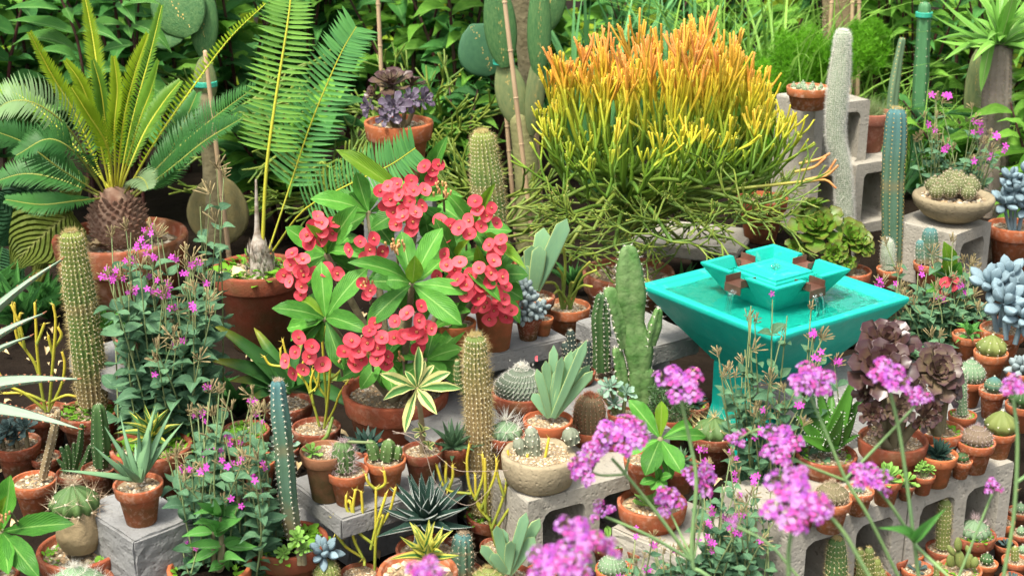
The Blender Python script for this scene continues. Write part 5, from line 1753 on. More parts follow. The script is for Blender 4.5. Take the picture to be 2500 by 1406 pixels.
t = potted('green_aeonium', 'lime-green rosette clump in a pot behind the fountain', 'succulent', 2072, 658, 112, .12, 'std', 0, 'mid')
aeonium(t, [((1995, 560), .02, 76, 30, (-.15, -.6, .8)), ((2075, 585), .0, 62, 26, (.2, -.6, .7)), ((2035, 622), -.05, 40, 26, (0, -.95, .4)), ((1945, 610), .03, 34, 22, (-.3, -.8, .5)), ((2068, 640), -.06, 26, 18, (.2, -.95, .2)), ((1985, 505), .05, 44, 18, (-.2, .1, 1)), ((2110, 600), -.02, 34, 18, (.5, -.6, .5))], 'aeo_g')
t = potted('purple_aeonium', 'brown-purple rosette clump spilling over a pot right of the fountain', 'succulent', 2180, 1068, 170, .19, 'std', 1, 'fine')
aeonium(t, [((2150, 900), -.04, 84, 34, (-.1, -.75, .7)), ((2165, 840), .10, 80, 30, (0, -.5, .9)), ((2130, 1010), -.08, 38, 22, (-.2, -1, .3)), ((2190, 1000), -.08, 46, 24, (.1, -1, .3)), ((2115, 960), -.03, 40, 18, (-.6, -.7, .4)), ((2230, 960), -.04, 46, 20, (.4, -.7, .5)), ((2255, 1020), -.05, 40, 20, (.3, -1, .2)), ((2135, 1045), -.1, 24, 14, (-.3, -1, 0))], ['aeo_d', 'aeo_d', 'aeo_p'])
t = potted('purple_aeonium', 'second purple rosette clump in the taller pot behind, at right', 'succulent', 2295, 1045, 118, .19, 'long', 0, 'mid', 1)
aeonium(t, [((2285, 910), -.02, 74, 32, (.1, -.8, .7)), ((2315, 960), .0, 44, 20, (.5, -.7, .4)), ((2270, 1000), -.06, 38, 20, (-.2, -1, .4)), ((2290, 870), .08, 60, 24, (.1, 0, 1))], ['aeo_d', 'aeo_p'])

# ------------------------------------------------------------------ stone bowl, trough and back-right pots
t = Thing('stone_bowl', 'rough stone bowl planted with clustered spiny cactus on the right block', 'planter', (lambda p: (p.x, p.y, .33))(at_z(2322, 540, .33)))
R0 = 96 * t.s
t.part('bowl', [lathe([(0, 0), (R0 * .35, 0), (R0 * .7, R0 * .18), (R0 * .93, R0 * .42), (R0 * 1.0, R0 * .62), (R0 * .97, R0 * .70), (R0 * .86, R0 * .70), (R0 * .78, R0 * .60), (0, R0 * .55)], 36, wob=.02)], STONE)
add('gravel', RN.choice(GRAV['mid']), t.root, Matrix.Translation((0, 0, R0 * .60)) @ Matrix.Scale(R0 * .82, 4), True)
for i in range(13):
    a, r = i * 2.4, R0 * .62 * math.sqrt(i / 13)
    rr = R0 * U(.19, .28)
    ball(t, (r * math.cos(a), r * math.sin(a) * .8, R0 * .55 + R0 * .32 * (1 - r / R0)), rr, rr * 1.0, 12, plain("cactus_olive", (.14, .15, .06), (.10, .12, .05), .7), SP_TAN, depth=.22, area=.006, k=6, sl=.008, sw=.0006, dot=.0016, name='cactus_head')
t = Thing('stone_trough', 'rough tufa trough with gravel and small cone cactus on the pale block', 'planter', (lambda p: (p.x, p.y, .20))(at_z(1315, 1180, .20)))
R0 = 92 * t.s
t.part('trough', [lathe([(0, 0), (R0 * .72, 0), (R0 * .86, R0 * .12), (R0 * .97, R0 * .5), (R0, R0 * .86), (R0 * .96, R0 * .93), (R0 * .84, R0 * .92), (R0 * .80, R0 * .82), (0, R0 * .80)], 36, wob=.035)], STONE)
add('gravel', GRAV['fine'][0], t.root, Matrix.Translation((0, 0, R0 * .84)) @ Matrix.Scale(R0 * .84, 4), True)
CONE = plain("cactus_grey_cone", (.22, .24, .17), (.17, .19, .13), .8, bump=.6, bscale=50)
for (x, y0, y1, w) in ((1300, 1110, 1042, 38), (1268, 1105, 1070, 34), (1300, 1120, 1085, 26), (1392, 1080, 1045, 44), (1282, 1120, 1090, 24)):
    column_px(t, [(x + 8, y0), (x, (y0 + y1) / 2), (x - 6, y1)], [w * .8, w, w * .7], 8, CONE, SP_GREY, depth=.12, area=.01, k=1, sl=.004, dot=.0022, twist=1.5, name='cone')

t = potted('seed_pan_cactus', 'shallow terracotta pan of tiny seedling cacti on top of the tall block', 'cactus pan', 1974, 212, 108, .59, 'pan', 0, 'big')
for i in range(10):
    a, r = i * 2.4, t.r * .8 * math.sqrt((i + .3) / 10)
    rr = t.r * U(.09, .16)
    ball(t, (r * math.cos(a), r * math.sin(a), t.top), rr, rr * 1.2, 9, G_PALE, SP_WHITE, area=.004, k=5, sl=.005, sw=.0005, dot=.001, name='seedling')
t = potted('tufted_plant', 'grassy tuft in the chipped lime-stained pot on the short block', 'plant', 2125, 272, 112, .39, 'std', 3, 'mid')
fc_ = spine_chunk(np.array([(U(-1, 1) * t.r * .5, U(-1, 1) * t.r * .5, t.top) for _ in range(420)]), np.tile((0, -.15, 1.0), (420, 1)), 2, .075, 1.1, .0016)
t.part('tuft', [fc_], plain("tuft_green", (.14, .22, .09), (.22, .27, .11), .6, trans=.2), stuff=True, smooth=False)
t = potted('rambling_stem_plant', 'thin rambling stems in the orange pot right of the pencil bush', 'plant', 1862, 482, 126, .15, 'std', 0, 'mid', 1)
for j in range(9):
    out, tips = [], []
    a = U(0, 6.28)
    sticks(out, tips, (0, 0, t.top), (math.cos(a), math.sin(a) - .3, .6), .05, .003, 3, greenish, -.05, .7, (2, 2))
    t.part('stem', out, STICK)
for lab, px, py, w, zb, key in (('blue stonecrop in a terracotta pot at the right edge beside the block', 2478, 548, 130, .15, 'pachy'), ):
    t = potted('blue_stonecrop', lab, 'succulent', px, py, w, zb, 'std', 0, 'mid')
    for (x, y), R_ in (((2450, 500), 40), ((2480, 470), 42), ((2500, 510), 36), ((2465, 440), 30), ((2510, 430), 34)):
        q = t.P(x, y, -.02)
        ro = t.part('rosette', [tube([(q.x * .4, q.y, t.top), q], [.006, .005], 6, 4)], L_PACH)
        rosette(t, q, (U(-.3, .3), -.5, .8), R_ * 1.2 * t.s, 11, LS[key], .0, 1.3, .48, 1, .85, parent=ro, rise=.2)
t = potted('powder_blue_succulent', 'large powder-blue plump-leaved clump at the right edge', 'succulent', 2448, 800, 110, .21, 'std', 0, 'mid')
for (x, y), R_, dy in (((2415, 700), 46, 0), ((2460, 680), 44, .03), ((2490, 720), 50, .0), ((2450, 745), 52, -.05), ((2495, 780), 44, -.08)):
    q = t.P(x, y, dy)
    ro = t.part('rosette', [tube([(q.x * .3, q.y, t.top), q], [.007, .006], 6, 4)], L_PACH)
    rosette(t, q, (U(-.3, .3), -.6, .75), R_ * 1.3 * t.s, 11, LS['pachy'], .05, 1.3, .48, 1, .85, parent=ro, rise=.2)
# ------------------------------------------------------------------ front left
t = potted('dark_rosette_succulent', 'dark grey-green rosettes in a pot at the left edge under the agave', 'succulent', 40, 1078, 118, 0, 'std', 1, 'mid')
for (x, y), R_ in (((25, 1050), 40), ((62, 1045), 36), ((40, 1068), 34), ((5, 1070), 34)):
    q = t.P(x, y, -.01)
    ro = t.part('rosette', [tube([(q.x, q.y, t.top), q], [.006, .005], 6, 4)], BARK)
    rosette(t, q, (U(-.3, .3), -.4, .9), R_ * t.s, 20, LS['ech_d'], .1, 1.3, .55, 1, .4, parent=ro)
t = potted('stick_cactus', 'dry-looking single stick cactus in a small gravelled pot at left', 'cactus', 112, 1112, 76, 0, 'std', 1, 'mid')
column_px(t, [(118, 1112), (128, 1060), (138, 1010)], [16, 20, 16], 5, plain("cactus_olive_brown", (.13, .13, .06), (.09, .10, .04), .7), SP_GREY, depth=.3, area=.008, k=3, sl=.004, dot=.0014)
t = potted('stapelia', 'clump of dark upright angular stems in a pot at left', 'succulent', 185, 1150, 95, 0, 'std', 1, 'mid')
for (x0, y0), (x1, y1), w in (((165, 1150), (148, 1090), 18), ((172, 1150), (162, 1085), 18), ((180, 1150), (200, 1035), 18), ((195, 1150), (222, 1085), 20), ((178, 1150), (180, 1080), 16), ((200, 1150), (215, 1120), 16), ((160, 1155), (140, 1120), 14)):
    column_px(t, [(x0, y0), ((x0 + x1) / 2 + 4, (y0 + y1) / 2), (x1, y1)], [w * .8, w, w * .6], 4, G_DARK, SP_GREY, depth=.4, area=.009, k=2, sl=.004, dot=.0012, name='stem')
t = potted('bare_stem_cactus', 'pot of pale gravel with one leaning woody stem at left', 'cactus', 82, 1170, 112, .02, 'std', 0, 'big')
column_px(t, [(105, 1165), (118, 1110), (130, 1060), (142, 1000)], [22, 24, 22, 16], 6, CORK, SP_GREY, depth=.2, area=.01, k=2, sl=.004, dot=.0014, name='stem')
t = potted('dark_ribbed_cactus', 'dark green five-ribbed cactus behind the blue aloe', 'cactus', 240, 1140, 84, .05, 'std', 1, 'mid')
column_px(t, [(246, 1138), (246, 1080), (242, 1015), (240, 985)], [38, 48, 44, 30], 6, G_DARK, SP_GREY, depth=.35, area=.01, k=3, sl=.004, dot=.0012)
t = potted('stapelia', 'single tall dark stem beside the grey caudex trunk', 'succulent', 300, 1040, 80, .0, 'std', 1, 'mid')
column_px(t, [(302, 1040), (298, 980), (284, 922)], [22, 26, 16], 4, G_DARK, SP_GREY, depth=.4, area=.012, k=2, sl=.004, dot=.0012)
t = potted('caudex_euphorbia', 'thin grey swollen trunk with a leaf tuft at the top, left', 'succulent', 345, 1040, 90, .0, 'std', 1, 'mid', 1)
path = [t.P(336, 1035), t.P(322, 990), t.P(305, 900), t.P(283, 830), t.P(262, 800)]
t.part('trunk', [tube(path, [.016, .018, .009, .008, .006], 8, 18)], BARK)
for tip in ((232, 770), (250, 745), (272, 760), (300, 768), (222, 800), (285, 790), (240, 812), (310, 790)):
    leaf_px(t, (262, 798), tip, 18, RN.choice(LS['milii']), 0, U(-.03, .03), (U(-.3, .3), -.6, .7))
t = potted('barrel_cactus', 'barrel cactus with long spines and a corky tan foot, front left', 'cactus', 195, 1335, 208, 0, 'std', 1, 'mid', 1)
column_px(t, [(190, 1330), (192, 1300), (190, 1265)], [70, 96, 84], 9, CORK, SP_GREY, depth=.12, area=.03, k=0, dot=0, name='corky_base') if False else t.part('corky_base', [tube([t.P(196, 1335), t.P(194, 1300), t.P(188, 1250)], [.034, .046, .038], 12, 8)], CORK)
b = t.P(186, 1262)
ball(t, b, 62 * t.s, 46 * t.s, 11, G_BAR, SP_TAN, depth=.28, area=.016, k=9, sl=.034, spread=1.3, sw=.0011, dot=.003, name='body')
t = potted('white_spined_cactus', 'grey-white spined globe cactus at the bottom left edge', 'cactus', 185, 1425, 190, 0, 'std', 1, 'mid')
ball(t, (0, 0, t.top - .03), 76 * t.s, 56 * t.s, 20, G_PALE, SP_WHITE, depth=.15, area=.009, k=9, sl=.020, spread=1.6, sw=.0007, dot=.0014, name='body')
t = potted('crown_of_thorns', 'big-leaved crown of thorns cut by the bottom left corner', 'flowering plant', -40, 1400, 170, 0, 'std', 1, 'mid')
t.part('stem', [tube([(0, 0, t.top), t.P(-30, 1340), t.P(5, 1298)], [.012, .011, .009], 8, 8)], BARK)
for tip, w, k, dt in (((180, 1278), 60, 0, -.04), ((95, 1410), 62, 1, -.1), ((25, 1160), 56, 2, 0), ((15, 1210), 30, 'y', -.05), ((-90, 1250), 56, 1, 0), ((-60, 1400), 56, 1, -.08), ((20, 1400), 50, 2, -.12), ((-40, 1180), 50, 0, .04)):
    leaf_px(t, (5, 1298), tip, w, MY[0] if k == 'y' else ML[k], 0, dt, (.1, -.7, .7))
milii_cluster(t, 15, 1262, 20, 1, -.06, 24, 'bud_cluster', 8)
t = potted('leafy_euphorbia', 'fresh green leafy plant in a pot at the bottom, beside pink catchfly', 'plant', 512, 1378, 208, 0, 'std', 0, 'soil', 1)
for (x, y), tl in (((540, 1260), [(480, 1225), (590, 1230), (520, 1215), (470, 1255), (580, 1265), (545, 1225)]), ((520, 1300), [(443, 1310), (470, 1280), (560, 1290), (592, 1262), (500, 1265)]), ((545, 1330), [(455, 1375), (632, 1335), (500, 1340), (590, 1310), (450, 1330)]), ((545, 1375), [(510, 1395), (530, 1385), (580, 1390), (560, 1360), (600, 1370)])):
    c = t.P(x, y)
    st = t.part('stem', [tube([Vector((c.x * .6, 0, t.top)), Vector((c.x * .9, 0, c.z * .6 + t.top * .4)), c], [.006, .005, .004], 6, 6)], BARK)
    for tp in tl:
        leaf_px(t, (x, y), tp, 30, RN.choice(LS['fresh']), 0, U(-.07, .03), (U(-.3, .3), -.6, .8))
t = potted('spiky_tuft', 'tuft of fine green spikes at the bottom edge left of the blue succulent', 'plant', 668, 1420, 110, 0, 'std', 1, 'mid')
t.part('tuft', [spine_chunk(np.array([(U(-1, 1) * t.r * .7, U(-1, 1) * t.r * .7, t.top) for _ in range(260)]), np.tile((0, -.2, 1.0), (260, 1)), 2, .04, .9, .0022)], plain("spike_green", (.15, .22, .05), (.24, .28, .06), .5), stuff=True, smooth=False)
t = potted('powder_blue_succulent', 'small powder-blue plump-leaved rosette at the bottom, left of the yellow pencil plant', 'succulent', 788, 1400, 95, 0, 'std', 1, 'mid')
q = t.P(790, 1350, -.02)
t.part('stem', [tube([(0, 0, t.top), q], [.008, .007], 6, 4)], L_PACH)
rosette(t, q, (0, -.6, .8), 48 * t.s, 14, LS['pachy'], -.1, 1.3, .45, 1, .9, rise=.2)
t = potted('gold_globe_cactus', 'small golden-spined cactus at the bottom edge under the blue rosette', 'cactus', 797, 1425, 90, 0, 'std', 1, 'mid')
column_px(t, [(797, 1425), (797, 1395), (796, 1368)], [62, 68, 52], 18, G_YEL, SP_YEL, depth=.12, area=.006, k=8, sl=.007, spread=1.4, sw=.0006, dot=.001)


# yellow pencil plants: forked sticks drawn branch by branch
def pencil(t, stems, r=.0032, dy=0.0, fork=True):
    ye = [(.20, .25, .035), (.36, .36, .035), (.52, .44, .04), (.58, .44, .05)]
    for st in stems:
        out, tips = [], []
        for pix in st:
            d = U(-.006, .006) + dy
            pts = [t.P(x, y, d * min(1, i)) for i, (x, y) in enumerate(pix)]
            out.append(tube(pts, [r, r * .95, r * .8], 6, max(6, 3 * len(pts)), col=ye if len(st) > 1 or True else ye))
            e = pts[-1]
            dr = (pts[-1] - pts[-2]).normalized()
            for k in range(3):
                tips.append((e, (dr + Vector(rand_units(1)[0]) * .9).normalized()))
            for f in np.linspace(.35, .95, 4):
                q = Vector(smooth_path(pts, 20)[int(f * 19)])
                tips.append((q, (dr * .4 + Vector(rand_units(1)[0])).normalized()))
        A = np.array([list(p) for p, _ in tips])
        N = np.array([list(d) for _, d in tips])
        V, F, _ = spine_chunk(A, N, 1, .015, .1, .0028)
        out.append((V, F, 0, np.tile((.58, .48, .10), (len(V), 1))))
        t.part('branch', out, STICK)


t = potted('yellow_pencil_plant', 'yellow-green pencil plant rising before the slab pots, front centre', 'succulent', 878, 1395, 96, 0, 'std', 1, 'mid')
pencil(t, [[[(915, 1390), (917, 1300), (918, 1190)], [(918, 1195), (940, 1180), (938, 1150)], [(918, 1195), (900, 1178), (893, 1158)], [(917, 1300), (950, 1250), (966, 1190)], [(917, 1320), (935, 1260), (930, 1258)]],
           [[(913, 1330), (870, 1290), (855, 1225), (850, 1225)], [(880, 1305), (885, 1250), (882, 1200)], [(860, 1260), (846, 1240), (845, 1210)], [(870, 1290), (862, 1240), (868, 1195)]],
           [[(890, 1380), (885, 1360), (840, 1330), (815, 1275)], [(885, 1360), (862, 1310), (860, 1260)], [(840, 1330), (820, 1300), (812, 1265)], [(905, 1340), (920, 1280), (940, 1215), (942, 1205)]]])
t = potted('yellow_pencil_plant', 'yellow pencil plant behind the slab pots, left of the brown pot', 'succulent', 772, 1040, 122, 0.02, 'std', 1, 'mid')
pencil(t, [[[(792, 1040), (800, 980), (806, 900), (810, 850)], [(803, 930), (835, 900), (845, 870)], [(800, 975), (770, 930), (760, 890)]],
           [[(780, 1040), (760, 970), (740, 925), (690, 885), (685, 850)], [(740, 925), (735, 900), (742, 880)], [(710, 905), (700, 870), (690, 830)]],
           [[(790, 1045), (815, 1000), (830, 960), (850, 930)], [(765, 985), (758, 940), (765, 905)], [(700, 895), (660, 890), (645, 870)], [(755, 960), (775, 940), (780, 885)]],
           [[(798, 1000), (790, 880), (784, 790)], [(786, 830), (795, 800), (800, 790)]]])
t.part('branch', [tube([t.P(788, 1075, -.08), t.P(800, 1060, -.08), t.P(812, 1020, -.05)], [.005, .005, .004], 6, 8, col=[(.14, .22, .04)] * 3)], STICK)
t = potted('yellow_pencil_plant', 'sprawling yellow pencil plant at front centre around the straw column foot', 'succulent', 1215, 1330, 90, 0, 'std', 1, 'mid')
pencil(t, [[[(1210, 1330), (1190, 1260), (1150, 1200), (1140, 1130), (1146, 1085)], [(1160, 1220), (1180, 1160), (1178, 1110)], [(1175, 1240), (1205, 1170), (1214, 1130)], [(1185, 1250), (1185, 1180), (1184, 1120)], [(1195, 1270), (1165, 1230), (1160, 1160)]],
           [[(1150, 1205), (1090, 1195), (1070, 1150), (1062, 1120)], [(1090, 1195), (1088, 1160), (1090, 1132)], [(1095, 1195), (1105, 1165), (1105, 1135)]],
           [[(1205, 1300), (1260, 1220), (1310, 1200), (1350, 1140)], [(1260, 1220), (1280, 1150), (1288, 1110)], [(1285, 1205), (1300, 1160), (1298, 1108)], [(1310, 1195), (1330, 1120), (1340, 1070)], [(1300, 1205), (1345, 1190), (1368, 1145)]],
           [[(1200, 1290), (1230, 1210), (1240, 1150), (1240, 1100)], [(1230, 1210), (1215, 1160), (1212, 1120)], [(1235, 1180), (1255, 1150), (1258, 1130)]]], r=.0032)
t = potted('yellow_pencil_plant', 'orange-tipped pencil plant at left beneath the grey agave', 'succulent', 110, 1000, 110, 0, 'std', 1, 'mid')
pencil(t, [[[(120, 1000), (128, 900), (136, 790), (130, 745)], [(132, 850), (150, 820), (142, 800)], [(130, 870), (120, 830), (118, 820)]], [[(110, 1000), (90, 900), (60, 850), (40, 820), (35, 740)], [(60, 850), (50, 800), (28, 745)], [(50, 830), (45, 790), (50, 765)]],
           [[(112, 1005), (100, 940), (90, 850), (88, 800), (85, 740)], [(90, 840), (105, 800), (108, 790)]], [[(118, 1005), (150, 940), (158, 890), (152, 860)], [(110, 980), (60, 960), (10, 960)], [(115, 985), (160, 965), (185, 968)]], [[(110, 1000), (60, 960), (20, 940), (-10, 900)]]], r=.004)

# ------------------------------------------------------------------ pots on the centre slab
t = potted('lettuce_seedling_pot', 'mossy brown pot with a small lime rosette, leftmost on the centre slab', 'pot plant', 792, 1098, 122, .20, 'long', 2, 'mid')
q = Vector((-t.r * .55, -t.r * .2, t.top + .006))
rosette(t, q, (0, -.3, 1), .026, 14, LS['ech_lime'], .2, 1.2, .55, 1, .5)
t.part('stem', [tube([(t.r * .4, 0, t.top), (t.r * .7, -.01, t.top + .03), (t.r * 2.3, -.02, t.top + .035)], [.004, .004, .003], 6, 8)], SSTEM)
t = potted('white_spined_cactus', 'small cactus with pinkish white spines in the bright orange slab pot', 'cactus', 849, 1146, 102, .20, 'std', 0, 'mid')
column_px(t, [(840, 1145), (838, 1115), (838, 1078)], [52, 60, 46], 13, G_BAR, SP_PINK, depth=.2, area=.009, k=9, sl=.017, spread=1.2, sw=.0009, dot=.0014)
t = potted('finger_cactus', 'three stubby green cactus fingers in a gravelled pot on the slab', 'cactus', 940, 1118, 104, .20, 'std', 0, 'big')
for pix, w in (([(915, 1118), (908, 1090), (897, 1076)], [30, 32, 24]), ([(944, 1122), (948, 1095), (950, 1072)], [36, 38, 28]), ([(968, 1118), (972, 1100), (972, 1088)], [20, 24, 18])):
    column_px(t, pix, w, 6, G_BAR, SP_GREY, depth=.25, area=.009, k=3, sl=.004, dot=.0014)
t = potted('variegated_crown_of_thorns', 'variegated plant with cream-edged leaves in the fourth slab pot', 'plant', 1031, 1096, 102, .20, 'std', 1, 'mid')
st = t.part('stem', [tube([(0, 0, t.top), t.P(1030, 1040), t.P(1018, 948)], [.006, .006, .005], 7, 10)], CORK)
t.part('thorns', [spine_chunk(smooth_path([(0, 0, t.top), t.P(1030, 1040), t.P(1018, 960)], 30), rand_units(30), 3, .01, .3, .001)], SP_GREY, st, stuff=True, smooth=False)
for tip, w, dt in (((928, 912), 28, -.03), ((1022, 845), 24, .01), ((988, 905), 16, 0), ((1100, 908), 28, 0), ((1127, 948), 26, -.04), ((936, 975), 26, -.06), ((988, 1056), 26, -.08), ((1066, 1010), 30, -.09), ((1038, 880), 20, .02), ((1060, 890), 18, .04), ((1050, 985), 24, .03), ((975, 940), 22, .04)):
    leaf_px(t, (1018, 948), tip, w, RN.choice(LS['varieg'] + LS['varieg2']), 0, dt, (U(-.2, .2), -.8, .6))
for b, tips in (((1030, 1055), [(1005, 1050), (1020, 1030), (1050, 1045), (1040, 1065), (1012, 1068)]), ((1046, 1090), [(1030, 1078), (1062, 1080), (1045, 1075), (1055, 1098)])):
    for tp in tips:
        leaf_px(t, b, tp, 12, RN.choice(LS['varieg2']), 0, U(-.03, 0), (0, -.7, .7))
t = potted('haworthia', 'spiky green haworthia in the rightmost slab pot beside the straw column', 'succulent', 1106, 1082, 92, .20, 'std', 1, 'mid')
rosette(t, (0, 0, t.top), (0, -.3, 1), 74 * t.s, 26, LS['haw'], .15, 1.35, .24, 1, .8, rise=.1)
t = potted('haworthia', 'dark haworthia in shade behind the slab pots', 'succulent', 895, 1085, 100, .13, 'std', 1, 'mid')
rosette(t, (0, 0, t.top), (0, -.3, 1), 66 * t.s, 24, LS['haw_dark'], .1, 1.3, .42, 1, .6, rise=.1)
t = potted('blue_spiny_cactus', 'short blue cactus with brown spines beside the striped agave', 'cactus', 1130, 1392, 100, 0, 'std', 1, 'mid')
column_px(t, [(1128, 1400), (1128, 1350), (1130, 1298)], [56, 58, 44], 10, G_BLUE, SP_TAN, depth=.22, area=.010, k=7, sl=.010, dot=.0016, crown=SP_TAN)
t = potted('gold_globe_cactus', 'yellow fuzzy cactus top at the bottom edge left of the fan aloe', 'cactus', 1192, 1432, 110, 0, 'std', 1, 'mid')
ball(t, (0, 0, t.top), 44 * t.s, 34 * t.s, 18, G_YEL, SP_YEL, depth=.12, area=.006, k=8, sl=.011, spread=1.4, sw=.0007, dot=.001, name='body')
# strap-leaved plant under the red flowers
t = potted('strap_leaf_plant', 'dark arching strap leaves left below the red flowers', 'plant', 700, 980, 130, 0, 'std', 1, 'mid')
for b, tip, w, dt, k in (((700, 960), (515, 790), 42, .02, 0), ((700, 960), (512, 880), 46, -.02, 1), ((700, 965), (560, 930), 44, -.06, 0), ((710, 960), (620, 800), 40, .06, 1), ((720, 960), (925, 1030), 46, -.16, 0), ((715, 955), (860, 930), 40, -.08, 1), ((705, 955), (740, 830), 36, .05, 0), ((700, 965), (600, 985), 36, -.1, 1)):
    leaf_px(t, b, tip, w, mesh_of('leaf', [leaf('strap', .12, .3, 10, 2)], leafmat("leaf_strap", (.035, .11, .035), (.05, .15, .03), .4, .15, rnd=.3, tip=(.24, .25, .03))), 0, dt, (0, -.6, .8))
t = potted('small_plant_pot', 'brown pot behind the pink catchfly at left', 'pot plant', 318, 800, 78, .18, 'std', 1, 'big')
column_px(t, [(318, 800), (316, 780)], [20, 18], 8, G_DARK, SP_GREY, depth=.2, area=.008, k=4, sl=.006)
t = potted('weathered_pot_plant', 'weathered pink-brown pot on the slab behind the pink catchfly', 'pot plant', 338, 820, 112, .24, 'std', 3, 'big')
rosette(t, (0, 0, t.top), (0, -.3, 1), .05, 12, LS['haw'], .3, 1.3, .3, 1, .8)

# ------------------------------------------------------------------ centre, right of the red flowers
t = potted('plain_orange_pot_plant', 'tall bright orange pot right of the red flowers, on the upper slab', 'pot plant', 1208, 728, 122, .30, 'long', 0, 'big')
for tip in ((1250, 690), (1180, 690), (1220, 670), (1265, 720)):
    leaf_px(t, (1210, 722), tip, 26, RN.choice(ML), 0, U(-.05, .02), (0, -.7, .7))
t = potted('plain_orange_pot_plant', 'shorter orange pot left of the tall one, below the red flowers', 'pot plant', 1112, 785, 104, .30, 'std', 0, 'big')
for tip in ((1080, 850), (1150, 760), (1120, 740), (1060, 800)):
    leaf_px(t, (1112, 782), tip, 30, RN.choice(ML), 0, -.06, (0, -.7, .7))
t = potted('globe_cactus', 'tiny globe cactus in the small pot before the tall orange pot', 'cactus', 1180, 818, 46, .30, 'std', 0, 'mid')
ball(t, (0, 0, t.top), 15 * t.s, 14 * t.s, 10, G_PALE, SP_WHITE, depth=.2, area=.005, k=5, sl=.004, sw=.0005, dot=.001, name='body')
t = potted('pebble_succulent', 'grey plump-leaved succulent trailing over the edge of the upper slab', 'succulent', 1290, 770, 70, .30, 'std', 1, 'mid')
for (x, y), R_, ax in (((1285, 735), 36, (-.2, -.6, .8)), ((1275, 765), 34, (-.5, -.9, .2)), ((1300, 760), 32, (.2, -1, .2)), ((1280, 710), 30, (0, -.2, 1))):
    q = t.P(x, y, -.02)
    ro = t.part('rosette', [tube([(0, 0, t.top), q], [.005, .005], 6, 4)], L_PACHG)
    rosette(t, q, ax, R_ * t.s, 12, LS['pachy_g'], -.1, 1.2, .55, 1, .8, parent=ro, rise=.3)
t = potted('pebble_succulent', 'small grey plump-leaved rosette in the little pot on the slab corner', 'succulent', 1326, 775, 52, .30, 'std', 0, 'big')
q = t.P(1322, 755)
rosette(t, q, (0, -.5, .9), 26 * t.s, 12, LS['pachy_g'], -.1, 1.2, .5, 1, .8, rise=.3)
t = potted('trailing_rod_plant', 'green trailing rods in a shallow orange pot behind the paddle aloe', 'succulent', 1385, 745, 115, .12, 'bowl', 0, 'mid')
for tip in ((1362, 655), (1445, 700), (1440, 640), (1375, 600), (1400, 690), (1330, 690), (1455, 660), (1350, 720)):
    t.part('stem', [tube([(U(-.02, .02), 0, t.top), (t.P(1385, 735) + t.P(*tip, -.03)) / 2 + Vector((0, 0, .02)), t.P(*tip, -.04)], [.0045, .004, .0035], 6, 8, col=[(.13, .21, .04), (.20, .27, .04), (.32, .32, .05)])], STICK)
t = potted('mammillaria', 'large grey globe cactus with a pale woolly crown on the centre slab', 'cactus', 1273, 952, 152, .20, 'std', 1, 'mid')
q = Vector((0, 0, t.top - .02))
ball(t, q, 68 * t.s, 54 * t.s, 34, plain("cactus_grey", (.15, .18, .13), (.11, .14, .10), .7), SP_WHITE, depth=.16, area=.0075, k=8, sl=.008, spread=1.3, sw=.0006, dot=.0013, dotm=SP_WHITE, twist=1.6, name='body')
A = NP.normal(0, .008, (160, 3)) * np.array([1, 1, .3]) + np.array(q + Vector((0, 0, 54 * t.s * 1.9)))
t.part('woolly_crown', [spine_chunk(A, np.tile((0, 0, 1.0), (160, 1)), 4, .007, 1.2, .0012)], SP_WHITE, stuff=True, smooth=False)
t.part('flower', [xform(flower_disc()[k], Matrix.Translation(t.P(1312, 875, -.05)) @ Matrix.Rotation(1.2, 4, 'X') @ Matrix.Scale(.012, 4)) for k in range(2)], PET_RED)
t = potted('long_spined_cactus', 'pale cactus with a tangle of long white curved spines, centre', 'cactus', 1235, 1058, 98, .20, 'std', 1, 'big')
ball(t, (0, 0, t.top - .01), 42 * t.s, 30 * t.s, 12, G_PALE, SP_WHITE, depth=.25, area=.012, k=7, sl=.042, spread=1.0, sw=.0013, dot=.002, name='body')
t = potted('rust_spined_cactus', 'round rust-red spined cactus right of the fan aloe', 'cactus', 1440, 1045, 90, .17, 'std', 1, 'mid')
column_px(t, [(1440, 1050), (1440, 1010), (1440, 962)], [70, 80, 62], 20, plain("cactus_rust", (.16, .12, .06), (.12, .09, .05), .7), SP_RED, depth=.15, area=.007, k=8, sl=.012, spread=1.5, sw=.0007, dot=.001, crown=SP_RED)
t = potted('echeveria', 'pale green small rosettes in a pot before the winged cactus', 'succulent', 1518, 1005, 72, .17, 'std', 1, 'big')
for (x, y), R_ in (((1490, 945), 34), ((1528, 960), 28), ((1500, 985), 26), ((1470, 965), 22)):
    q = t.P(x, y, -.01)
    ro = t.part('rosette', [tube([(q.x * .3, 0, t.top), q], [.005, .004], 6, 4)], SSTEM)
    rosette(t, q, (U(-.3, .3), -.6, .8), R_ * t.s, 18, LS['ech'], .1, 1.3, .5, 1, .4, parent=ro)
t = potted('crown_of_thorns', 'young crown of thorns with broad fresh leaves right of the trough', 'flowering plant', 1572, 1118, 100, .19, 'std', 0, 'mid')
t.part('stem', [tube([(0, 0, t.top), t.P(1600, 1100, -.03), t.P(1612, 1072, -.04)], [.009, .008, .007], 7, 8)], BARK)
for tip, w, k, dt in (((1535, 975), 46, 0, 0), ((1615, 978), 34, 'y', 0), ((1575, 1160), 54, 1, -.1), ((1665, 1155), 50, 0, -.1), ((1725, 1065), 34, 1, -.02), ((1690, 1040), 30, 3, .02), ((1520, 1110), 34, 1, -.05), ((1640, 1170), 30, 2, -.06)):
    leaf_px(t, (1612, 1072), tip, w, MY[0] if k == 'y' else ML[k], -.04, dt, (0, -.7, .7))
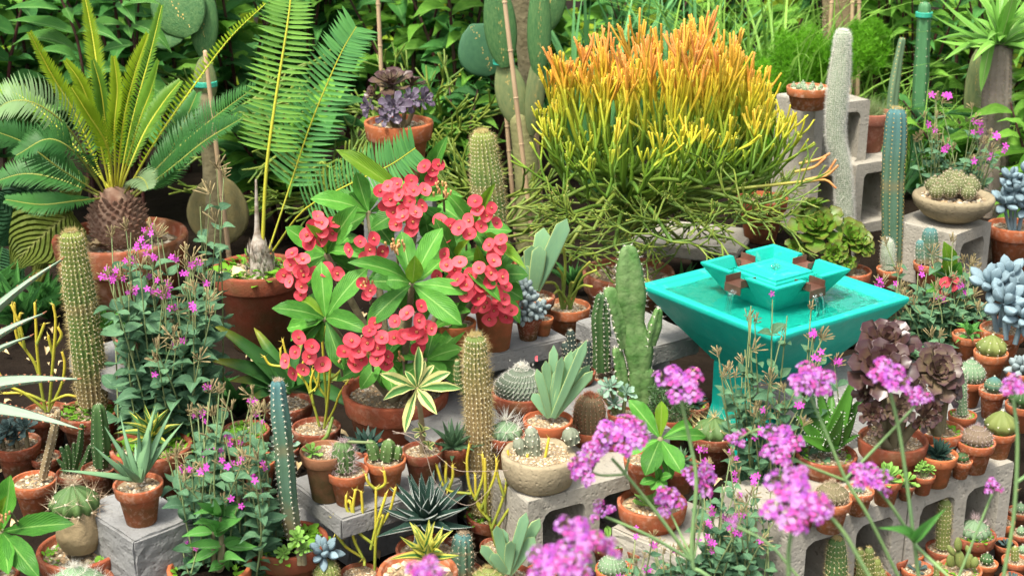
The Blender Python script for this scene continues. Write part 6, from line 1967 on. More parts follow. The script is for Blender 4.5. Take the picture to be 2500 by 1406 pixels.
for b, tips in (((1608, 1170), [(1562, 1180), (1600, 1140), (1640, 1160), (1625, 1190), (1590, 1195)]),):
    for tp in tips:
        leaf_px(t, b, tp, 24, RN.choice(ML), -.08, -.1, (0, -.7, .7))
t = potted('barrel_cactus', 'squat ribbed barrel with long yellow spines beside the fountain foot', 'cactus', 1742, 1055, 120, .12, 'std', 1, 'mid')
ball(t, (0, 0, t.top - .01), 52 * t.s, 34 * t.s, 10, G_BAR, SP_YEL, depth=.26, area=.014, k=6, sl=.028, spread=1.1, sw=.0012, dot=.0026, name='body')
t = potted('thorny_shrublet', 'dark twiggy thorny shrublet between winged cactus and fountain', 'shrub', 1635, 1010, 110, .06, 'std', 1, 'mid')
A = np.array([(U(-1, 1), U(-1, 1), U(0, 1.7)) for _ in range(900)]) * np.array([t.r * 1.1, t.r * 1.1, t.r])
A[:, 2] += t.top
t.part('twigs', [spine_chunk(A, rand_units(900), 3, .018, 1, .002)], G_DARK, stuff=True, smooth=False)
t.part('white_spines', [spine_chunk(A[:300], rand_units(300), 1, .012, 1, .001)], SP_WHITE, stuff=True, smooth=False)
# pots low in front, half hidden by verbena
t = potted('catchfly_pot', 'wide gravel-filled pot at front centre in the hollow between the blocks', 'pot plant', 1592, 1222, 172, .03, 'std', 0, 'mid')
rosette(t, (0, 0, t.top), (0, -.2, 1), .05, 12, LS['ech_lime'], .1, 1.0, .5, 1, .6)
t = potted('weedy_pot', 'small weed-filled pot below the front hollow block', 'pot plant', 1490, 1318, 96, 0, 'std', 1, 'soil', 2)
q = Vector((0, 0, t.top))
rosette(t, q, (0, -.4, 1), .04, 12, LS['ech_lime'], .1, 1.0, .5, 1, .6)
t = potted('globe_cactus', 'white-dotted globe cactus with green seedlings at bottom centre', 'cactus', 1500, 1385, 95, 0, 'std', 0, 'mid', 1)
ball(t, (-.004, 0, t.top - .01), 36 * t.s, 32 * t.s, 18, G_PALE, SP_WHITE, depth=.15, area=.006, k=6, sl=.005, sw=.0005, dot=.0014, dotm=SP_WHITE, name='body')
t = potted('weedy_pot', 'low weedy pot at bottom centre right of the globe cactus', 'pot plant', 1570, 1335, 92, 0, 'std', 1, 'mid', 1)
column_px(t, [(1570, 1335), (1568, 1310)], [20, 18], 8, G_DARK, SP_GREY, depth=.2, area=.008, k=4, sl=.006)
t = potted('haworthia', 'small haworthia in a pot at bottom centre', 'succulent', 1655, 1395, 90, 0, 'std', 0, 'mid')
rosette(t, (0, 0, t.top), (0, -.3, 1), .05, 20, LS['haw'], .2, 1.3, .3, 1, .7)

# ------------------------------------------------------------------ the right block row
ROW = .215
t = potted('brown_spined_cactus', 'brown bristly dome cactus in a pot on the near end of the right row', 'cactus', 2030, 1215, 100, ROW, 'std', 0, 'mid')
ball(t, (0, 0, t.top - .005), 42 * t.s, 32 * t.s, 20, plain("cactus_brown", (.16, .13, .07), (.13, .12, .06), .7), SP_TAN, depth=.15, area=.006, k=8, sl=.009, spread=1.5, sw=.0007, dot=.001, name='body')
t = potted('little_pot_plant', 'plain terracotta pot left of the brown dome cactus, behind verbena', 'pot plant', 1962, 1232, 70, ROW, 'std', 0, 'mid')
rosette(t, (0, 0, t.top), (0, -.3, 1), .035, 14, LS['haw_dark'], .2, 1.2, .35, 1, .6)
t = potted('little_pot_plant', 'plain terracotta pot right of the brown dome cactus', 'pot plant', 2098, 1195, 74, ROW, 'std', 0, 'mid')
column_px(t, [(2098, 1195), (2098, 1175)], [30, 26], 10, G_PALE, SP_WHITE, depth=.2, area=.008, k=6, sl=.006)
t = potted('small_agave', 'small bright green agave in a pot on the right row', 'agave', 2165, 1165, 80, ROW, 'std', 0, 'mid')
rosette(t, (0, 0, t.top), (0, -.35, 1), 52 * t.s, 26, LS['ech_lime'], .15, 1.35, .34, 1, .6)
t = potted('little_pot_plant', 'tiny leafy succulent in the smallest pot left on the right row', 'succulent', 2213, 1182, 46, ROW, 'std', 1, 'mid')
rosette(t, (0, 0, t.top + .008), (0, -.3, 1), 32 * t.s, 16, LS['ech_lime'], -.1, 1.2, .5, 1, .6)
t = potted('little_pot_plant', 'little green rosette shrub in a small pot beside the tiny leafy one', 'succulent', 2255, 1158, 58, ROW, 'std', 0, 'mid')
for j in range(6):
    q = Vector((U(-1, 1) * t.r * .6, U(-1, .6) * t.r * .6, t.top + U(.008, .026)))
    ro = t.part('rosette', [tube([(q.x * .4, q.y * .4, t.top), q], [.002, .002], 5, 4)], SSTEM)
    rosette(t, q, (U(-.4, .4), U(-.8, .2), .8), 17 * t.s, 12, LS['ech_lime'], .1, 1.2, .55, 1, .5, parent=ro)
t = potted('haworthia', 'dark green haworthia in the widest pot of the right row', 'succulent', 2290, 1105, 98, ROW, 'std', 0, 'mid')
rosette(t, (0, 0, t.top), (0, -.3, 1), 50 * t.s, 26, LS['haw_dark'], .25, 1.3, .42, 1, .7)
t = potted('little_pot_plant', 'tiny orange pot with a dark spiny tuft on the right row', 'cactus', 2348, 1122, 54, ROW, 'std', 0, 'mid')
ball(t, (0, 0, t.top), 18 * t.s, 14 * t.s, 10, G_DARK, SP_RED, depth=.2, area=.005, k=8, sl=.009, sw=.0007, dot=.001, name='body')
t = potted('brown_spined_cactus', 'rounded mauve-brown cactus ringed by seedlings on the right row', 'cactus', 2384, 1075, 94, ROW, 'std', 0, 'fine', 1)
ball(t, (0, 0, t.top - .005), 38 * t.s, 30 * t.s, 20, plain("cactus_mauve", (.18, .13, .09), (.14, .11, .07), .7), SP_PINK, depth=.15, area=.006, k=7, sl=.008, spread=1.5, sw=.0006, dot=.001, crown=SP_RED, name='body')
t = potted('green_barrel_cactus', 'smooth bright green barrel ringed by seedlings at the right end of the row', 'cactus', 2442, 1050, 80, ROW, 'std', 0, 'mid', 1)
ball(t, (0, 0, t.top - .003), 40 * t.s, 34 * t.s, 9, G_YEL, SP_WHITE, depth=.14, area=.014, k=5, sl=.007, sw=.0007, dot=.0022, name='body')
t = potted('blue_globe_cactus', 'small blue-grey globe in an orange pot above the green barrel', 'cactus', 2425, 950, 70, ROW, 'long', 0, 'mid')
ball(t, (0, 0, t.top), 24 * t.s, 22 * t.s, 10, G_BLUE, SP_GREY, depth=.15, area=.008, k=3, sl=.004, dot=.0014, name='body')
t = potted('green_barrel_cactus', 'green ribbed barrel in an orange pot under the powder-blue clump', 'cactus', 2420, 858, 84, ROW, 'std', 0, 'mid')
ball(t, (0, 0, t.top - .004), 38 * t.s, 30 * t.s, 9, G_YEL, SP_YEL, depth=.3, area=.011, k=4, sl=.007, dot=.002, name='body')
t = potted('mammillaria', 'white-spined globe left of the green ribbed barrel', 'cactus', 2368, 925, 78, ROW, 'std', 0, 'mid')
ball(t, (0, 0, t.top - .004), 36 * t.s, 34 * t.s, 18, G_PALE, SP_WHITE, depth=.14, area=.006, k=7, sl=.006, sw=.0005, dot=.0012, name='body')
t = potted('spiny_column_cactus', 'slim grey-green column with white spines behind the purple clump', 'cactus', 2350, 1010, 70, ROW, 'std', 0, 'mid', 1)
column_px(t, [(2350, 1010), (2346, 960), (2352, 900)], [26, 28, 20], 10, G_PALE, SP_WHITE, depth=.2, area=.008, k=5, sl=.006, dot=.0014)
t = potted('blue_globe_cactus', 'dark spiny globe cut by the right edge above the row', 'cactus', 2495, 985, 80, ROW, 'std', 0, 'mid')
ball(t, (0, 0, t.top), 36 * t.s, 30 * t.s, 12, G_DARK, SP_GREY, depth=.2, area=.009, k=6, sl=.011, dot=.0014, name='body')
t = potted('pebble_succulent', 'grey plump succulent at the right edge under the powder-blue clump', 'succulent', 2492, 905, 70, ROW, 'std', 0, 'mid')
rosette(t, (0, 0, t.top + .01), (0, -.5, .9), 40 * t.s, 16, LS['pachy_g'], -.1, 1.2, .5, 1, .7, rise=.3)
t = potted('little_pot_plant', 'small pot with green stems right of the catchfly, under red leaves', 'pot plant', 2365, 815, 80, ROW, 'std', 0, 'mid')
rosette(t, (0, 0, t.top), (0, -.3, 1), .05, 12, LS['fresh'], .1, 1.2, .3, 1, .7)
# upper right small columns
t = potted('hairy_column_cactus', 'short white-haired column left of the catchfly at upper right', 'cactus', 2172, 655, 64, .15, 'std', 0, 'big')
column_px(t, [(2170, 655), (2168, 620), (2168, 582)], [30, 34, 26], 16, G_SILV, SP_WHITE, depth=.12, area=.006, k=8, sl=.010, sw=.0004, dot=.001, crown=SP_WHITE)
t = potted('blue_spiny_cactus', 'small blue spiny column before the block with the stone bowl', 'cactus', 2270, 640, 80, .15, 'std', 0, 'mid')
column_px(t, [(2272, 640), (2270, 590), (2272, 555)], [44, 46, 34], 10, G_BLUE, SP_WHITE, depth=.22, area=.009, k=6, sl=.010, dot=.0014)
column_px(t, [(2250, 640), (2248, 610), (2248, 585)], [26, 28, 22], 10, G_BLUE, SP_WHITE, depth=.22, area=.009, k=6, sl=.010, dot=.0014)
t = potted('terracotta_pot_plant', 'terracotta pot with loose rosettes behind the hairy column', 'succulent', 2215, 590, 80, .15, 'std', 0, 'mid')
rosette(t, (0, 0, t.top), (0, -.3, 1), .06, 14, LS['ech'], .2, 1.2, .4, 1, .6)

# ------------------------------------------------------------------ bottom right corner, on the ground
t = potted('gold_column_cactus', 'gold-spined column at the bottom edge behind verbena stems', 'cactus', 2042, 1432, 110, 0, 'std', 1, 'mid')
column_px(t, [(2042, 1432), (2042, 1380), (2043, 1312)], [52, 54, 42], 16, G_BAR, SP_YEL, depth=.15, area=.0095, k=7, sl=.010, spread=1.3, sw=.0006, dot=.0014, crown=SP_YEL)
t = potted('gold_column_cactus', 'tall slim green-gold column in front of the right hollow block', 'cactus', 2302, 1335, 84, 0, 'std', 1, 'mid')
column_px(t, [(2302, 1335), (2304, 1280), (2308, 1218)], [34, 36, 28], 14, G_YEL, SP_YEL, depth=.15, area=.009, k=6, sl=.008, spread=1.3, sw=.0006, dot=.0013)
t = potted('clump_cactus', 'clump of small golden cactus fingers at the bottom, before the near block', 'cactus', 2125, 1405, 105, 0, 'std', 1, 'mid', 1)
for x, y1, w in ((2100, 1340, 22), (2122, 1335, 26), (2140, 1362, 24), (2105, 1372, 22), (2150, 1385, 22)):
    column_px(t, [(x, 1405), (x, (1405 + y1) / 2), (x, y1)], [w, w, w * .8], 12, G_YEL, SP_YEL, depth=.18, area=.008, k=6, sl=.007, dot=.0012)
t = potted('blue_column_cactus', 'blue column in shade before the near hollow block', 'cactus', 2172, 1350, 96, 0, 'std', 1, 'mid')
column_px(t, [(2165, 1350), (2164, 1300), (2166, 1248)], [28, 30, 22], 7, G_BLUE, SP_WHITE, depth=.28, area=.012, k=4, sl=.007, dot=.0016)
column_px(t, [(2182, 1350), (2184, 1310), (2184, 1275)], [22, 22, 16], 7, G_BLUE, SP_WHITE, depth=.28, area=.012, k=4, sl=.007, dot=.0016)
t = potted('mauve_spined_cactus', 'mauve-spined mound with weeds in a wide pot, bottom right', 'cactus', 2378, 1300, 108, 0, 'std', 1, 'mid', 2)
ball(t, (0, 0, t.top - .005), 40 * t.s, 28 * t.s, 13, G_PALE, SP_PINK, depth=.2, area=.010, k=9, sl=.020, spread=1.3, sw=.0008, dot=.0016, name='body')
t = potted('blue_column_cactus', 'slim blue column in a gravelled pot at the right, under the row end', 'cactus', 2440, 1268, 76, 0, 'std', 0, 'mid')
column_px(t, [(2436, 1268), (2438, 1225), (2442, 1185)], [26, 28, 20], 9, G_BLUE, SP_WHITE, depth=.25, area=.010, k=4, sl=.006, dot=.0018)
t = potted('bunny_ear_cactus', 'lime-green many-padded cactus at the bottom right', 'cactus', 2345, 1385, 104, 0, 'std', 0, 'mid', 1)
for a, b, w in (((2345, 1385), (2340, 1340), 26), ((2340, 1345), (2338, 1310), 20), ((2365, 1385), (2368, 1350), 24), ((2325, 1385), (2318, 1352), 24), ((2378, 1385), (2382, 1358), 20), ((2330, 1355), (2312, 1330), 16), ((2366, 1352), (2360, 1330), 14), ((2355, 1390), (2352, 1368), 22)):
    pad(t, a, b, w, .012, G_YEL, U(-.02, .02), name='pad')
t = potted('small_ball_cactus', 'small dark ribbed ball in an orange pot at the bottom right', 'cactus', 2408, 1372, 58, 0, 'std', 0, 'mid')
ball(t, (0, 0, t.top), 17 * t.s, 17 * t.s, 10, G_DARK, SP_WHITE, depth=.2, area=.006, k=4, sl=.004, dot=.0014, name='body')
tiny = [('tiny pot with brown grit right of the mauve mound', 2455, 1325, 60, 'soil'), ('tiny orange pot at the right edge below the row', 2492, 1300, 54, 'mid'), ('tiny pot with a pale seedling at the bottom right edge', 2478, 1365, 64, 'mid'), ('tiny pot with a green pad in the bottom right corner', 2472, 1408, 62, 'mid'),
        ('tiny pot at the right edge under the slim blue column', 2495, 1345, 50, 'mid'), ('small gravel pot left of the small dark ball', 2290, 1405, 70, 'mid'), ('small pot with a wisp of green left of the lime pads', 2240, 1385, 80, 'mid'), ('tiny pot at right edge beside the blue column', 2490, 1245, 60, 'mid'), ('small gravel pot in shade beside the clump of golden fingers', 2215, 1345, 84, 'mid')]
for i, (lab, x, y, w, fl) in enumerate(tiny):
    t = potted('tiny_pot_plant', lab, 'pot plant', x, y, w, 0, 'std', i % 2, fl)
    if i % 3 == 0:
        rosette(t, (0, 0, t.top), (0, -.3, 1), w * .35 * t.s, 12, LS['ech_d'], .2, 1.2, .5, 1, .5)
    elif i % 3 == 1:
        ball(t, (0, 0, t.top), w * .22 * t.s, w * .24 * t.s, 9, G_PALE, SP_WHITE, depth=.2, area=.006, k=4, sl=.004, sw=.0005, dot=.0012, name='body')
    else:
        column_px(t, [(x, y), (x, y - w * .5)], [w * .3, w * .3], 8, G_YEL, SP_YEL, depth=.2, area=.006, k=4, sl=.004, dot=.0012)
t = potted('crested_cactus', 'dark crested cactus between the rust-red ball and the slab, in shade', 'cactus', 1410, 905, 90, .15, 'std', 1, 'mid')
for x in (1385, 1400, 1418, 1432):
    column_px(t, [(x, 905), (x + U(-5, 5), 870), (x + U(-8, 8), 820 + U(-20, 20))], [24, 26, 20], 8, plain("cactus_blackish", (.05, .07, .06), (.03, .05, .04), .7), SP_GREY, depth=.25, area=.01, k=5, sl=.008, dot=.0016)  # very dark grey-green stems
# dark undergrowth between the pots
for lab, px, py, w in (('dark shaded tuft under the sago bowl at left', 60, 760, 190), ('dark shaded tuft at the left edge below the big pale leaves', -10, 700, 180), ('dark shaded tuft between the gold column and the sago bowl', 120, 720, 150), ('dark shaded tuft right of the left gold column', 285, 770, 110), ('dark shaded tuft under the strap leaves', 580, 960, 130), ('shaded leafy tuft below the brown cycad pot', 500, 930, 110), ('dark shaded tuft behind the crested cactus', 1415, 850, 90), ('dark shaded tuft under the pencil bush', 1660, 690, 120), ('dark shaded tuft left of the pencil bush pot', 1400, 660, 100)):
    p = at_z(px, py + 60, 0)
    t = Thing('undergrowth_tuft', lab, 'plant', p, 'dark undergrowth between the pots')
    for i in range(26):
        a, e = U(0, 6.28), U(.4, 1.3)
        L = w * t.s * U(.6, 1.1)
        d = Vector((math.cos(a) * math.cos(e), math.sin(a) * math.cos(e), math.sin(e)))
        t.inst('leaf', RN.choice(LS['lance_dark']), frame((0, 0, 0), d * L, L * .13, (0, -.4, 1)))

t = Thing('dry_vine', 'thin dry vine tendril trailing over the slab pots to the straw column', 'vine', at_y(1000, 1210, 2.42))
for pix in ([(958, 1052), (1000, 1065), (1060, 1105), (1110, 1145), (1160, 1150), (1240, 1148)], [(960, 1058), (1015, 1060), (1040, 1110), (1060, 1170), (1100, 1215), (1150, 1232), (1200, 1190)]):
    t.part('tendril', [tube([t.P(x, y, U(-.01, .01)) for x, y in pix], [.0008, .0006, .0005], 5, 30)], plain("dry_tendril", (.30, .23, .18), (.36, .28, .22), .8))

# loose leaf litter and grit on the soil between the pots
lt = []
bl = leaf('ovate', .3, .4, 3, 2)
for i in range(420):
    p = at_z(U(0, 2500), U(780, 1400), 0)
    p.z = U(.004, .012)
    a = U(0, 6.28)
    L = U(.015, .04)
    lt.append(xform(bl, frame(p, p + Vector((math.cos(a), math.sin(a), U(-.1, .3))) * L, L * .5, (U(-.4, .4), U(-.4, .4), 1))))
tag(add('leaf_litter', mesh_of('leaf_litter', lt, LITTER)), 'dry brown leaf litter scattered on the dark soil', 'litter', kind='stuff')

# more small pots filling the gaps
fillers = [('terracotta pot of low seedlings behind the lower pink catchfly', 598, 1048, 122, .06, 1, 2, 'weed'), ('small terracotta pot left of the leaning blue column, among catchfly', 630, 1120, 92, .05, 0, 1, 'haw'), ('brown pot half hidden behind the catchfly right of the blue aloe', 470, 1160, 104, .10, 1, 0, 'haw'),
           ('terracotta pot of spiky rosettes behind the striped agave', 445, 1050, 104, .03, 0, 1, 'haw_dark'), ('mossy pot at the bottom left right of the spiny barrel', 318, 1400, 96, 0, 2, 2, 'ech_lime'), ('small orange pot in the corner of the left block', 262, 1235, 66, .05, 0, 0, 'ball'),
           ('small pot left of the lime rosette pot, below the strap leaves', 690, 1090, 84, .04, 1, 1, 'ech'), ('pot of blue-green rosettes beside the rust-red ball', 1492, 1062, 76, .17, 0, 0, 'ech'), ('small pot under the young crown of thorns, right side', 1662, 1128, 88, .12, 1, 1, 'haw'),
           ('orange pot on the brown-grey slab at lower right', 1862, 1300, 76, .105, 0, 0, 'ech_d'), ('small pot on the brown-grey slab left of the orange one', 1790, 1335, 66, .105, 1, 1, 'ball'), ('small pot at bottom centre below the wide gravel pot', 1640, 1310, 88, 0, 0, 1, 'ech_lime'),
           ('small pot between the fan aloe and the striped agave at the bottom', 1320, 1395, 84, 0, 1, 1, 'haw'), ('tiny pot of grey rosette before the stone trough block', 1405, 1370, 74, 0, 0, 0, 'ech'), ('pot of haworthia left of the rust-red ball, on the slab', 1405, 1030, 60, .20, 1, 0, 'haw'),
           ('small shaded pot behind the barrel, before the fountain foot', 1690, 985, 84, .05, 1, 1, 'haw_dark'), ('terracotta pot left under the long powder-blue clump', 2400, 770, 74, .21, 1, 0, 'ech')]
for lab, x, y, w_, zb, tc, wd, kind in fillers:
    t = potted('small_potted_succulent', lab, 'succulent', x, y, w_, zb, 'std', tc, 'mid', wd)
    if kind == 'ball':
        ball(t, (0, 0, t.top - .003), w_ * .30 * t.s, w_ * .28 * t.s, 12, G_PALE, SP_WHITE, depth=.2, area=.006, k=6, sl=.006, sw=.0006, dot=.0012, name='body')
    elif kind != 'weed':
        rosette(t, (0, 0, t.top + .004), (U(-.1, .1), -.35, 1), w_ * .55 * t.s, 22, LS[kind], .1, 1.3, .3 if 'haw' in kind else .5, 1, .6)
# ------------------------------------------------------------------ catchfly (small pink flowers, blue-green leaves)
def petal_flower():
    chs = []
    for k in range(5):
        a = k * 2 * math.pi / 5
        d = Vector((math.cos(a), math.sin(a), .12))
        chs.append(xform(leaf('obov', .05, .15, 4, 2), frame((0, 0, 0), d * .52, .27, (0, 0, 1))))
    return chs


SFL = mesh_of('flower', petal_flower(), PET_MAG)
SBUD = mesh_of('bud', [tube([(0, 0, 0), (0, 0, .45), (0, 0, .8), (0, 0, 1)], [.022, .034, .062, .03], 5, 6)], BUD_TAN)
SBUDS = []
for v_ in range(3):
    cs_ = []
    for i in range(9):
        d = Vector((U(-.7, .7), U(-.7, .7), U(.6, 1))).normalized()
        p = Vector((U(-.12, .12), U(-.12, .12), U(0, .15)))
        M = Matrix.Translation(p) @ d.to_track_quat('Z', 'Y').to_matrix().to_4x4() @ Matrix.Scale(U(.6, 1), 4)
        cs_.append(xform(tube([(0, 0, 0), (0, 0, .45), (0, 0, .8), (0, 0, 1)], [.022, .034, .062, .03], 5, 6), M))
    SBUDS.append(mesh_of('buds', cs_, BUD_TAN))


def catchfly(label, base, y, z, zones, nst, leafpx=38, fl=.8, budp=.75, leafp=1.0, flpx=17):
    """zones: pixel ellipses (cx, cy, rx, ry, dy) filled by stem tips"""
    p = at_y(base[0], base[1], y)
    t = Thing('catchfly', label, 'flowering plant', (p.x, y, z), 'pink catchfly clumps among the pots')
    tot = sum(q[2] * q[3] for q in zones)
    for (cx, cy, rx, ry, dz) in zones:
        n = max(2, int(nst * rx * ry / tot))
        for i in range(n):
            a, r = U(0, 6.28), math.sqrt(U(0, 1))
            tx, ty = cx + rx * r * math.cos(a), cy + ry * r * math.sin(a)
            dy = dz + U(-.09, .09)
            tip = t.P(tx, ty, dy)
            b = Vector((U(-.04, .04) + tip.x * U(.2, .6), U(-.03, .03), 0))
            mid = b.lerp(tip, .5) + Vector((U(-.03, .03), U(-.02, .02), .02))
            st = t.part('stem', [tube([b, mid, tip], [.0022, .0018, .0012], 5, 8)], SSTEM)
            P = smooth_path([b, mid, tip], 20)
            ph = U(0, 3)
            npair = 6
            for j in range(npair):
                f = .25 + .7 * j / npair + U(-.03, .03)
                q = Vector(P[int(f * 19)])
                if U(0, 1) > leafp:
                    continue
                for sg in (0, math.pi):
                    th = ph + j * 1.57 + sg + U(-.3, .3)
                    L = leafpx * 1.12 * t.s * U(.6, 1.2) * (1.1 - .35 * j / npair)
                    e = U(-.1, .6)
                    d = Vector((math.cos(th) * math.cos(e), math.sin(th) * math.cos(e), math.sin(e)))
                    t.inst('leaf', RN.choice(LS['silene']), frame(q, q + d * L, L * .62, Vector((U(-.3, .3), U(-.7, .1), 1))), st)
            if U(0, 1) < budp * .9:
                d = Vector((U(-.6, .6), U(-.6, .1), 1))
                t.inst('buds', RN.choice(SBUDS), Matrix.Translation(tip) @ d.to_track_quat('Z', 'Y').to_matrix().to_4x4() @ Matrix.Scale(min(38, leafpx * .9) * t.s, 4), st)
            if U(0, 1) < fl * .48:
                for k in range(RN.randint(1, 3)):
                    q = tip + Vector((U(-14, 14), U(-14, 4), U(0, 26))) * t.s
                    nrm = Vector((U(-.6, .6), -1, U(.1, .9)))
                    t.inst('flower', SFL, Matrix.Translation(q) @ nrm.to_track_quat('Z', 'Y').to_matrix().to_4x4() @ Matrix.Rotation(U(0, 6), 4, 'Z') @ Matrix.Scale(flpx * t.s * U(.85, 1.2), 4), st)
    return t


catchfly('large pink catchfly clump below the sago palm pot', (400, 1000), 2.95, 0, [(330, 600, 70, 50, .12), (400, 680, 110, 70, .05), (300, 690, 50, 50, .0), (450, 780, 80, 70, .0), (500, 640, 50, 50, .1), (420, 880, 70, 60, -.05)], 78, 54)
catchfly('sparse catchfly sprig with tall thin stems before the brown basal pad', (480, 850), 3.25, 0, [(480, 470, 40, 40, .0), (540, 440, 25, 30, .03), (500, 560, 30, 40, 0)], 6, 42, .3, .4)
catchfly('pink catchfly clump at front left beside the leaning blue column', (560, 1330), 2.4, 0, [(560, 1010, 100, 60, .1), (520, 1120, 110, 60, .05), (620, 1160, 50, 60, .0), (580, 1200, 80, 50, -.02), (470, 1180, 50, 50, 0), (660, 1010, 30, 20, .08)], 72, 46, .9)
catchfly('pink catchfly growing up in front of the fountain', (1880, 1250), 2.58, .08, [(1800, 870, 50, 60, .0), (1880, 780, 60, 60, .05), (1960, 800, 60, 60, .05), (1840, 960, 80, 60, -.02), (2000, 900, 50, 50, .05), (1780, 950, 40, 60, .0), (1880, 1040, 70, 50, -.04), (1980, 1000, 40, 50, 0)], 46, 40, .6, .85, .7)
catchfly('broad catchfly mass right of the fountain rim', (2280, 950), 3.25, .15, [(2240, 720, 70, 60, .1), (2320, 760, 80, 70, .05), (2200, 780, 60, 60, .05), (2260, 860, 90, 50, -.02), (2360, 690, 50, 60, .1), (2160, 650, 40, 50, .12), (2290, 630, 60, 50, .15), (2390, 640, 40, 40, .15)], 62, 38, .45, .95, .75)
catchfly('airy catchfly at upper right before the spiny trunk', (2340, 560), 4.3, .15, [(2280, 330, 60, 70, 0), (2400, 310, 70, 60, 0), (2340, 380, 70, 50, 0), (2440, 360, 40, 50, 0), (2290, 260, 40, 30, .1)], 44, 26, .6, .8, .6, 18)
catchfly('catchfly clump at bottom right of centre behind the verbena', (1790, 1400), 2.3, 0, [(1800, 1170, 60, 60, .1), (1760, 1260, 70, 60, .05), (1850, 1240, 50, 60, 0), (1700, 1330, 60, 50, -.05), (1800, 1340, 60, 50, -.05), (1740, 1130, 40, 40, .1)], 44, 36, .85, .8)
catchfly('low catchfly at the bottom centre before the small weedy pots', (1600, 1420), 2.2, 0, [(1580, 1330, 50, 40, .05), (1620, 1390, 50, 40, 0), (1540, 1390, 40, 30, 0)], 16, 30, .8, .8)
catchfly('catchfly tuft around the leafy plant at bottom left', (440, 1400), 2.3, 0.0, [(460, 1310, 40, 40, .1), (420, 1370, 20, 30, .05), (520, 1345, 50, 30, .1)], 12, 30, .8, .6)

# extra leafy milii sprigs in the right catchfly mass
t = potted('crown_of_thorns', 'young red-flowered crown of thorns inside the right catchfly mass', 'flowering plant', 2310, 790, 90, .15, 'std', 1, 'mid')
t.part('stem', [tube([(0, 0, t.top), t.P(2312, 730), t.P(2315, 690)], [.007, .006, .005], 6, 6)], BARK)
for tip, w, k in (((2305, 590), 44, 'y'), ((2345, 640), 34, 0), ((2390, 790), 30, 'y'), ((2270, 660), 36, 1), ((2350, 720), 36, 2), ((2260, 720), 36, 1)):
    leaf_px(t, (2314, 690), tip, w, MY[0] if k == 'y' else ML[k], 0, -.04, (0, -.8, .6))
milii_cluster(t, 2310, 692, 26, 5, -.06, 26)
milii_cluster(t, 2400, 790, 16, 3, -.06, 22)


# ------------------------------------------------------------------ verbena in the foreground
def floret_head(n, seed):
    """flat-topped dome made of several uneven knots of small five-petalled florets, unit width; grows along +z"""
    chs = []
    pet = leaf('round', .0, .25, 2, 1)
    knots = []
    nk = 5 + seed
    for i in range(nk):
        a = i * 2.39996 + seed
        r = .36 * math.sqrt((i + .3) / nk) * U(.85, 1.15)
        knots.append((Vector((r * math.cos(a), r * math.sin(a), .16 * (1 - (r / .42) ** 2) + U(-.05, .04))), U(.13, .19)))
    for (c, kr) in knots:
        m = int(n / nk)
        for i in range(m):
            a = i * 2.39996
            th = 1.25 * math.sqrt((i + .5) / m)
            p = c + Vector((math.sin(th) * math.cos(a) * kr, math.sin(th) * math.sin(a) * kr, math.cos(th) * kr * .75)) * U(.85, 1.12)
            if U(0, 1) < .08:
                continue
            nrm = (p - c + Vector((0, 0, .06))).normalized()
            c0 = NP.uniform(0, 1)
            colr = np.array((.36, .085, .46)) * (1 - c0) + np.array((.58, .075, .33)) * c0
            if U(0, 1) < .45:  # pale highlights painted into the colour of random florets
                colr = colr * .45 + np.array((.66, .40, .76)) * .55
            x = nrm.orthogonal().normalized()
            y = nrm.cross(x)
            ph = U(0, 6.28)
            for k in range(5):
                b = ph + k * 1.2566
                d = x * math.cos(b) + y * math.sin(b)
                L = .058 * U(.8, 1.2)
                V, F, *_ = xform(pet, frame(p, p + d * L + nrm * .012, L * .8, nrm))
                chs.append((V, F, 0, np.tile(colr * U(.8, 1.1), (len(V), 1))))
            q = c + (p - c) * .45
            V, F, mi, _ = tube([q, p], [.012, .016], 4, cap=False)
            chs.append((V, F, 0, np.tile((.38, .12, .22) if i % 2 else (.32, .26, .12), (len(V), 1))))
        for i in range(16):
            e = rand_units(1)[0] * kr * .6
            V, F, mi, _ = tube([c * .2 + Vector((0, 0, -.18)), c + Vector(e) * .7 + Vector((0, 0, -.02))], [.008, .016], 4, cap=False)
            chs.append((V, F, 0, np.tile((.26, .24, .10), (len(V), 1))))
    return chs


VH = [mesh_of('flower_head', floret_head(n, s), VERB) for n, s in ((130, 3), (100, 1), (60, 0))]


def verbena(label, y, foot, stems, heads, leaves=()):
    """stems: pixel paths with (x, y) and end depth offsets; heads: (x, y, w, tilt, variant, dy)"""
    p = at_y(foot[0], foot[1], y)
    t = Thing('verbena', label, 'flowering plant', (p.x, y, 0), 'tall purple verbena in the foreground')
    t.s = mpp(at_y(foot[0], 1200, y))
    for pix, dys, r in stems:
        pts = [t.P(x, yy, d) for (x, yy), d in zip(pix, dys)]
        if pix[0][1] > 1380:                    # carry the stalk down to the ground
            d0 = pts[0] - pts[1]
            d0 = d0 / max(.2, abs(d0.z) / d0.length) / d0.length
            pts = [pts[0] + Vector((d0.x, 0, -1)) * (pts[0].z), pts[0] + Vector((d0.x, 0, -1)) * (pts[0].z * .4)] + pts
        r *= .72
        t.part('stem', [tube(pts, [r, r * .9, r * .75], 6, 5 * len(pts))], VSTEM)
    for x, yy, w, tilt, v, dy in heads:
        c = t.P(x, yy, dy)
        S_ = w * t.s * 1.02
        M = Matrix.Translation(c) @ Matrix.Rotation(tilt, 4, 'Y') @ Matrix.Rotation(.45, 4, 'X') @ Matrix.Rotation(U(0, 6), 4, 'Z') @ Matrix.Scale(S_, 4)
        t.inst('flower_head', VH[v], M)
    for b, tp, w in leaves:
        leaf_px(t, b, tp, w, leafset('leaf', [leaf('lance', .12, .3, 8, 2)], L_FRESH)[0], 0, -.03, (.1, -.6, .8))
    return t


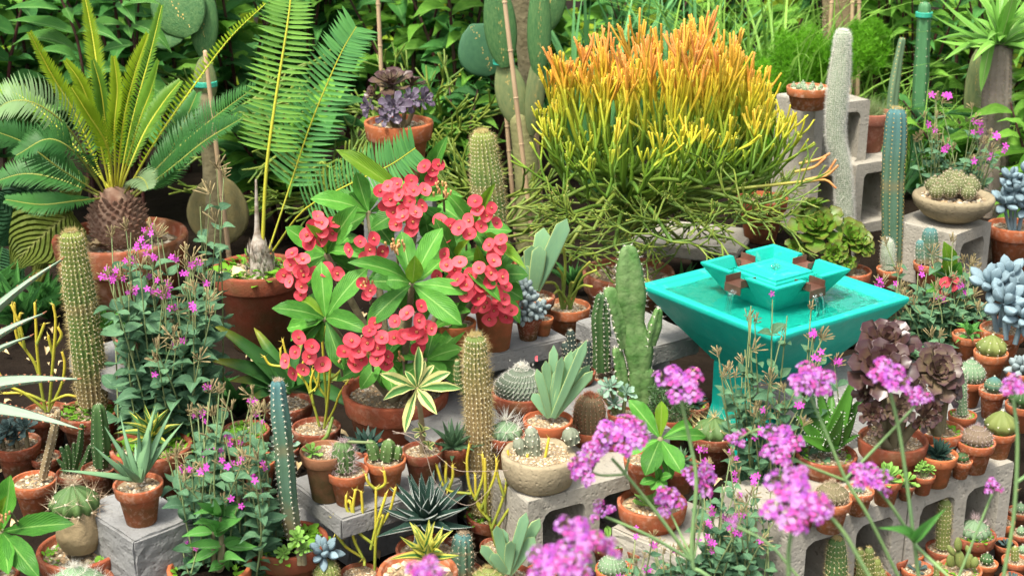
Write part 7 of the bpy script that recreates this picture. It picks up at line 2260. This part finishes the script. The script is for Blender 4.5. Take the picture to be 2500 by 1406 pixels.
verbena('branching purple verbena left of the fountain, tallest head before the basin', 1.75, (1720, 1410),
        [([(1745, 1420), (1690, 1370), (1700, 1180), (1685, 1080), (1662, 975)], [0, 0, 0, 0, 0], .0048), ([(1690, 1370), (1610, 1260), (1530, 1160), (1495, 1120)], [0, -.01, -.02, -.03], .0042), ([(1526, 1158), (1535, 1120), (1540, 1090)], [-.02, -.02, -.02], .0028),
         ([(1526, 1158), (1470, 1160), (1440, 1150)], [-.02, -.03, -.03], .0026), ([(1690, 1368), (1590, 1310), (1500, 1270), (1470, 1258)], [0, -.02, -.03, -.03], .0036), ([(1692, 1365), (1660, 1300), (1632, 1240)], [0, .02, .04], .0026), ([(1694, 1360), (1715, 1260), (1712, 1200)], [0, .02, .04], .0026)],
        [(1660, 945, 132, 0, 0, 0), (1510, 1070, 130, .15, 0, -.03), (1432, 1145, 110, -.7, 1, -.03), (1548, 1055, 90, .6, 1, -.02), (1470, 1100, 90, -.4, 1, -.03), (1466, 1250, 74, -.2, 2, -.03), (1630, 1228, 104, 0, 1, .04), (1708, 1180, 114, .1, 1, .04)])
verbena('verbena with three heads on forked stems in front of the toothed aloe', 1.7, (2180, 1410),
        [([(2200, 1420), (2120, 1260), (2065, 1170), (2010, 1040), (1978, 965)], [0, 0, 0, 0, 0], .0042), ([(2065, 1168), (2150, 1080), (2235, 990)], [0, .0, 0], .0030), ([(2062, 1172), (1980, 1140), (1920, 1112)], [0, -.02, -.02], .0028), ([(1890, 1060), (1850, 1048), (1805, 1070)], [0, 0, .02], .002)],
        [(1976, 938, 122, 0, 0, 0), (2240, 975, 80, .1, 1, 0), (1910, 1090, 122, -.25, 0, -.02), (1800, 1072, 68, -.4, 2, .05)])
verbena('straight verbena stem with one head before the purple rosettes', 1.65, (2242, 1410),
        [([(2244, 1420), (2232, 1320), (2200, 1080), (2172, 950)], [0, 0, 0, 0], .0042), ([(2232, 1322), (2180, 1240), (2140, 1190)], [0, -.02, -.02], .0034), ([(2234, 1330), (2330, 1420)], [0, -.05], .0036)],
        [(2168, 928, 116, 0, 0, 0), (2122, 1172, 104, -.2, 0, -.02), (2160, 1200, 40, .4, 2, -.02)], [((2232, 1322), (2310, 1240), 26), ((2228, 1325), (2142, 1288), 26)])
verbena('largest blurred verbena head on a straight stem at bottom right of centre', 1.4, (1925, 1410),
        [([(1925, 1420), (1926, 1340), (1940, 1260)], [0, 0, 0], .0044), ([(2130, 1420), (2060, 1300), (2000, 1235)], [0, 0, 0], .0040)], [(1935, 1235, 190, 0, 0, 0), (1935, 1165, 90, .1, 1, .06), (1990, 1250, 110, .3, 1, -.02)])
verbena('slim verbena with a small head low at the right', 1.75, (2340, 1410), [([(2335, 1420), (2380, 1310), (2422, 1205)], [0, 0, 0], .0032)], [(2424, 1190, 64, .05, 2, 0)])
verbena('verbena stem with a head cut by the right edge', 1.6, (2450, 1410), [([(2448, 1420), (2475, 1260), (2484, 1080), (2474, 975)], [0, 0, 0, 0], .0042), ([(2478, 1180), (2520, 1150)], [0, 0], .003)], [(2474, 950, 86, 0, 1, 0)])
verbena('blurred nearest verbena heads at the bottom centre', 1.3, (1400, 1420), [([(1420, 1430), (1440, 1390), (1430, 1340)], [0, 0, 0], .004), ([(1420, 1430), (1370, 1400), (1350, 1370)], [0, 0, 0], .003)], [(1410, 1325, 150, .1, 0, 0), (1340, 1385, 130, -.4, 0, -.02), (1480, 1340, 80, .6, 1, .02), (1395, 1400, 110, .2, 1, -.06)])
verbena('verbena head just rising over the bottom edge', 1.3, (1035, 1440), [([(1035, 1440), (1035, 1425), (1035, 1410)], [0, 0, 0], .004)], [(1035, 1408, 112, 0, 0, 0)])
verbena('thin slanting verbena stem with a tiny head, crossing the slab at lower centre right', 1.55, (2000, 1430), [([(1960, 1420), (1880, 1330), (1800, 1285)], [0, 0, 0], .003)], [(1790, 1275, 40, -.3, 2, 0)])
